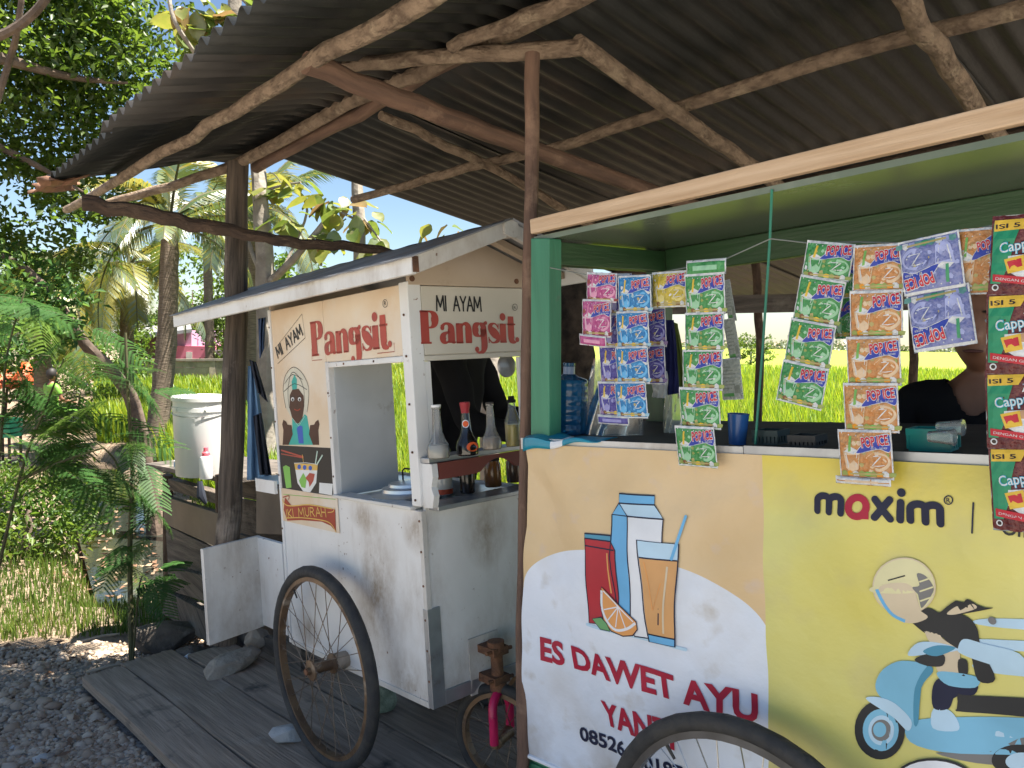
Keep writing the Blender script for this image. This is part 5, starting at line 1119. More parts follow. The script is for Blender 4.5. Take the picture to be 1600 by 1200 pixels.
# ------------------------------------------------------------------ plank bench behind the cart with bucket and bottles
pb = CART.hit(335, 1012, 2, -.36); YB = pb[1]
BEN = thing('plank_bench', CART.w(pb[0], YB, -.38), 'rough plank work bench with stacked boards below, behind the cart', 'bench')
bp_ = lambda u, v, y=YB: CART.hitw(u, v, 1, y)
thk = CART.M[1]*.035
def plank_px(q, mt, y=YB, dep=.035):
    mb = MB(); P = [CART.hitw(u, v, 1, y) for u, v in q]; mb.hexa([P[3], P[2], P[1], P[0]]+[p+CART.M[1]*dep for p in (P[3], P[2], P[1], P[0])]); return mb.build('board', mt, BEN, bevel=.003)
plank_px([(254, 775), (352, 806), (352, 862), (256, 818)], M['brown_ply']); 
plank_px([(258, 820), (352, 866), (352, 905), (262, 882)], M['old_plank'], YB+.012); plank_px([(262, 885), (352, 908), (352, 950), (262, 922)], M['old_plank'], YB-.02)
plank_px([(262, 925), (338, 966), (338, 1014), (252, 958)], M['old_plank'], YB-.03, .05)
plank_px([(262, 748), (352, 775), (352, 792), (262, 765)], M['post_grey'], YB+.02, .05)
plank_px([(345, 972), (384, 984), (384, 1024), (345, 1010)], M['old_plank'], YB+.10); plank_px([(388, 990), (470, 1010), (470, 1055), (388, 1024)], M['old_plank'], YB+.10)
plank_px([(400, 752), (446, 768), (446, 836), (400, 834)], M['brown_ply'], YB+.05); 
for k_ in range(4):
    z0_ = -.40+.22*k_; mb = MB(); mb.box(CART, CART.loc(bp_(248, 800))[0]-.15, CART.loc(bp_(420, 800))[0]+.12, YB+.50, YB+.53, z0_, z0_+.205, jit=.006); mb.build('back_board', M['old_plank'], BEN)
for u in (262, 345):
    mb = MB(); P = bp_(u, 742, YB+.03); Q = bp_(u+2, 985, YB+.03); mb.tube([Q, P], .028, 9, wob=.06); mb.build('leg', M['bark_dark'], BEN)
zt = CART.hit(300, 738, 1, YB+.12)[2]-.002
mb = MB(); a = CART.hit(226, 724, 2, zt); b = CART.hit(362, 748, 2, zt); cc_ = CART.hit(330, 716, 2, zt)
mb.hexa([CART.w(a[0], a[1], zt-.028), CART.w(b[0], b[1]-.01, zt-.028), CART.w(b[0]+.05, b[1]+.55, zt-.028), CART.w(a[0]-.02, a[1]+.5, zt-.028), CART.w(a[0], a[1], zt), CART.w(b[0], b[1]-.01, zt), CART.w(b[0]+.05, b[1]+.55, zt), CART.w(a[0]-.02, a[1]+.5, zt)])
mb.build('bench_top', M['old_plank'], BEN, bevel=.003)
for u, v in ((312, 752),):
    mb = MB(); P = bp_(u, v, YB-.02); mb.tube([P, P+np.array([.01, -.01, -.07]), P+np.array([.03, 0, -.11])], [.012, .022, .008], 8, wob=.15); mb.build('hanging_bag', M['navy_cloth'], BEN)
def stand(u, v): return CART.hitw(u, v, 2, zt+.001)
WF = lambda b: Frame2(b, (1, 0, 0), (0, 1, 0))
b = stand(313, 741); dd = (b-EYEP)@_F; k = dd/FPX; r = 40*k; h = 124*k
T = thing('bucket', b, 'big white plastic bucket with lid on the plank bench', 'bucket'); 
mb = MB(); mb.lathe(WF(b), (0, 0, 0), [(r*.88, 0), (r*.9, .006), (r*.985, h*.80), (r*1.02, h*.81), (r*1.02, h*.86), (r*.985, h*.865), (r, h*.95)], 36); mb.build('pail', M['bucket'], T)
mb = MB(); mb.lathe(WF(b), (0, 0, h*.93), [(r*1.01, 0), (r*1.05, .003), (r*1.05, h*.05), (r*1.0, h*.065), (r*.93, h*.062), (r*.9, h*.045), (.0001, h*.045)], 36); mb.build('lid', M['bucket'], T)
for s in (-1, 1): mb = MB(); c = b+np.array([s*r*.55, -r*.83, h*.84]); mb.tube([c+[0, 0, -.012], c+[0, -.006, 0], c+[0, 0, .012]], .006, 8); mb.build('lug', M['bucket'], T)
mb = MB(); mb.tube([b+np.array([r*1.02*cos(a), r*1.02*sin(a), h*.80-.02*sin(-a)]) for a in np.linspace(pi, 2*pi, 20)], .0022, 6); mb.build('wire_handle', M['steel'], T)
b = stand(322, 739)-np.array([0, .10, 0]); b = stand(322, 741) - (stand(322, 741)-EYEP)*.03; b[2] = stand(322, 741)[2]
T = thing('squeeze_bottle', b, 'small white squeeze bottle with pink cap in front of the bucket', 'bottle'); h = 50*k*.95; r = 9.5*k
mb = MB(); mb.lathe(WF(b), (0, 0, 0), [(r*.95, 0), (r, .004), (r, h*.62), (r*.85, h*.7), (r*.5, h*.74)], 20); mb.build('body', M['white_plastic'], T)
mb = MB(); mb.lathe(WF(b), (0, 0, h*.73), [(r*.62, 0), (r*.6, h*.1), (r*.4, h*.14), (r*.34, h*.27), (.0001, h*.28)], 16); mb.build('cap', M['pink_plastic'], T)
b = stand(276, 733); T = thing('medicine_bottle', b, 'tiny white and blue bottle at the left corner of the bench', 'bottle'); h = 22*k; r = 4.5*k
mb = MB(); mb.lathe(WF(b), (0, 0, 0), [(r, 0), (r, h*.65), (r*.55, h*.75), (r*.55, h)], 14); mb.build('body', M['white_plastic'], T)
mb = MB(); mb.lathe(WF(b), (0, 0, h*.2), [(r*1.03, 0), (r*1.03, h*.35)], 14); mb.build('label', flat('label_blue', (.25, .45, .65)), T)
# clothes hanging from the post
b = at(396, 565, 3.3)
def hang(name, q, mt, label, d, amp=.012, cat='cloth'):
    (x0, y0), (x1, y1), (x2, y2), (x3, y3) = q; mb = MB()
    def fn(a, t):
        u = (x0*(1-a)+x1*a)*(1-t)+(x3*(1-a)+x2*a)*t; v = (y0*(1-a)+y1*a)*(1-t)+(y3*(1-a)+y2*a)*t
        return at(u, v, d+amp*sin(a*13+t*3)+amp*.6*sin(a*23)*t)
    mb.grid(fn, 22, 24); return tag(mb.build(name, mt, origin=at((x0+x1)/2, y0, d), solid=.003), label, cat)
hang('apron', [(388, 572), (398, 572), (424, 750), (386, 750)], M['blue_cloth'], 'blue cloth apron hanging on the post behind the cart', 3.32)
hang('jacket', [(390, 562), (400, 566), (418, 628), (402, 612)], M['navy_cloth'], 'black strap cloth draped over the top of the blue apron', 3.27)
hang('dark_trousers', [(396, 650), (408, 645), (424, 742), (406, 742)], M['navy_cloth'], 'dark trousers hanging in front of the blue apron', 3.25)
hang('blue_rag', [(404, 498), (415, 496), (412, 545), (406, 560)], mat('rag', (.05, .09, .2), (.03, .06, .14), rough=.9), 'dark blue rag hanging under the rear eave of the cart', 3.15)
# ------------------------------------------------------------------ strips of drink sachets
def foil(name, c1, c2, rough=.27, scale=9): return mat(name, tuple(q*.72 for q in c1), tuple(q*.74 for q in c2), scale=scale, lo=.36, hi=.64, rough=rough, bump=.55, bscale=6, spec=.45)
W_, H_ = .5, .5
def sachet_mesh(kind, aspect):
    """unit wide sachet: puffed pouch, sealed white edges, printed front. aspect = height/width"""
    C_ = SK[kind]; h = aspect; mb = MB()
    def bul(u, v): return .058*max(0, 1-abs(2*u)**4)*max(0, 1-abs(2*v/h)**4)+.007*sin(u*13+v*9+len(kind))*sin(v*17-u*6)+.004*sin(u*31-v*23)
    P = lambda x, z, off=0: (x, -off, z)
    n = 10; pr = MB()
    fr = lambda a, b: (-.5+a, -bul(-.5+a, (-.5+b)*h), (-.5+b)*h+.006*sin(a*40)*(1 if b in (0, 1) else 0))
    bk = lambda a, b: (.5-a, .6*bul(.5-a, (-.5+b)*h)+.002, (-.5+b)*h)
    mb.grid(fr, n, n, 0); mb.grid(bk, n, n, 1)
    b_ = .012; e = .5
    q = lambda pts, off, mi: decal(pr, pts, P, off, mi)
    for x0, x1, z0, z1 in () if kind == 'coffee' else ((-.5, .5, h*.5-.05, h*.5-.004), (-.5, .5, -h*.5+.004, -h*.5+.035), (-.5, -.475, -h*.5, h*.5), (.475, .5, -h*.5, h*.5)):
        k = 6; 
        for i in range(k):
            if x1-x0 > .5: a, b2 = x0+(x1-x0)*i/k, x0+(x1-x0)*(i+1)/k; q([(a, z0), (b2, z0), (b2, z1), (a, z1)], .003, 2)
            else: a, b2 = z0+(z1-z0)*i/k, z0+(z1-z0)*(i+1)/k; q([(x0, a), (x1, a), (x1, b2), (x0, b2)], .003, 2)
    if aspect < .5:
        q([(-.3, -.2*h), (.3, -.2*h), (.3, .1*h), (-.3, .1*h)], .005, 3)
    elif kind == 'coffee':
        q([(-.47, -.36*h), (-.47, h*.40), (-.10, h*.40), (-.20, .10*h), (-.22, -h*.10), (-.34, -h*.36)], .006, 3)
        q([(-.46, h*.30), (-.46, h*.44), (.02, h*.44), (-.06, h*.31)], .009, 6); text(pr, 'ISI 5', (-.44, h*.33), (-.12, h*.34), .06, P, .012, 4, .02)
        disc(pr, .26, h*.36, .17, .13, P, .009, 5); disc(pr, .26, h*.36, .10, .075, P, .012, 2)
        q([(-.02, h*.22), (.46, h*.26), (.46, h*.38), (.04, h*.34)], .0075, 2); text(pr, 'TORA', (.0, h*.22), (.45, h*.25), .11, P, .014, 9, .02)
        text(pr, 'Cappuccino', (-.36, h*.02), (.46, h*.13), .135, P, .014, 5, .035); text(pr, 'Cappuccino', (-.36, h*.02), (.46, h*.13), .135, P, .0165, 2, .0)
        q([(-.25, -.02*h), (.40, .02*h), (.46, -.18*h), (.36, -.30*h), (-.05, -.32*h), (-.26, -.2*h)], .009, 2); disc(pr, .12, -.06*h, .25, .07, P, .011, 7); q([(-.30, -.06*h), (-.05, -.01*h), (-.02, -.20*h), (-.24, -.24*h)], .012, 6); q([(-.26, -.09*h), (-.08, -.05*h), (-.06, -.15*h), (-.22, -.19*h)], .0135, 8)
        q([(-.44, -.24*h), (.34, -.33*h), (.30, -.42*h), (-.44, -.33*h)], .013, 8); text(pr, 'DENGAN GRANULE', (-.40, -.31*h), (.26, -.39*h), .035, P, .016, 2)
        disc(pr, -.40, -.41*h, .045, .045, P, .012, 2); disc(pr, -.40, -.41*h, .028, .028, P, .014, 4)
    elif kind == 'back':
        for i in range(7): q([(-.38, h*(.30-.085*i)), (.05+.3*((i*7) % 3)/3, h*(.30-.085*i)), (.05+.3*((i*7) % 3)/3, h*(.275-.085*i)), (-.38, h*(.275-.085*i))], .005, 4)
        q([(.15, -.35*h), (.4, -.35*h), (.4, -.15*h), (.15, -.15*h)], .005, 4); q([(-.4, -.42*h), (.1, -.42*h), (.1, -.34*h), (-.4, -.34*h)], .005, 3)
    else:
        # scattered ice and splash pieces, then glass with straw and swirl
        r3 = random.Random(kind)
        for i in range(30):
            cx, cz, sz_ = r3.uniform(-.44, .44), r3.uniform(-.42, .30)*h, r3.uniform(.02, .075); a0 = r3.uniform(0, 6)
            q([(cx+sz_*r3.uniform(.5, 1)*cos(a0+t_), cz+sz_*r3.uniform(.5, 1)*sin(a0+t_)) for t_ in (0, 1.4, 2.6, 4.1, 5.2)], .0035+.00003*i, r3.choice((3, 3, 2, 7, 9, 3)))
        disc(pr, .23, -.12*h, .22, .20, P, .0048, 0)
        q([(-.40, .06*h), (-.08, .08*h), (-.12, -.30*h), (-.19, -.36*h), (-.30, -.36*h), (-.36, -.28*h)], .005, 3)
        q([(-.38, .05*h), (-.26, .16*h), (-.10, .07*h), (-.2, .0*h)], .007, 2)
        q([(-.30, .05*h), (-.25, .05*h), (-.22, .37*h), (-.27, .37*h)], .008, 6); ribbon(pr, [(-.345, .02*h), (-.31, -.28*h)], .018, P, .0075, 2); ribbon(pr, [(-.13, .04*h), (-.17, -.26*h)], .010, P, .0075, 2); q([(-.36, -.02*h), (-.10, -.01*h), (-.13, -.2*h), (-.2, -.12*h), (-.28, -.2*h)], .0065, 0)
        ribbon(pr, [(.04, -.07*h, .02), (.2, .03*h, .05), (.40, -.02*h, .03), (.43, -.18*h, .05), (.28, -.30*h, .06), (.10, -.24*h, .03)], .03, P, .006, 3, smooth=4)
        ribbon(pr, [(.10, -.04*h, .012), (.30, -.03*h, .022), (.14, -.22*h, .02), (.36, -.2*h, .012)], .03, P, .0075, 2, smooth=2)
        for i in range(9): a = -.45+.11*i; q([(a, -.44*h), (a+.10, -.44*h), (a+.11+.02*sin(i*5), -.36*h), (a+.05, (-.33+.05*sin(i*3.1))*h), (a-.01, -.37*h)], .0085+.0004*i, (7, 8, 2, 7, 6)[i % 5])
        for i in range(7): disc(pr, -.42+.14*i, (.43-.05*abs(sin(i*2.3)))*h-.16*h*(i > 3), .012, .012, P, .006, 2, 8)
        # blue swoosh and the name
        sw = [(-.14, .02*h), (-.04, .18*h), (.10, .31*h), (.28, .39*h), (.465, .40*h), (.465, .07*h), (.30, .12*h), (.14, .09*h)]
        sw = [tuple(t_) for t_ in smooth_pts(sw, 4, True)]; q(sw, .010, 5); ribbon(pr, sw, .010, P, .0105, 2, True)
        for bo, off, mi in ((.075, .0125, 2), (.03, .0150, 4)): text(pr, 'POP ICE', (-.02-bo*.2, .15*h), (.45+bo*.2, .22*h), .165, P, off, mi, bo)
        text(pr, 'ES BLENDER', (.14, .115*h), (.44, .125*h), .032, P, .0125, 2)
        q([(-.30, -.42*h), (.34, -.40*h), (.34, -.365*h), (-.30, -.385*h)], .013, 9)
    bm = bmesh.new(); vv = [bm.verts.new(p) for p in pr.v]
    for f, mi in zip(pr.f, pr.m):
        try: g_ = bm.faces.new([vv[i] for i in f]); g_.material_index = mi
        except ValueError: pass
    for ax, vals in ((0, np.linspace(-.5, .5, 11)[1:-1]), (2, np.linspace(-.5, .5, 11)[1:-1]*h)):
        for c in vals:
            co = [0, 0, 0]; co[ax] = float(c)+.0007; no = [0, 0, 0]; no[ax] = 1
            bmesh.ops.bisect_plane(bm, geom=bm.verts[:]+bm.edges[:]+bm.faces[:], plane_co=co, plane_no=no)
    bm.verts.ensure_lookup_table(); bm.verts.index_update()
    mb.add([(v.co.x, v.co.y-bul(v.co.x, v.co.z), v.co.z) for v in bm.verts], [tuple(v.index for v in f.verts) for f in bm.faces], [f.material_index for f in bm.faces]); bm.free()
    me = bpy.data.meshes.new('sachet'); me.from_pydata(mb.v, [], mb.f)
    for mm in C_: me.materials.append(mm)
    me.polygons.foreach_set('material_index', mb.m); me.polygons.foreach_set('use_smooth', mb.s); me.update(); return me
fw = mat('foil_white', (.66, .68, .70), (.52, .55, .58), scale=9, rough=.3, bump=.5, bscale=6); fr_ed = flat('ink_red', (.50, .02, .04), .3); fblue = flat('ink_blue', (.025, .05, .36), .3); fyel = flat('ink_yellow', (.72, .50, .05), .3); fol = flat('ink_olive', (.28, .34, .10), .3); fbr = flat('ink_brown', (.22, .11, .06), .3); fgl = flat('ink_gold', (.42, .36, .15), .3)
fsil = foil('foil_grey', (.42, .45, .44), (.30, .33, .32))
def kit(c1, c2, glassc, fruit1=fol, fruit2=fbr, straw=fyel): return [foil('foil', c1, c2), fsil, fw, flat('ink_glass', glassc, .3), fr_ed, fblue, straw, fruit1, fruit2, fgl]
SK = {'green': kit((.045, .30, .07), (.10, .40, .14), (.30, .56, .36)), 'blue': kit((.015, .20, .55), (.05, .32, .68), (.12, .42, .75), flat('ink_cyan', (.3, .5, .62), .3)),
      'violet': kit((.06, .045, .34), (.13, .12, .48), (.30, .30, .62), flat('ink_mauve', (.3, .22, .4), .3)), 'pink': kit((.50, .05, .26), (.62, .16, .38), (.66, .30, .46), flat('ink_choc', (.24, .05, .05), .3), fbr, flat('ink_rose', (.6, .2, .35), .3)),
      'orange': kit((.66, .26, .07), (.70, .38, .16), (.66, .50, .34), fol, flat('ink_orange', (.70, .30, .03), .3), flat('ink_leaf', (.18, .42, .10), .3)), 'yellow': kit((.66, .50, .04), (.70, .58, .12), (.70, .60, .22), fgl, fbr),
      'lilac': kit((.17, .20, .50), (.30, .34, .64), (.38, .42, .70), flat('ink_teal', (.10, .26, .25), .3), flat('ink_lilac', (.3, .34, .6), .3), flat('ink_green', (.05, .30, .14), .3)),
      'back': [foil('foil_back', (.55, .60, .55), (.42, .48, .43)), fsil, fw, flat('ink_backgreen', (.08, .28, .08), .3), flat('ink_grey', (.22, .25, .22), .3)],
      'coffee': [foil('foil_maroon', (.13, .022, .025), (.18, .035, .035)), fsil, fw, flat('ink_coffee_green', (.02, .26, .13), .3), flat('ink_dark', (.03, .02, .02), .3), flat('ink_skyblue', (.05, .42, .62), .3), flat('ink_amber', (.70, .46, .05), .3), flat('ink_latte', (.50, .30, .17), .3), fr_ed, flat('ink_steel', (.28, .30, .38), .3)]}
_SM = {}
def sachet(kind, aspect):
    k = (kind, round(aspect, 1))
    if k not in _SM: _SM[k] = sachet_mesh(kind, round(aspect, 1))
    return _SM[k]
def strip(name, kind, quads, y, label, yaw=0, flip=False, group='strips of drink sachets hung on the string', cat='sachet strip'):
    """quads: list of (xl, xr, ytop, ybottom, shift) in photo pixels -> sachets hung at stall depth y"""
    first = quads_px(quads)[0]; top = (STALL.hitw(*first[0], 1, y)+STALL.hitw(*first[1], 1, y))/2
    T = thing(name, top, label, cat, group)
    for i, (tl, tr_, br2, bl) in enumerate(quads_px(quads)):
        A, B, Cc, Dd = [STALL.hitw(*p, 1, y) for p in (tl, tr_, br2, bl)]
        ex = (B-A+Cc-Dd)/2; ez = (A-Dd+B-Cc)/2; wd = np.linalg.norm(ex); hh = np.linalg.norm(ez); ex /= wd; wd *= 1.05; ez /= hh
        if flip: ex, ez = -ex, -ez
        nrm = np.cross(ez, ex); nrm /= np.linalg.norm(nrm)      # local y axis (into the stall)
        if yaw: ex2 = ex*cos(yaw)+nrm*sin(yaw); nrm = -ex*sin(yaw)+nrm*cos(yaw); ex = ex2; wd = wd/max(.35, cos(yaw))
        tl_ = random.uniform(-.07, .07); ez2 = ez*cos(tl_)+nrm*sin(tl_); nrm = nrm*cos(tl_)-ez*sin(tl_); ez = ez2
        c = (A+B+Cc+Dd)/4 - np.array(T.location)
        asp = round(hh/wd, 1); me = sachet(kind, asp)
        ob = bpy.data.objects.new('sachet', me); COL.objects.link(ob); ob.parent = T
        Mx = Matrix.Identity(4); sy = wd
        for r in range(3): Mx[r][0] = ex[r]*wd; Mx[r][1] = nrm[r]*wd; Mx[r][2] = ez[r]*hh*1.085/asp; Mx[r][3] = c[r]
        ob.matrix_local = Mx
    return T
def quads_px(q):
    out = []
    for e in q:
        if len(e) == 4 and hasattr(e[0], '__len__'): out.append(e)
        else:
            xl, xr, yt, yb, sh = e; out.append(((xl, yt+2), (xr, yt-2), (xr-sh, yb-2), (xl-sh, yb+2)))
    return out
strip('sachet_strip', 'pink', [(921, 966, 428, 470, 6), (914, 957, 470, 524, 6), (908, 948, 524, 540, 3)], -.035, 'pink sachet strip, leftmost on the string, its last pack folded up')
strip('sachet_strip', 'violet', [(955, 990, 430, 492, 6), (945, 990, 492, 542, 6), (940, 986, 542, 598, 2), (938, 985, 598, 648, 2), (936, 982, 649, 663, 1)], .03, 'dark violet sachet strip hanging half hidden behind the blue strip, on its left')
strip('sachet_strip', 'blue', [(969, 1018, 432, 487, 3), (966, 1014, 488, 542, 2), (965, 1013, 543, 597, 1), (964, 1010, 598, 651, 1)], -.04, 'bright blue sachet strip beside the pink one, four packs long')
strip('sachet_strip', 'violet', [(995, 1040, 483, 540, 1), (993, 1039, 541, 598, 1)], .03, 'dark violet sachet strip showing to the right of the blue strip')
strip('sachet_strip', 'yellow', [(1021, 1073, 426, 478, 1)], -.02, 'single yellow sachet between the blue strip and the long green strip')
strip('sachet_strip', 'green', [(1074, 1133, 406, 429, 0), (1073, 1132, 429, 489, 1), (1073, 1131, 490, 547, 2), (1070, 1129, 548, 607, 3), (1067, 1126, 608, 667, 5), (1061, 1119, 668, 727, 4)], -.045, 'longest green sachet strip, its last pack hanging over the counter edge')
strip('sachet_strip', 'back', [(1131, 1143, 440, 500, -5), (1133, 1150, 500, 561, -5), (1126, 1157, 562, 622, -2)], .05, 'strip of sachets turned to show pale printed backs, behind the long green strip')
strip('sachet_strip', 'green', [((1263, 381), (1337, 380), (1323, 440), (1254, 429)), ((1254, 432), (1322, 442), (1306, 510), (1239, 496)), ((1239, 498), (1304, 512), (1294, 577), (1226, 562)), ((1226, 563), (1292, 579), (1283, 640), (1214, 622))], -.035, 'green sachet strip swinging left, directly left of the orange strip')
strip('sachet_strip', 'green', [(1306, 1338, 405, 466, 1), (1304, 1334, 467, 527, 1)], .05, 'green sachet strip mostly hidden between the swinging green and orange strips')
strip('sachet_strip', 'orange', [(1337, 1413, 384, 452, 4), (1332, 1411, 456, 525, 4), (1327, 1407, 528, 599, 3), (1323, 1404, 601, 672, 4), (1315, 1394, 674, 745, 3), (1309, 1390, 746, 757, 1)], -.05, 'long orange sachet strip, six packs, its end overlapping the yellow banner')
strip('sachet_strip', 'lilac', [((1403, 379), (1494, 367), (1509, 444), (1417, 460)), ((1417, 463), (1510, 447), (1527, 533), (1432, 548))], -.06, 'pale lilac blue sachet strip hanging upside down right of the orange strip', flip=True)
strip('sachet_strip', 'orange', [(1494, 1572, 360, 456, 2)], -.05, 'single orange sachet between the lilac strip and the coffee strip')
strip('coffee_strip', 'coffee', [(1552, 1672, 338, 455, 4), (1546, 1668, 458, 580, 4), (1544, 1664, 582, 697, 1), (1553, 1668, 700, 826, 4)], -.09, 'maroon and green cappuccino sachet strip at the right end of the string')
def cord(name, pts, r, mt, label, cat='string'):
    mb = MB(); mb.tube(pts, r, 6, cap=True); return tag(mb.build(name, mt, origin=pts[0]), label, cat)
q = lambda u, v, y=-.01: STALL.hitw(u, v, 1, y)
cord('hanging_string', [q(858, 418, .01), q(921, 430), q(1000, 432), q(1073, 418), q(1133, 405), q(1204, 373), q(1265, 380), q(1337, 378), q(1410, 380), q(1495, 365), q(1560, 350), STALL.w(1.68, .03, .36)], .0013, M['grey_string'], 'thin sagging string across the stall front carrying all the sachets')
cord('green_cord', [STALL.hitw(1206, 296, 1, .02), STALL.hitw(1203, 372, 1, .02), STALL.hitw(1192, 540, 1, .03), STALL.hitw(1180, 694, 1, .03)], .0026, M['rope_green'], 'green cord tied down from the wood fascia to the counter', 'cord')
# ------------------------------------------------------------------ goods on the stall counter
def lath(name, base, mt, prof, label, cat, n=24):
    mb = MB(); mb.lathe(WF(base), (0, 0, 0), prof, n); return tag(mb.build(name, mt, origin=base), label, cat)
b = STALL.hitw(887, 678, 2, -.003); k = ((b-EYEP)@_F)/FPX
T = thing('water_jug', b, 'ribbed translucent blue water jug standing at the left end of the counter', 'water jug')
mb = MB(); pr = [(27, 0), (30, 3)]
for i in range(5): pr += [(30, 6+i*16), (30.2, 14+i*16), (29.2, 16.5+i*16), (29.2, 19+i*16)]
pr += [(30, 88), (28, 92), (14, 97), (9, 101), (8.5, 114), (9.5, 115), (9.5, 119), (8, 120)]
jm = glassmat('jug_blue', (.05, .38, .68), .08, .55, (.02, .17, .36))
mb.lathe(WF(b), (0, 0, 0), [(r*k, h*k*.93) for r, h in pr], 30); mb.build('body', jm, T)
mb = MB(); mb.lathe(WF(b), (0, 0, 100*k*.93), [(9.2*k, 0), (9.2*k, 12*k), (8*k, 13*k)], 18); mb.build('neck_seal', mat('seal', (.25, .33, .5), (.18, .25, .4), rough=.3), T)
b = STALL.hitw(1152, 694, 2, -.003); b = STALL.w(*(STALL.loc(b))); k = ((b-EYEP)@_F)/FPX
lath('tumbler', b, mat('tumbler_blue', (.03, .12, .36), (.025, .10, .3), rough=.25), [(13*k, 0), (16.5*k, 46*k), (17*k, 48*k), (15.5*k, 48*k), (13*k, 4*k), (.0001, 3*k)], 'plain blue plastic tumbler on the counter right of the long green strip', 'tumbler')
def basket(name, u, v, wd, dp, hh, mt, label, slots=9, rot=0):
    b = STALL.hitw(u, v, 2, -.002); T = thing(name, b, label, 'basket'); F2 = Frame2(b, STALL.M[0]*cos(rot)+STALL.M[1]*sin(rot), -STALL.M[0]*sin(rot)+STALL.M[1]*cos(rot)); F2.M = np.array([F2.M[0], F2.M[1], STALL.M[2]])
    mb = MB(); mb.box(F2, -wd/2, wd/2, -dp/2, dp/2, .001, .005); mb.build('base', mt, T)
    mb = MB()
    for i in range(slots):
        x = -wd/2+wd*i/(slots-1)
        for y in (-dp/2, dp/2): mb.box(F2, x-.003, x+.003, y-.0015, y+.0015, .005, hh-.012)
    for i in range(5):
        y = -dp/2+dp*i/4
        for x in (-wd/2, wd/2): mb.box(F2, x-.0015, x+.0015, y-.003, y+.003, .005, hh-.012)
    mb.build('slats', mt, T)
    mb = MB(); e = .003
    mb.box(F2, -wd/2-e, wd/2+e, -dp/2-e, -dp/2+e, hh-.012, hh); mb.box(F2, -wd/2-e, wd/2+e, dp/2-e, dp/2+e, hh-.012, hh); mb.box(F2, -wd/2-e, -wd/2+e, -dp/2+e, dp/2-e, hh-.012, hh); mb.box(F2, wd/2-e, wd/2+e, -dp/2+e, dp/2-e, hh-.012, hh)
    mb.build('rim', mt, T); return T
bm_ = mat('basket_turquoise', (.02, .30, .26), (.015, .22, .2), scale=9, rough=.35); bd_ = mat('basket_dark', (.012, .035, .038), rough=.5)
basket('basket', 1459, 704, .066, .045, .040, bm_, 'turquoise plastic basket on the counter in front of the seller', 13)
basket('basket', 1205, 694, .05, .045, .030, bd_, 'dark green slatted basket on the counter behind the green cord', 7)
basket('basket', 1262, 698, .05, .045, .024, mat('basket_black', (.012, .014, .016), rough=.5), 'low black basket on the counter left of the orange strip', 7)
cg = glassmat('clear_plastic', (.85, .93, .93), .10, .82)
for i, (u, v) in enumerate(((1472, 696), (1486, 694))):
    b = STALL.hitw(u, v, 2, .014); F2 = Frame2(b, STALL.M[0], STALL.M[1]); F2.M = np.array([STALL.M[1], STALL.M[2], STALL.M[0]])
    mb = MB(); mb.lathe(F2, (0, .014+.014*i, -.02), [(.009, 0), (.013, .036), (.0145, .038), (.0135, .04)], 22); ob = tag(mb.build('plastic_cup', cg, origin=b), ('clear plastic cup lying in the turquoise basket, lower of two', 'clear plastic cup lying on top in the turquoise basket')[i], 'cup')
# clear bag and cloth bags hung in the stall
def bag(name, quad, y, mt, label, dep=.02, cat='bag'):
    A, B, Cc, Dd = [STALL.hitw(*p, 1, y) for p in quad]; mb = MB()
    def fn(a, t, s=1):
        p = (A*(1-a)+B*a)*(1-t)+(Dd*(1-a)+Cc*a)*t; bulge = sin(pi*a)*t*dep+.006*sin(a*19+t*4); return p-STALL.M[1]*(bulge*s)
    mb.grid(lambda a, t: fn(a, t, 1), 16, 16); mb.grid(lambda a, t: fn(1-a, t, -1), 16, 16)
    mb.add([fn(a, 1, 1) for a in np.linspace(0, 1, 9)]+[fn(a, 1, -1) for a in np.linspace(1, 0, 9)], [tuple(range(18))])
    return tag(mb.build(name, mt, origin=(A+B)/2), label, cat)
bag('clear_bag', [(928, 560), (1010, 560), (1003, 680), (908, 678)], .16, glassmat('bag_clear', (.93, .91, .86), .25, .80), 'clear plastic bag hanging behind the blue strip above the counter', .03)
bag('brown_packet', [(918, 632), (1000, 636), (998, 678), (910, 676)], .17, mat('kraft', (.30, .22, .13), (.4, .32, .22), scale=14, rough=.6), 'crumpled brown contents at the bottom of the clear bag', .02, 'packet')
bag('cloth_bag', [(1040, 500), (1052, 500), (1061, 615), (1040, 618)], .30, mat('bag_navy', (.015, .02, .12), (.01, .012, .07), rough=.9), 'dark navy cloth bag hanging by the rear post of the stall', .012)
bag('cloth_bag', [(1048, 502), (1058, 506), (1073, 600), (1058, 612)], .34, mat('bag_olive', (.17, .22, .035), (.12, .16, .025), rough=.9), 'olive green cloth bag hanging beside the navy bag', .012)
bag('white_bag', [(1022, 580), (1042, 580), (1042, 622), (1020, 620)], .28, M['white_plastic'], 'small white bag hanging left of the navy cloth bag', .01)
bag('clear_bag', [(1040, 618), (1072, 612), (1070, 690), (1036, 692)], .25, glassmat('bag_clear2', (.9, .95, .88), .25, .7), 'clear plastic bag hanging left of the long green strip', .03)
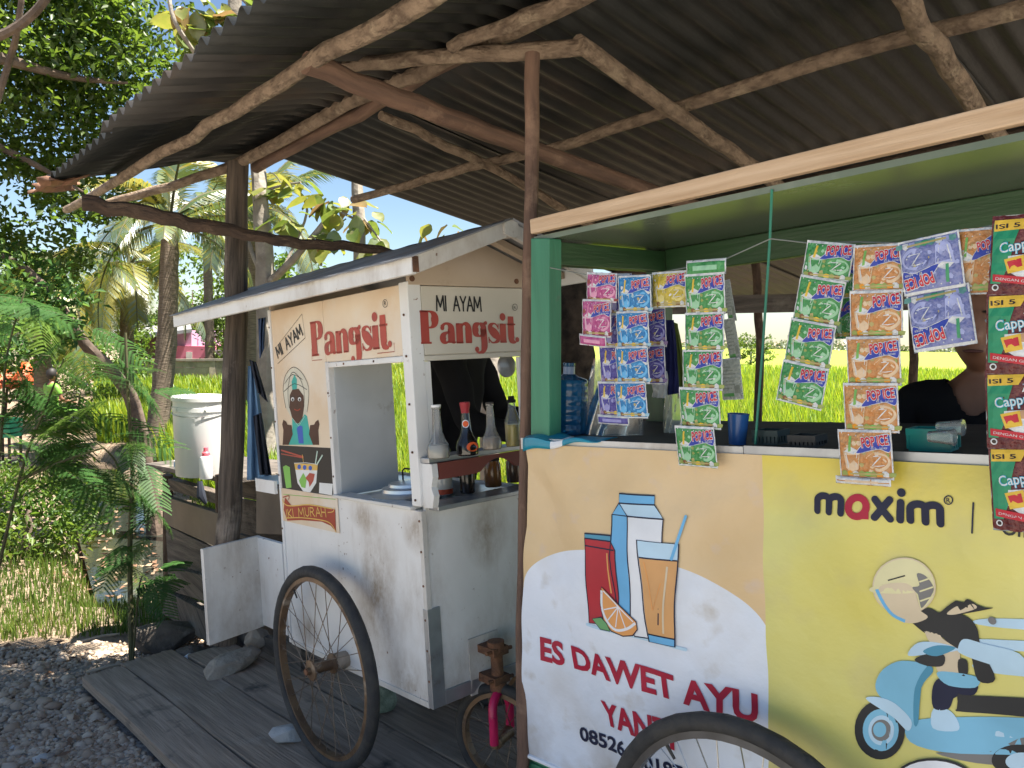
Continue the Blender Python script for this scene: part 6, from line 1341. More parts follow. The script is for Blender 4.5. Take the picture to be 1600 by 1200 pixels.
# ------------------------------------------------------------------ plants
LM = {'dark': [leafmat('leaf_dark', (.032, .072, .008), (.065, .12, .012), tr=.5, gloss=.06), leafmat('leaf_mid', (.065, .12, .012), (.10, .16, .018), tr=.55, gloss=.05)],
      'lime': [leafmat('leaf_lime', (.08, .16, .015), (.13, .19, .025), tr=.5, gloss=.04), leafmat('leaf_green', (.04, .10, .012), (.08, .14, .018), tr=.45, gloss=.04)],
      'teak': [leafmat('teak_leaf', (.15, .19, .025), (.22, .22, .04), tr=.55, scale=4), leafmat('teak_leaf_green', (.08, .14, .02), (.13, .18, .03), tr=.5, scale=4), leafmat('teak_leaf_dry', (.26, .17, .06), (.20, .15, .05), tr=.45, scale=4)],
      'palm': [leafmat('palm_green', (.05, .095, .018), (.09, .14, .025), tr=.4, gloss=.2), leafmat('palm_yellow', (.17, .18, .02), (.26, .23, .035), tr=.5, gloss=.06)],
      'fern': [leafmat('fern_green', (.028, .085, .022), (.055, .13, .03), tr=.4, scale=2, gloss=.03), leafmat('fern_light', (.07, .15, .03), (.11, .19, .035), tr=.5, scale=2, gloss=.03)]}
M['trunk_palm'] = mat('trunk_palm', (.20, .155, .115), (.10, .075, .055), scale=7, uv=True, stretch=(9, 1, 1), rough=.95, bump=.8, bscale=12)
M['trunk_teak'] = mat('trunk_teak', (.27, .24, .20), (.17, .145, .12), scale=7, rough=.9, bump=.5, c3=(.36, .33, .29), s3=5)
M['trunk_dark'] = mat('trunk_dark', (.14, .10, .075), (.07, .05, .038), scale=8, rough=.95, bump=.6)
M['stem_green'] = mat('stem_green', (.09, .09, .035), (.06, .055, .025), scale=9, rough=.8)
def leafset(cen, size, elong=.5, flatness=.6, fold=.15):
    """diamond leaves folded along the midrib: arrays V, F"""
    n = len(cen); a = rng.uniform(0, 2*pi, n); tl = rng.normal(0, flatness, n)
    d = np.stack([np.cos(a)*np.cos(tl), np.sin(a)*np.cos(tl), np.sin(tl)-.25], 1); d /= np.linalg.norm(d, axis=1)[:, None]
    up = rng.normal(0, .5, (n, 3))+[0, 0, 1]; s = np.cross(d, up); s /= np.linalg.norm(s, axis=1)[:, None]; nn = np.cross(s, d)
    L = (size*rng.uniform(.65, 1.25, n))[:, None]
    b = cen-d*L*.5; t_ = cen+d*L*.5-nn*L*.12; l = cen+s*L*elong*.5+nn*L*fold; r = cen-s*L*elong*.5+nn*L*fold
    V = np.stack([b, l, t_, r], 1).reshape(-1, 3); o = np.arange(n)*4
    return V, np.concatenate([np.stack([o, o+1, o+2], 1), np.stack([o, o+2, o+3], 1)])
def crown_pts(blobs, n, shell=.55):
    """leaf centres gathered in twig clusters spread through several blobs"""
    w_ = np.array([b[3]*b[4]*b[5] for b in blobs]); w_ = w_/w_.sum(); out = []
    for b, k in zip(blobs, (w_*n).astype(int)):
        ncl = max(4, k//26); u = rng.normal(0, 1, (ncl, 3)); u /= np.linalg.norm(u, axis=1)[:, None]; r = rng.uniform(shell**3, 1, ncl)**(1/3)*rng.uniform(.75, 1.1, ncl)
        cc = np.array(b[:3])+u*r[:, None]*np.array(b[3:6]); idx = rng.integers(0, ncl, k)
        out.append(cc[idx]+rng.normal(0, 1, (k, 3))*np.array([.12, .12, .075])*(max(b[3:6])**.6))
    return np.concatenate(out)
def limb(mb, pts, r0, r1, n=8, wob=.06):
    P = smooth_pts(pts, 5); k = len(P); mb.tube(P, np.linspace(r0, r1, k), n, wob=wob)
def tree(name, base, trunk, branches, blobs, nl, size, lm, tm, label, group=None, elong=.5, p=.5, flatness=.6):
    T = thing(name, base, label, 'tree' if 'bush' not in name and 'shrub' not in name else 'bush', group)
    if trunk:
        mb = MB(); limb(mb, trunk[0], trunk[1], trunk[2], 10)
        for b in branches: limb(mb, b[0], b[1], b[2], 7)
        mb.build('trunk', tm, T)
    c = crown_pts(blobs, nl); V, F = leafset(c, size, elong, flatness); mi = rng.choice(2, len(c), p=[p, 1-p]); mesh_np('crown', V, F, lm, T, mi=np.concatenate([mi, mi]))
    return T
gnd = lambda x, y: np.array([x, y, float(ground_z(x, y))-.05])
# 1. big dark leaved tree over the road side
tb = gnd(-7.0, 6.4)
A = lambda u, v, d: at(u, v, d)
tree('broadleaf_tree', tb, ([tb, tb+[.2, .0, 1.6], A(-330, 200, 6.6), A(-250, 90, 6.4), A(-120, -60, 6.5)], .17, .06),
     [([A(-60, 330, 6.3), A(10, 110, 6.1), A(28, 40, 5.8), A(40, -60, 5.7)], .03, .018), ([A(-90, 110, 5.6), A(-20, 66, 5.4), A(30, 40, 5.3), A(70, 0, 5.2), A(100, -70, 5.1)], .034, .026), ([A(0, 90, 6.4), A(110, 120, 6.8), A(200, 130, 7)], .05, .01), ([A(-60, 200, 6.6), A(60, 260, 6.9), A(130, 300, 7)], .04, .01)],
     [(*A(60, 60, 7.2), 1.0, 1.0, .75), (*A(170, 120, 7.3), .75, .8, .6), (*A(60, 200, 7.3), .8, .8, .55), (*A(190, 40, 7.4), .6, .8, .55), (*A(20, 320, 7.2), .7, .8, .55), (*A(130, 285, 7.6), .55, .6, .4), (*A(-60, 120, 7), 1.0, 1.2, 1.0), (*A(225, 185, 7.5), .35, .5, .35), (*A(70, 395, 7.8), .6, .6, .35), (*A(40, -120, 7.4), 1.6, 1.4, .8)],
     23000, .085, LM['dark'], M['trunk_dark'], 'big dark leaved tree overhanging from the left edge, its crown above the roadside')
# 2. coconut palms: frond by frond
def frond_mesh(L, nl, droop, lw, ll, yellow):
    """one palm frond along +x, curving down; leaflets hang on both sides"""
    mb = MB(); S = 14; pts = []
    for i in range(S+1): t = i/S; pts.append((L*t*(1-.18*t*t), 0, L*(.42*t-droop*t*t)))
    mb.tube(pts, [L*.011*(1-.85*i/S)+.002 for i in range(S+1)], 5, mi=2)
    for i in range(nl):
        t = .12+.86*i/nl; k = t*S; j = min(int(k), S-1); f = k-j; p = np.array(pts[j])*(1-f)+np.array(pts[j+1])*f; tg = np.array(pts[j+1])-np.array(pts[j]); tg /= np.linalg.norm(tg)
        ln = ll*L*(sin(pi*(.12+.82*t))**.7)*random.uniform(.85, 1.1)
        for s in (-1, 1):
            d = tg*.62+np.array([0, s*.72, -.12]); d /= np.linalg.norm(d); e = d*.55+np.array([0, 0, -1.0])*random.uniform(.35, .75); e /= np.linalg.norm(e)
            w0 = tg*lw*L*.5; m_ = p+d*ln*.5; q_ = m_+e*ln*.5; mi = 1 if random.random() < yellow else 0
            mb.add([p-w0, p+w0, m_+w0*1.1, m_-w0*1.1, q_], [(0, 1, 2, 3), (3, 2, 4)], mi)
    me = bpy.data.meshes.new('frond'); me.from_pydata([tuple(v) for v in mb.v], [], mb.f)
    for mm in (LM['palm'][0], LM['palm'][1], M['stem_green']): me.materials.append(mm)
    me.polygons.foreach_set('material_index', mb.m); me.update(); return me
FM = [frond_mesh(1.0, 70, .62, .010, .28, .12), frond_mesh(1.0, 70, .95, .010, .28, .35), frond_mesh(1.0, 66, .40, .010, .26, .2), frond_mesh(1.0, 70, .85, .011, .28, .85)]
def palm(base, top, r0, r1, L, n, label, seed, yel=.2, bendx=0.0, low=0):
    r2 = random.Random(seed); T = thing('coconut_palm', base, label, 'palm tree', 'coconut palms beyond the ditch'); base = np.array(base); top = np.array(top)
    mb = MB(); mid = (base+top)/2+np.array([bendx, 0, 0]); P = smooth_pts([base, mid, top], 9); k = len(P)
    mb.tube(P, [r0*(1-i/(k-1))+r1*i/(k-1)+(.012 if i % 2 else 0) for i in range(k)], 12, wob=.03); mb.build('trunk', M['trunk_palm'], T)
    for i in range(n):
        a = 2*pi*i/n*1.0+r2.uniform(-.3, .3)+i*2.4; el = r2.uniform(-.75, .85) if not low else r2.uniform(-.9, .5)
        me = FM[3] if r2.random() < yel else FM[r2.choice((0, 1, 2))]
        ob = bpy.data.objects.new('frond', me); COL.objects.link(ob); ob.parent = T
        s = L*r2.uniform(.8, 1.15)
        ob.matrix_local = Matrix.Translation(tuple(top-base)) @ Matrix.Rotation(a, 4, 'Z') @ Matrix.Rotation(-el, 4, 'Y') @ Matrix.Scale(s, 4)
    return T
def pg(u, v, d): p = at(u, v, d); return np.array([p[0], p[1], float(ground_z(p[0], p[1]))-.05])
palm(pg(240, 700, 11), at(266, 350, 11), .15, .105, 1.75, 17, 'coconut palm with a bare curved trunk standing left of the white bucket', 3, .25, .06)
palm(pg(392, 650, 15), at(398, 330, 15), .14, .11, 2.2, 15, 'coconut palm behind the big shelter post with fronds falling either side', 5, .2)
palm(pg(196, 620, 17), at(200, 415, 17), .15, .12, 2.3, 17, 'short coconut palm with yellowing fronds left of the bare trunk', 8, .6, low=1)
palm(pg(70, 620, 14), at(60, 420, 14), .15, .12, 2.2, 15, 'coconut palm half hidden behind the dark tree at the left edge', 13, .55, low=1)
palm(pg(330, 640, 26), at(322, 330, 26), .16, .12, 2.6, 14, 'distant coconut palm seen between the bare trunk and the shelter post', 21, .2)
# 3. teak trees: large leaves one by one
def big_leaf(seed):
    r2 = random.Random(seed); mb = MB(); n = 6; prof = [(0, .02), (.15, .2), (.4, .34), (.65, .31), (.88, .16), (1, .01)]
    vs = []; 
    for i, (t, w_) in enumerate(prof):
        z = -.25*t*t+r2.uniform(-.02, .02); vs += [(t, -w_, z+.07+.03*sin(i*2)), (t, 0, z), (t, w_, z+.07-.03*sin(i*2))]
    fs = []
    for i in range(n-1): fs += [(i*3, i*3+1, i*3+4, i*3+3), (i*3+1, i*3+2, i*3+5, i*3+4)]
    return vs, fs
TL = []
for i in range(6):
    vs, fs = big_leaf(i); me = bpy.data.meshes.new('leaf'); me.from_pydata(vs, [], fs); me.materials.append(LM['teak'][(0, 1, 0, 1, 2, 0)[i]]); me.polygons.foreach_set('use_smooth', [True]*len(fs)); TL.append(me)
def teak(base, limbs, leafspots, size, label, seed, nper=7):
    r2 = random.Random(seed); T = thing('teak_tree', base, label, 'tree', 'large leaved trees behind the shelter'); mb = MB()
    for pts, a, b in limbs: limb(mb, pts, a, b, 9, .07)
    mb.build('trunk', M['trunk_teak'], T)
    for c, rad in leafspots:
        for i in range(nper):
            p = np.array(c)+np.array([r2.gauss(0, rad), r2.gauss(0, rad), r2.gauss(0, rad*.7)]); ob = bpy.data.objects.new('leaf', r2.choice(TL)); COL.objects.link(ob); ob.parent = T
            ob.matrix_local = Matrix.Translation(tuple(p-np.array(base))) @ Matrix.Rotation(r2.uniform(0, 6.28), 4, 'Z') @ Matrix.Rotation(r2.uniform(-.2, 1.2), 4, 'Y') @ Matrix.Rotation(r2.uniform(-.6, .6), 4, 'X') @ Matrix.Scale(size*r2.uniform(.7, 1.2), 4)
    return T
b0 = pg(416, 640, 8.5)
teak(b0, [([b0, A(414, 440, 8.5), A(408, 330, 8.5), A(402, 240, 8.6), A(395, 60, 8.7), A(390, -150, 8.8)], .105, .06), ([A(416, 445, 8.5), A(452, 412, 8.3), A(490, 368, 8.2), A(520, 330, 8.2)], .05, .02), ([A(414, 440, 8.5), A(396, 400, 8.5), A(380, 352, 8.6)], .035, .015), ([A(440, 425, 8.4), A(480, 330, 8.6), A(452, 292, 8.6)], .018, .01), ([A(402, 240, 8.6), A(430, 150, 8.5), A(465, 60, 8.4)], .035, .012), ([A(408, 300, 8.6), A(440, 290, 8.5), A(470, 285, 8.4)], .018, .01)],
     [(A(455, 292, 8.5), .10), (A(432, 300, 8.5), .07), (A(520, 328, 8.2), .14), (A(500, 318, 8.3), .1), (A(545, 352, 8.2), .12), (A(490, 372, 8.2), .08), (A(445, 350, 8.4), .07), (A(585, 395, 8.3), .08), (A(465, 55, 8.4), .2), (A(440, 10, 8.4), .2)], .24, 'teak tree with pale forked trunk and big leaves right of the shelter post', 4, 8)
b0 = pg(560, 640, 9.5)
teak(b0, [([b0, A(562, 400, 9.5), A(558, 300, 9.5), A(556, 200, 9.6), A(550, -100, 9.7)], .085, .05), ([A(560, 330, 9.5), A(590, 370, 9.4), A(600, 385, 9.4)], .015, .008), ([A(560, 345, 9.5), A(530, 330, 9.5), A(515, 320, 9.4)], .018, .008)],
     [(A(592, 385, 9.4), .1), (A(575, 350, 9.5), .09), (A(540, 335, 9.4), .1), (A(606, 405, 9.4), .09), (A(690, 372, 9.2), .1), (A(720, 378, 9.2), .1)], .24, 'slim straight teak trunk above the cart roof with few leaves', 6, 7)
b0 = pg(768, 640, 7.5)
teak(b0, [([b0, A(766, 560, 7.5), A(764, 440, 7.6), A(770, 360, 7.7), A(740, 200, 7.9)], .10, .06)], [(A(700, 380, 7.9), .2)], .22, 'pale tree trunk in the field seen through the cart front window', 9, 8)
b0 = pg(366, 640, 7.2)
teak(b0, [([b0, A(370, 420, 7.2), A(366, 60, 7.0), A(372, -120, 7.0)], .075, .05), ([A(352, 90, 6.8), A(330, 110, 6.6), A(290, 62, 6.3), A(268, 18, 6.2), A(262, -40, 6.2)], .022, .014), ([A(352, 60, 6.8), A(318, 34, 6.5), A(300, 40, 6.5)], .016, .008), ([A(360, -20, 6.8), A(430, 40, 6.6), A(460, 20, 6.6)], .02, .01), ([A(330, 105, 6.6), A(348, 108, 6.6), A(352, 100, 6.6)], .012, .008)],
     [(A(280, 15, 6.3), .08), (A(300, 40, 6.5), .08), (A(318, 32, 6.5), .09), (A(350, 70, 6.5), .09), (A(288, 58, 6.4), .05), (A(400, 12, 6.5), .1), (A(430, 30, 6.5), .1), (A(345, 22, 6.5), .09), (A(370, 45, 6.5), .08), (A(470, 10, 6.6), .1), (A(330, 5, 6.5), .09), (A(345, 95, 6.5), .05), (A(378, 80, 6.6), .05)], .21, 'large leaved teak tree rising behind the zigzag roof edge at the top', 12, 6)
# 4. leaning trunk by the ditch
b0 = pg(246, 712, 7.6); T = thing('leaning_tree', b0, 'dark leaning bare trunk slanting up to the left across the ditch bank', 'tree')
mb = MB(); limb(mb, [b0, A(215, 655, 7.5), A(182, 588, 7.4), A(130, 535, 7.2), A(95, 480, 7.0), A(40, 420, 6.9), A(-40, 380, 6.8)], .078, .022, 10); mb.build('trunk', M['trunk_dark'], T)
c = crown_pts([(*A(0, 430, 6.9), .5, .5, .3), (*A(90, 490, 7.0), .4, .4, .25), (*A(40, 520, 6.6), .45, .4, .2)], 2200); V, F = leafset(c, .09, .4); mesh_np('crown', V, F, LM['fern'], T, mi=rng.choice(2, len(F)))
# 5. feathery legume shrubs in the left foreground
def pinnate(L, np_, nl, seed):
    """twice divided leaf: rib along +x, side ribs with rows of small leaflets"""
    r2 = random.Random(seed); V = []; F = []
    mb = MB(); pts = [(L*t, 0, -.35*L*t*t) for t in np.linspace(0, 1, 7)]; mb.tube(pts, np.linspace(.0035, .001, 7), 4, mi=1)
    for i in range(np_):
        t = .22+.78*i/(np_-1); p = np.array([L*t, 0, -.35*L*t*t]); pl = L*.36*(1-.55*abs(t-.5))
        for s in (-1, 1):
            d = np.array([.45, s*.85, -.18+r2.uniform(-.08, .08)]); d /= np.linalg.norm(d)
            for j in range(nl):
                f = (j+1)/nl; c = p+d*pl*f+np.array([0, 0, -.25*pl*f*f]); ax = np.array([.85, -s*.5, 0]); lw = pl*.034; ll = pl*.15*(1-.4*f)
                for s2 in (-1, 1):
                    e = ax*s2*.8+d*.45; e /= np.linalg.norm(e); o = len(mb.v); mb.add([c-d*lw, c+e*ll*.5-d*lw*.4+[0, 0, -.01*ll], c+e*ll, c+d*lw], [(0, 1, 2, 3)], 0)
    me = bpy.data.meshes.new('feather_leaf'); me.from_pydata([tuple(v) for v in mb.v], [], mb.f); me.polygons.foreach_set('material_index', mb.m); return me
PM = []
for i in range(4):
    me = pinnate(1.0, 14, 20, i); me.materials.append(LM['fern'][0 if i < 3 else 1]); me.materials.append(M['stem_green']); me.update(); PM.append(me)
def legume(base, stems, label, seed, spots, size, spread, light=.15):
    r2 = random.Random(seed); T = thing('legume_shrub', base, label, 'shrub', 'feathery shrubs on the ditch bank'); mb = MB()
    for pts, a, b in stems: limb(mb, pts, a, b, 7, .05)
    mb.build('stem', M['stem_green'], T)
    for c, n in spots:
        for i in range(n):
            p = np.array(c)+np.array([r2.gauss(0, spread), r2.gauss(0, spread), r2.gauss(0, spread*.8)])-np.array(base); me = PM[3] if r2.random() < light else PM[r2.randrange(3)]
            ob = bpy.data.objects.new('feather_leaf', me); COL.objects.link(ob); ob.parent = T
            ob.matrix_local = Matrix.Translation(tuple(p)) @ Matrix.Rotation(r2.uniform(0, 6.28), 4, 'Z') @ Matrix.Rotation(r2.uniform(-.5, .6), 4, 'Y') @ Matrix.Rotation(r2.uniform(-.4, .4), 4, 'X') @ Matrix.Scale(size*r2.uniform(.7, 1.2), 4)
    return T
b0 = pg(205, 972, 3.9)
legume(b0, [([b0, A(203, 860, 3.9), A(207, 740, 3.9), A(200, 620, 3.88), A(196, 520, 3.85)], .014, .006), ([A(205, 780, 3.9), A(180, 720, 3.9), A(150, 690, 3.8)], .007, .003), ([b0, A(216, 930, 3.85), A(222, 900, 3.8)], .006, .003)],
     'slim young legume shrub with thin upright stem and drooping feathery leaves', 3, [(A(225, 830, 3.8), 4), (A(232, 890, 3.8), 5), (A(205, 700, 3.9), 4), (A(170, 690, 3.8), 4), (A(215, 760, 3.9), 4), (A(228, 945, 3.8), 3), (A(195, 600, 3.9), 3)], .22, .06, .15)
b0 = gnd(-2.75, 4.05)
legume(b0, [([b0, A(30, 750, 4.0), A(70, 640, 3.9), A(100, 560, 3.8)], .010, .003), ([b0, A(0, 700, 3.9), A(10, 560, 3.8), A(40, 450, 3.8)], .010, .003), ([A(30, 750, 4.0), A(100, 720, 3.8), A(160, 700, 3.7)], .009, .004)],
     'broad feathery legume shrub filling the left edge with shaded green leaves', 5, [(A(30, 480, 3.9), 7), (A(100, 520, 3.9), 6), (A(60, 570, 4.0), 6), (A(10, 620, 3.9), 6), (A(120, 590, 3.9), 4), (A(70, 720, 3.8), 8), (A(130, 720, 3.8), 6), (A(170, 660, 3.9), 3), (A(20, 700, 3.8), 6)], .38, .11, .2)
# 6. low bushes, hedge and far trees
def bush(u, d, w_, h, n, size, lm, label, p=.5, z=None, group='bushes and small trees beyond the ditch', kind='leafy_bush', elong=.5):
    b = pg(u, 640, d); zc = b[2]+h*.5 if z is None else z
    tree(kind, b, ([b, b+[.05, 0, h*.3], b+[0, .1, h*.6]], .04+.01*h, .015), [], [(b[0], b[1], zc, w_, w_, h*.52), (b[0]+w_*.6, b[1], zc-h*.15, w_*.6, w_*.6, h*.35), (b[0]-w_*.6, b[1]+.2, zc-h*.1, w_*.6, w_*.6, h*.4)], n, size, lm, M['trunk_dark'], label, group, p=p, elong=elong)
bush(348, 26.5, .75, 3.6, 2400, .13, LM['lime'], 'bright lime green bush standing in front of the pink house', .75)
bush(205, 27, .5, 2.4, 1600, .13, LM['lime'], 'lime bush rising above the wall left of the bare palm trunk', .6)
bush(300, 34, 2.6, 6.0, 3600, .26, LM['lime'], 'rounded light green tree rising far behind the pink house', .5, kind='leafy_tree')
bush(440, 30, 2.2, 5.0, 2600, .26, LM['lime'], 'light green tree far behind the cart roof', .4, kind='leafy_tree')
bush(150, 22, 1.6, 3.4, 3000, .15, LM['lime'], 'yellow green bush under the short yellowing palm', .7)
bush(40, 20, 1.8, 3.6, 3600, .14, LM['lime'], 'tall mixed green bush at the left behind the orange tarp', .5)
bush(-60, 15, 1.6, 3.4, 3000, .13, LM['dark'], 'dark bush at the far left edge beyond the ditch', .5)
bush(120, 15, .8, 1.0, 1800, .075, LM['lime'], 'low leafy bush beside the seated person', .4)
bush(30, 6.2, .55, .75, 2600, .06, LM['lime'], 'low bright weedy bush on the near ditch bank at the left edge', .45)
bush(1170, 60, 1.8, 2.6, 1200, .25, LM['dark'], 'dark clump of bushes out in the rice field', .4)
b = np.array([0, 0, 0.]); n = 9000; x = rng.uniform(-60, 190, n); c = np.stack([x, rng.uniform(185, 205, n), -.4+rng.uniform(0, 1, n)*(1.6+1.1*np.sin(x*.11)+.9*np.sin(x*.37)+.6*np.sin(x*1.1))], 1)
V, F = leafset(c, .9, .8); mi = rng.choice(2, n); tag(mesh_np('far_treeline', V, F, [leafmat('far_a', (.09, .12, .06), (.13, .15, .08), tr=.3), leafmat('far_b', (.12, .15, .08), (.16, .18, .11), tr=.3)], mi=np.concatenate([mi, mi])), 'hazy line of trees along the far edge of the rice field', 'treeline', kind='stuff')
# ------------------------------------------------------------------ wall, house, tarps far left
wallm = mat('wall_render', (.40, .33, .26), (.24, .20, .165), scale=1.6, rough=.95, bump=.3, c3=(.48, .40, .31), s3=.9)
W0, W1 = pg(188, 607, 24), pg(470, 607, 24.5); WT = thing('concrete_wall', W0, 'weathered grey concrete block wall with posts beyond the lush grass', 'wall')
dW = (W1-W0)/np.linalg.norm(W1-W0); LW = np.linalg.norm(W1-W0); WFr = Frame2(W0, dW, np.cross((0, 0, 1), dW)); zt_ = at(280, 566, 24)[2]-W0[2]
nb = int(LW/1.35)
for i in range(nb+1): mb = MB(); mb.box(WFr, i*1.35-.09, i*1.35+.09, -.03, .14, -.1, zt_+.0); mb.build('post', wallm, WT)
for i in range(nb):
    for r in range(5):
        for s in range(3):
            mb = MB(); z0 = zt_*r/5; x0 = i*1.35+.095+1.16*s/3; o = random.uniform(-.006, .006)
            mb.box(WFr, x0+.004, x0+1.16/3-.004, .0+o, .10, z0+.004, zt_*(r+1)/5-.004); mb.build('block', wallm, WT)
mb = MB(); mb.box(WFr, -.1, LW, -.05, .16, zt_+.004, zt_+.07); mb.build('coping', mat('coping', (.30, .26, .22), (.2, .17, .14), scale=3, rough=.9), WT)
hz = pg(290, 600, 29); HS = thing('house', hz, 'low house with pink front, lilac gable and grey tin roof beyond the wall', 'house')
hp = lambda u, v, d: at(u, v, d)
def hbox(name, u0, u1, v0, v1, d, dep, mt):
    a, b = at(u0, v1, d), at(u1, v0, d); mb = MB(); mb.box(WORLD, a[0], b[0], d, d+dep, a[2], b[2]); return mb.build(name, mt, HS)
pinkm = mat('pink_wall', (.62, .20, .28), (.55, .16, .24), scale=2, rough=.8); lilm = mat('lilac_wall', (.42, .28, .40), (.36, .24, .36), scale=2, rough=.8); tinm = mat('tin_roof', (.45, .45, .46), (.30, .27, .26), scale=1.5, rough=.4, metal=.3)
hbox('wall', 246, 322, 541, 600, 29, 4, pinkm); hbox('gable', 250, 300, 516, 540.5, 29.2, 3.5, lilm); hbox('wall', 322.5, 372, 548, 600, 29.5, 3, mat('grey_wall', (.33, .33, .33), (.25, .25, .25), scale=2, rough=.8)); hbox('wall', 190, 245.5, 526, 600, 29.8, 4, mat('brown_wall', (.16, .10, .08), (.10, .07, .06), scale=2, rough=.8))
mb = MB(); z = np.array([0, 0, .12])
P = [at(164, 532, 28.2), at(240, 522, 28.2), at(246, 511, 32), at(180, 512, 32)]; mb.hexa([p-z for p in P]+P); P = [at(240, 521, 28.1), at(300, 514, 28.1), at(296, 506, 32), at(238, 509, 32)]; mb.hexa([p-z for p in P]+P); mb.build('roof', tinm, HS)
hbox('window', 262, 274, 553, 562, 28.97, .02, M['old_plank']); hbox('door', 290, 300, 550, 590, 28.97, .02, M['white_dirty'])
om = mat('tarp_orange', (.62, .10, .02), (.5, .075, .018), scale=4, rough=.6)
def tarp(name, u0, u1, v0, v1, d, label, mt=om, cat='awning'):
    c = at((u0+u1)/2, v0, d); b = pg((u0+u1)/2, 640, d); T = thing(name, b, label, cat); hw = (u1-u0)/2/FPX*d; hh = (v1-v0)/FPX*d; mb = MB()
    def fn(a, t): x = c[0]+(2*a-1)*hw*(.22+.78*t**.8); return (x, d+.5*t*cos(pi*(2*a-1)/2)*-1, c[2]-hh*t+.05*abs(sin(a*14))*t)
    mb.grid(fn, 28, 6); mb.build('canopy', mt, T, solid=.01)
    mb = MB(); mb.tube([b, c+np.array([0, .1, 0])], .025, 8); mb.build('pole', M['bark_dark'], T)
tarp('awning', 16, 62, 566, 607, 16, 'orange cloth awning at the left seen through the feathery leaves')
tarp('awning', -14, 30, 578, 608, 16.5, 'lower orange awning at the very left edge')
tarp('awning', 62, 76, 580, 600, 17, 'small red orange awning right of the bigger one', flat('tarp_red', (.55, .06, .03)))
cr = mat('crate_green', (.03, .32, .15), (.02, .24, .11), scale=6, rough=.5); b = pg(8, 700, 11); b = at(8, 690, 11); b[2] = float(ground_z(b[0], b[1]))+.0
T = thing('plastic_crate', at(9, 682, 10.5), 'green plastic crate on a stand at the left picture edge', 'crate')
mb = MB(); c = at(9, 682, 10.5); 
for i in range(4): mb.box(Frame2(c, (1, 0, 0), (0, 1, 0)), -.14, .14, -.14, .14, i*.065, i*.065+.045)
mb.build('body', cr, T); mb = MB(); g0 = float(ground_z(c[0], c[1]))
for sx in (-.12, .12):
    for sy in (-.12, .12): mb = MB(); mb.tube([(c[0]+sx, c[1]+sy, g0), (c[0]+sx, c[1]+sy, c[2])], .018, 6); mb.build('leg', M['bark_dark'], T)
# ------------------------------------------------------------------ people
def skin_mesh(nodes, edges, root, voxel=None, sub=1, extra=None):
    me = bpy.data.meshes.new('b'); names = list(nodes); me.from_pydata([nodes[k][0] for k in names], [(names.index(a), names.index(b)) for a, b in edges], [])
    ob = bpy.data.objects.new('b', me); COL.objects.link(ob); sk = ob.modifiers.new('s', 'SKIN')
    for i, k in enumerate(names):
        d = me.skin_vertices[0].data[i]; r = nodes[k][1]; d.radius = r if hasattr(r, '__len__') else (r, r); d.use_root = (k == root)
    sk.use_smooth_shade = True
    sb = ob.modifiers.new('u', 'SUBSURF'); sb.levels = sub; sb.render_levels = sub
    dg = bpy.context.evaluated_depsgraph_get(); out = bpy.data.meshes.new_from_object(ob.evaluated_get(dg))
    V = [v.co[:] for v in out.vertices]; F = [tuple(p.vertices) for p in out.polygons]
    bpy.data.objects.remove(ob); bpy.data.meshes.remove(me); bpy.data.meshes.remove(out)
    if extra:
        for ev, ef in extra: o = len(V); V += list(ev); F += [tuple(i+o for i in f) for f in ef]
    if voxel:
        m2 = bpy.data.meshes.new('r'); m2.from_pydata(V, [], F); ob = bpy.data.objects.new('r', m2); COL.objects.link(ob)
        rm_ = ob.modifiers.new('r', 'REMESH'); rm_.mode = 'VOXEL'; rm_.voxel_size = voxel; rm_.use_smooth_shade = True
        sm_ = ob.modifiers.new('s', 'SMOOTH'); sm_.iterations = 3; sm_.factor = .5
        dg = bpy.context.evaluated_depsgraph_get(); out = bpy.data.meshes.new_from_object(ob.evaluated_get(dg)); V = [v.co[:] for v in out.vertices]; F = [tuple(p.vertices) for p in out.polygons]
        bpy.data.objects.remove(ob); bpy.data.meshes.remove(m2); bpy.data.meshes.remove(out)
    return V, F
def ellip(c, r, nu=20, nv=14, fn=None):
    vs = []; fs = []
    for j in range(nv+1):
        for i in range(nu):
            t = pi*j/nv; a = 2*pi*i/nu; d = np.array([sin(t)*cos(a), sin(t)*sin(a), cos(t)]); q = d*np.array(r)
            if fn: q = fn(q, d)
            vs.append(tuple(np.array(c)+q))
    for j in range(nv):
        for i in range(nu): fs.append((j*nu+i, (j+1)*nu+i, (j+1)*nu+(i+1) % nu, j*nu+(i+1) % nu))
    return vs, fs
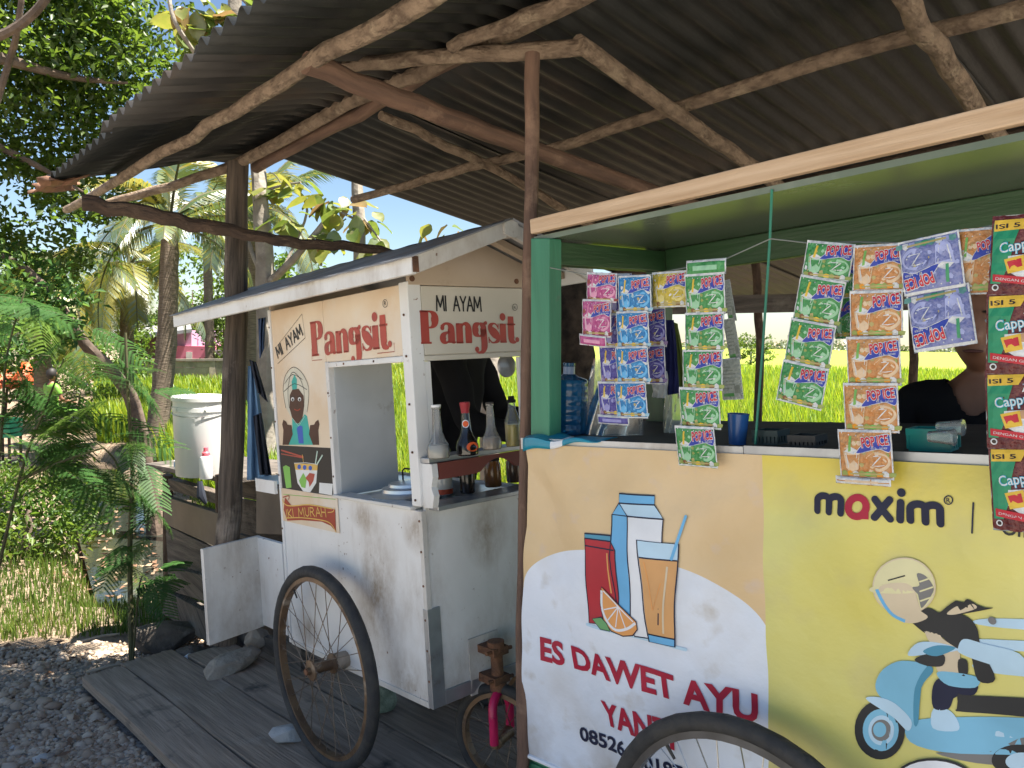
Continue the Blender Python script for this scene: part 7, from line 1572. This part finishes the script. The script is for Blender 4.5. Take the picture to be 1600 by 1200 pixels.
def person(base, yaw, H, label, shirt, pants, armL, armR, sit=False, headyaw=0, lean=0, long=False, hair=True, voxel=.009, cap=False):
    """standing height H; faces local -y. arms: (elbow, wrist) offsets from the shoulder in metres at H=1.65"""
    k = H/1.65; T = thing('person', base, label, 'person'); T.rotation_euler = (0, 0, yaw)
    hip = .86 if not sit else .46
    def up(z): return hip+(z-.86)
    ly = lambda z: -lean*max(0, z-.86)
    P = {}; E = []
    def nd(n, x, y, z, r, par=None):
        P[n] = ((x, y+ly(z-hip+.86), z), r)
        if par: E.append((par, n))
    nd('pelvis', 0, 0, up(.90), (.135, .095)); nd('waist', 0, 0, up(1.02), (.115, .085), 'pelvis'); nd('chest', 0, .0, up(1.18), (.135, .095), 'waist'); nd('upper', 0, .01, up(1.30), (.12, .08), 'chest'); nd('neck', 0, .008, up(1.385), .05, 'upper'); nd('neck2', 0, -.005, up(1.45), .047, 'neck')
    for s, n, arm in ((-1, 'l', armL), (1, 'r', armR)):
        nd('sh'+n, s*.168, .01, up(1.352), .052, 'upper'); S = P['sh'+n][0]; e, w_ = arm
        P['el'+n] = ((S[0]+s*e[0], S[1]+e[1], S[2]+e[2]), .037); E.append(('sh'+n, 'el'+n)); Q = P['el'+n][0]
        P['wr'+n] = ((Q[0]+s*w_[0], Q[1]+w_[1], Q[2]+w_[2]), .025); E.append(('el'+n, 'wr'+n)); Wp = np.array(P['wr'+n][0]); d = np.array([s*w_[0], w_[1], w_[2]]); d /= np.linalg.norm(d)
        side = np.cross(d, (0, 0, 1.)); side = side/np.linalg.norm(side) if np.linalg.norm(side) > .1 else np.array([1., 0, 0]); dn = np.array([0, 0, -1.]) if abs(d[2]) < .8 else np.array([0, -1., 0])
        P['pa'+n] = (tuple(Wp+d*.055), (.036, .018)); E.append(('wr'+n, 'pa'+n))
        for fi, (o, L) in enumerate(((-.027, .066), (-.009, .076), (.009, .071), (.026, .055))):
            a = Wp+d*.075+side*o; P['f%d0'%fi+n] = (tuple(a), .0095); P['f%d1'%fi+n] = (tuple(a+d*L*.55+dn*.008), .0088); P['f%d2'%fi+n] = (tuple(a+d*L*.9+dn*.03), .0078); E += [('pa'+n, 'f%d0'%fi+n), ('f%d0'%fi+n, 'f%d1'%fi+n), ('f%d1'%fi+n, 'f%d2'%fi+n)]
        a = Wp+d*.03-side*.026; P['t0'+n] = (tuple(a), .011); P['t1'+n] = (tuple(a+d*.03-side*.024+dn*.01), .0095); E += [('pa'+n, 't0'+n), ('t0'+n, 't1'+n)]
        nd('hp'+n, s*.085, 0, up(.86), (.085, .09), 'pelvis')
        if sit: nd('kn'+n, s*.10, -.40, .45, .058, 'hp'+n); nd('an'+n, s*.10, -.36, .08, .04, 'kn'+n)
        else: nd('kn'+n, s*.09, -.012, .47, .058, 'hp'+n); nd('an'+n, s*.09, .015, .08, .04, 'kn'+n)
        a = P['an'+n][0]; nd('to'+n, a[0]+s*.015, a[1]-.13, .03, .03, 'an'+n)
    hc = np.array([0, -.012+ly(1.54), up(1.545)]); ch, sh_ = cos(headyaw), sin(headyaw)
    def rot(v): v = np.array(v)-hc; return tuple(hc+np.array([v[0]*ch-v[1]*sh_, v[0]*sh_+v[1]*ch, v[2]]))
    def hf(q, d):
        q = q.copy()
        if d[2] < 0: q[0] *= 1-.28*(-d[2])**1.4; q[1] = q[1]*(1-.12*(-d[2])) - .012*(-d[2])*(d[1] < 0)
        if d[1] < -.4 and abs(d[2]) < .5: q[1] += .005*(1-abs(d[0]))
        return q
    ex = [ellip(hc, (.077, .096, .120), fn=hf), ellip(hc+[0, -.096, -.024], (.017, .022, .019), 10, 8), ellip(hc+[0, -.090, .004], (.009, .012, .026), 10, 8), ellip(hc+[0, -.084, -.062], (.026, .012, .010), 10, 8), ellip(hc+[-.074, .008, -.01], (.009, .018, .03), 8, 8), ellip(hc+[.074, .008, -.01], (.009, .018, .03), 8, 8)]
    ex = [([rot(v) for v in e[0]], e[1]) for e in ex]
    V, F = skin_mesh(P, E, 'pelvis', voxel, 1, ex)
    sc = lambda vs: [tuple(np.array(v)*k) for v in vs]
    def part(n, vs, fs, mt):
        me = bpy.data.meshes.new(n); me.from_pydata(sc(vs), [], fs); me.materials.append(mt); me.polygons.foreach_set('use_smooth', [True]*len(fs)); me.update(); ob = bpy.data.objects.new(n, me); COL.objects.link(ob); ob.parent = T; return ob
    part('body', V, F, M['skin'])
    # clothes: the body's own surface, pushed out and creased, cut at neckline, cuffs, hem
    bmz = bpy.data.meshes.new('tmp'); bmz.from_pydata(V, [], F); bmz.update(); NV = np.array([v.normal[:] for v in bmz.vertices]); bpy.data.meshes.remove(bmz); VV = np.array(V)
    J = {n: np.array(P[n][0]) for n in P}
    segs = [('torso', J['pelvis'], J['waist']), ('torso', J['waist'], J['chest']), ('torso', J['chest'], J['upper']), ('neck', J['neck'], J['neck2']), ('neck', J['neck2'], hc)]
    for n in 'lr': segs += [('torso', J['upper'], J['sh'+n]), ('arm'+n, J['sh'+n], J['el'+n]), ('fore', J['el'+n], J['wr'+n]), ('hand', J['wr'+n], J['f12'+n]), ('leg', J['hp'+n], J['kn'+n]), ('shin', J['kn'+n], J['an'+n]), ('foot', J['an'+n], J['to'+n])]
    C_ = np.array([VV[list(f)].mean(0) for f in F]); bd = np.full(len(C_), 9.); bi = np.zeros(len(C_), int); bt = np.zeros(len(C_))
    for k_, (nm, a, b) in enumerate(segs):
        ab = b-a; t = np.clip(((C_-a)@ab)/(ab@ab), 0, 1); d = np.linalg.norm(C_-a-t[:, None]*ab, axis=1); q = d < bd; bd[q] = d[q]; bi[q] = k_; bt[q] = t[q]
    nm = np.array([s_[0] for s_ in segs])[bi]; nk = J['neck']
    rn = np.hypot(C_[:, 0]-nk[0], C_[:, 1]-nk[1]); open_ = (rn < (.074 if not long else .06)) & (C_[:, 2] > nk[2]-(.075 if not long else .01)-.9*(C_[:, 1]-nk[1]) *(C_[:, 1] > nk[1])*-1 - 0) & (C_[:, 2] > nk[2]-.03-(.05 if not long else 0)*(C_[:, 1] < nk[1]))
    sel = ((nm == 'torso') | ((np.char.startswith(nm, 'arm')) & ((bt < .62) | long)) | ((nm == 'fore') & long) | ((nm == 'leg') & (C_[:, 2] > up(.82))) | ((nm == 'neck') & (C_[:, 2] < nk[2]+.012))) & ~open_ & (C_[:, 2] > up(.80)*(not sit)+up(.86)*sit)
    def garment(n, sel, off, mt, fold):
        ids = sorted({v for f, q in zip(F, sel) if q for v in f}); ix = {v: i for i, v in enumerate(ids)}; x = VV[ids]
        w_ = fold*(np.sin(x[:, 0]*31+x[:, 2]*24+np.sin(x[:, 2]*17)*2)*.5+np.sin(x[:, 2]*47-x[:, 0]*22+x[:, 1]*30)*.5)
        x = x+NV[ids]*(off+w_)[:, None] if hasattr(w_, '__len__') else x
        ob = part(n, [tuple(q) for q in x], [tuple(ix[v] for v in f) for f, q in zip(F, sel) if q], mt)
        sm_ = ob.modifiers.new('smooth', 'SMOOTH'); sm_.iterations = 9; sm_.factor = .5
        so_ = ob.modifiers.new('solid', 'SOLIDIFY'); so_.thickness = .003; so_.offset = 1
    garment('shirt', sel, .013, shirt, .005)
    garment('trousers', ((nm == 'leg') | (nm == 'shin') | ((nm == 'torso') & (C_[:, 2] < up(.98)))) & (C_[:, 2] > .10) & (C_[:, 2] < up(.97)), .010, pants, .004)
    def hfn(q, d):
        q = hf(q, d)
        return q
    hv, hfc = ellip(hc+[0, .010, .016], (.086, .100, .121), fn=hfn, nu=24, nv=18); keep = [f for f in hfc if all((np.array(hv[i])-hc)[1] > -.052-.25*((np.array(hv[i])-hc)[2]-.055)*((np.array(hv[i])-hc)[2] < .055)*0 - .6*max(0, (np.array(hv[i])-hc)[2]-.045) and (np.array(hv[i])-hc)[2] > -.085 for i in f)]
    part('hair', [rot(v) for v in hv], keep, M['hair'])
    for s in (-1, 1):
        v, f = ellip(hc+[s*.031, -.0835, .012], (.0125, .006, .007), 10, 8); part('eye', [rot(q) for q in v], f, pwhite)
        v, f = ellip(hc+[s*.031, -.0885, .012], (.006, .003, .006), 8, 6); part('iris', [rot(q) for q in v], f, M['hair'])
        v, f = ellip(hc+[s*.032, -.086, .034], (.019, .006, .004), 10, 6); part('eyebrow', [rot(q) for q in v], f, M['hair'])
    v, f = ellip(hc+[0, -.0955, -.064], (.026, .006, .0045), 12, 6); part('lips', [rot(q) for q in v], f, mat('lips', (.11, .04, .035), rough=.5))
    return T
pb_ = at(1530, 640, 1.86); gzz = deck_z(pb_[0], pb_[1])-.065; gzz = float(ground_z(pb_[0], pb_[1]))
person((pb_[0], pb_[1], gzz), radians(-34), 1.568-gzz, 'seller in a black T-shirt standing behind the stall counter, face half hidden by sachets', M['blackshirt'], M['navy_cloth'], ((.05, -.06, -.27), (-.03, -.2, -.10)), ((.05, -.06, -.27), (-.03, -.2, -.10)), headyaw=radians(-8))
p_ = at(700, 640, 3.25); g_ = float(ground_z(p_[0], p_[1]))
person((p_[0], p_[1], g_), radians(76), 1.74, 'person in loose black clothes standing behind the noodle cart, seen through its front window', M['blackshirt'], M['navy_cloth'], ((.05, -.10, -.25), (-.02, -.2, -.03)), ((.05, -.10, -.25), (-.02, -.2, -.03)), lean=.12, long=True)
p_ = at(82, 660, 13.0); g_ = float(ground_z(p_[0], p_[1]))
person((p_[0], p_[1], g_), radians(150), 1.45, 'small person in a green shirt sitting beyond the ditch at the left', flat('shirt_green', (.16, .36, .05)), M['navy_cloth'], ((.05, -.06, -.25), (-.03, -.2, -.05)), ((.05, -.06, -.25), (-.03, -.2, -.05)), sit=True, voxel=.014)
T = thing('stool', (p_[0], p_[1]+.02, g_), 'low wooden stool under the person in the green shirt', 'stool')
F2 = Frame2((p_[0], p_[1]+.02, g_), (1, 0, 0), (0, 1, 0)); mb = MB(); mb.box(F2, -.17, .17, -.15, .15, .29, .325); mb.build('seat', M['old_plank'], T)
for sx in (-.13, .13):
    for sy in (-.11, .11): mb = MB(); mb.box(F2, sx-.02, sx+.02, sy-.02, sy+.02, 0, .289); mb.build('leg', M['old_plank'], T)
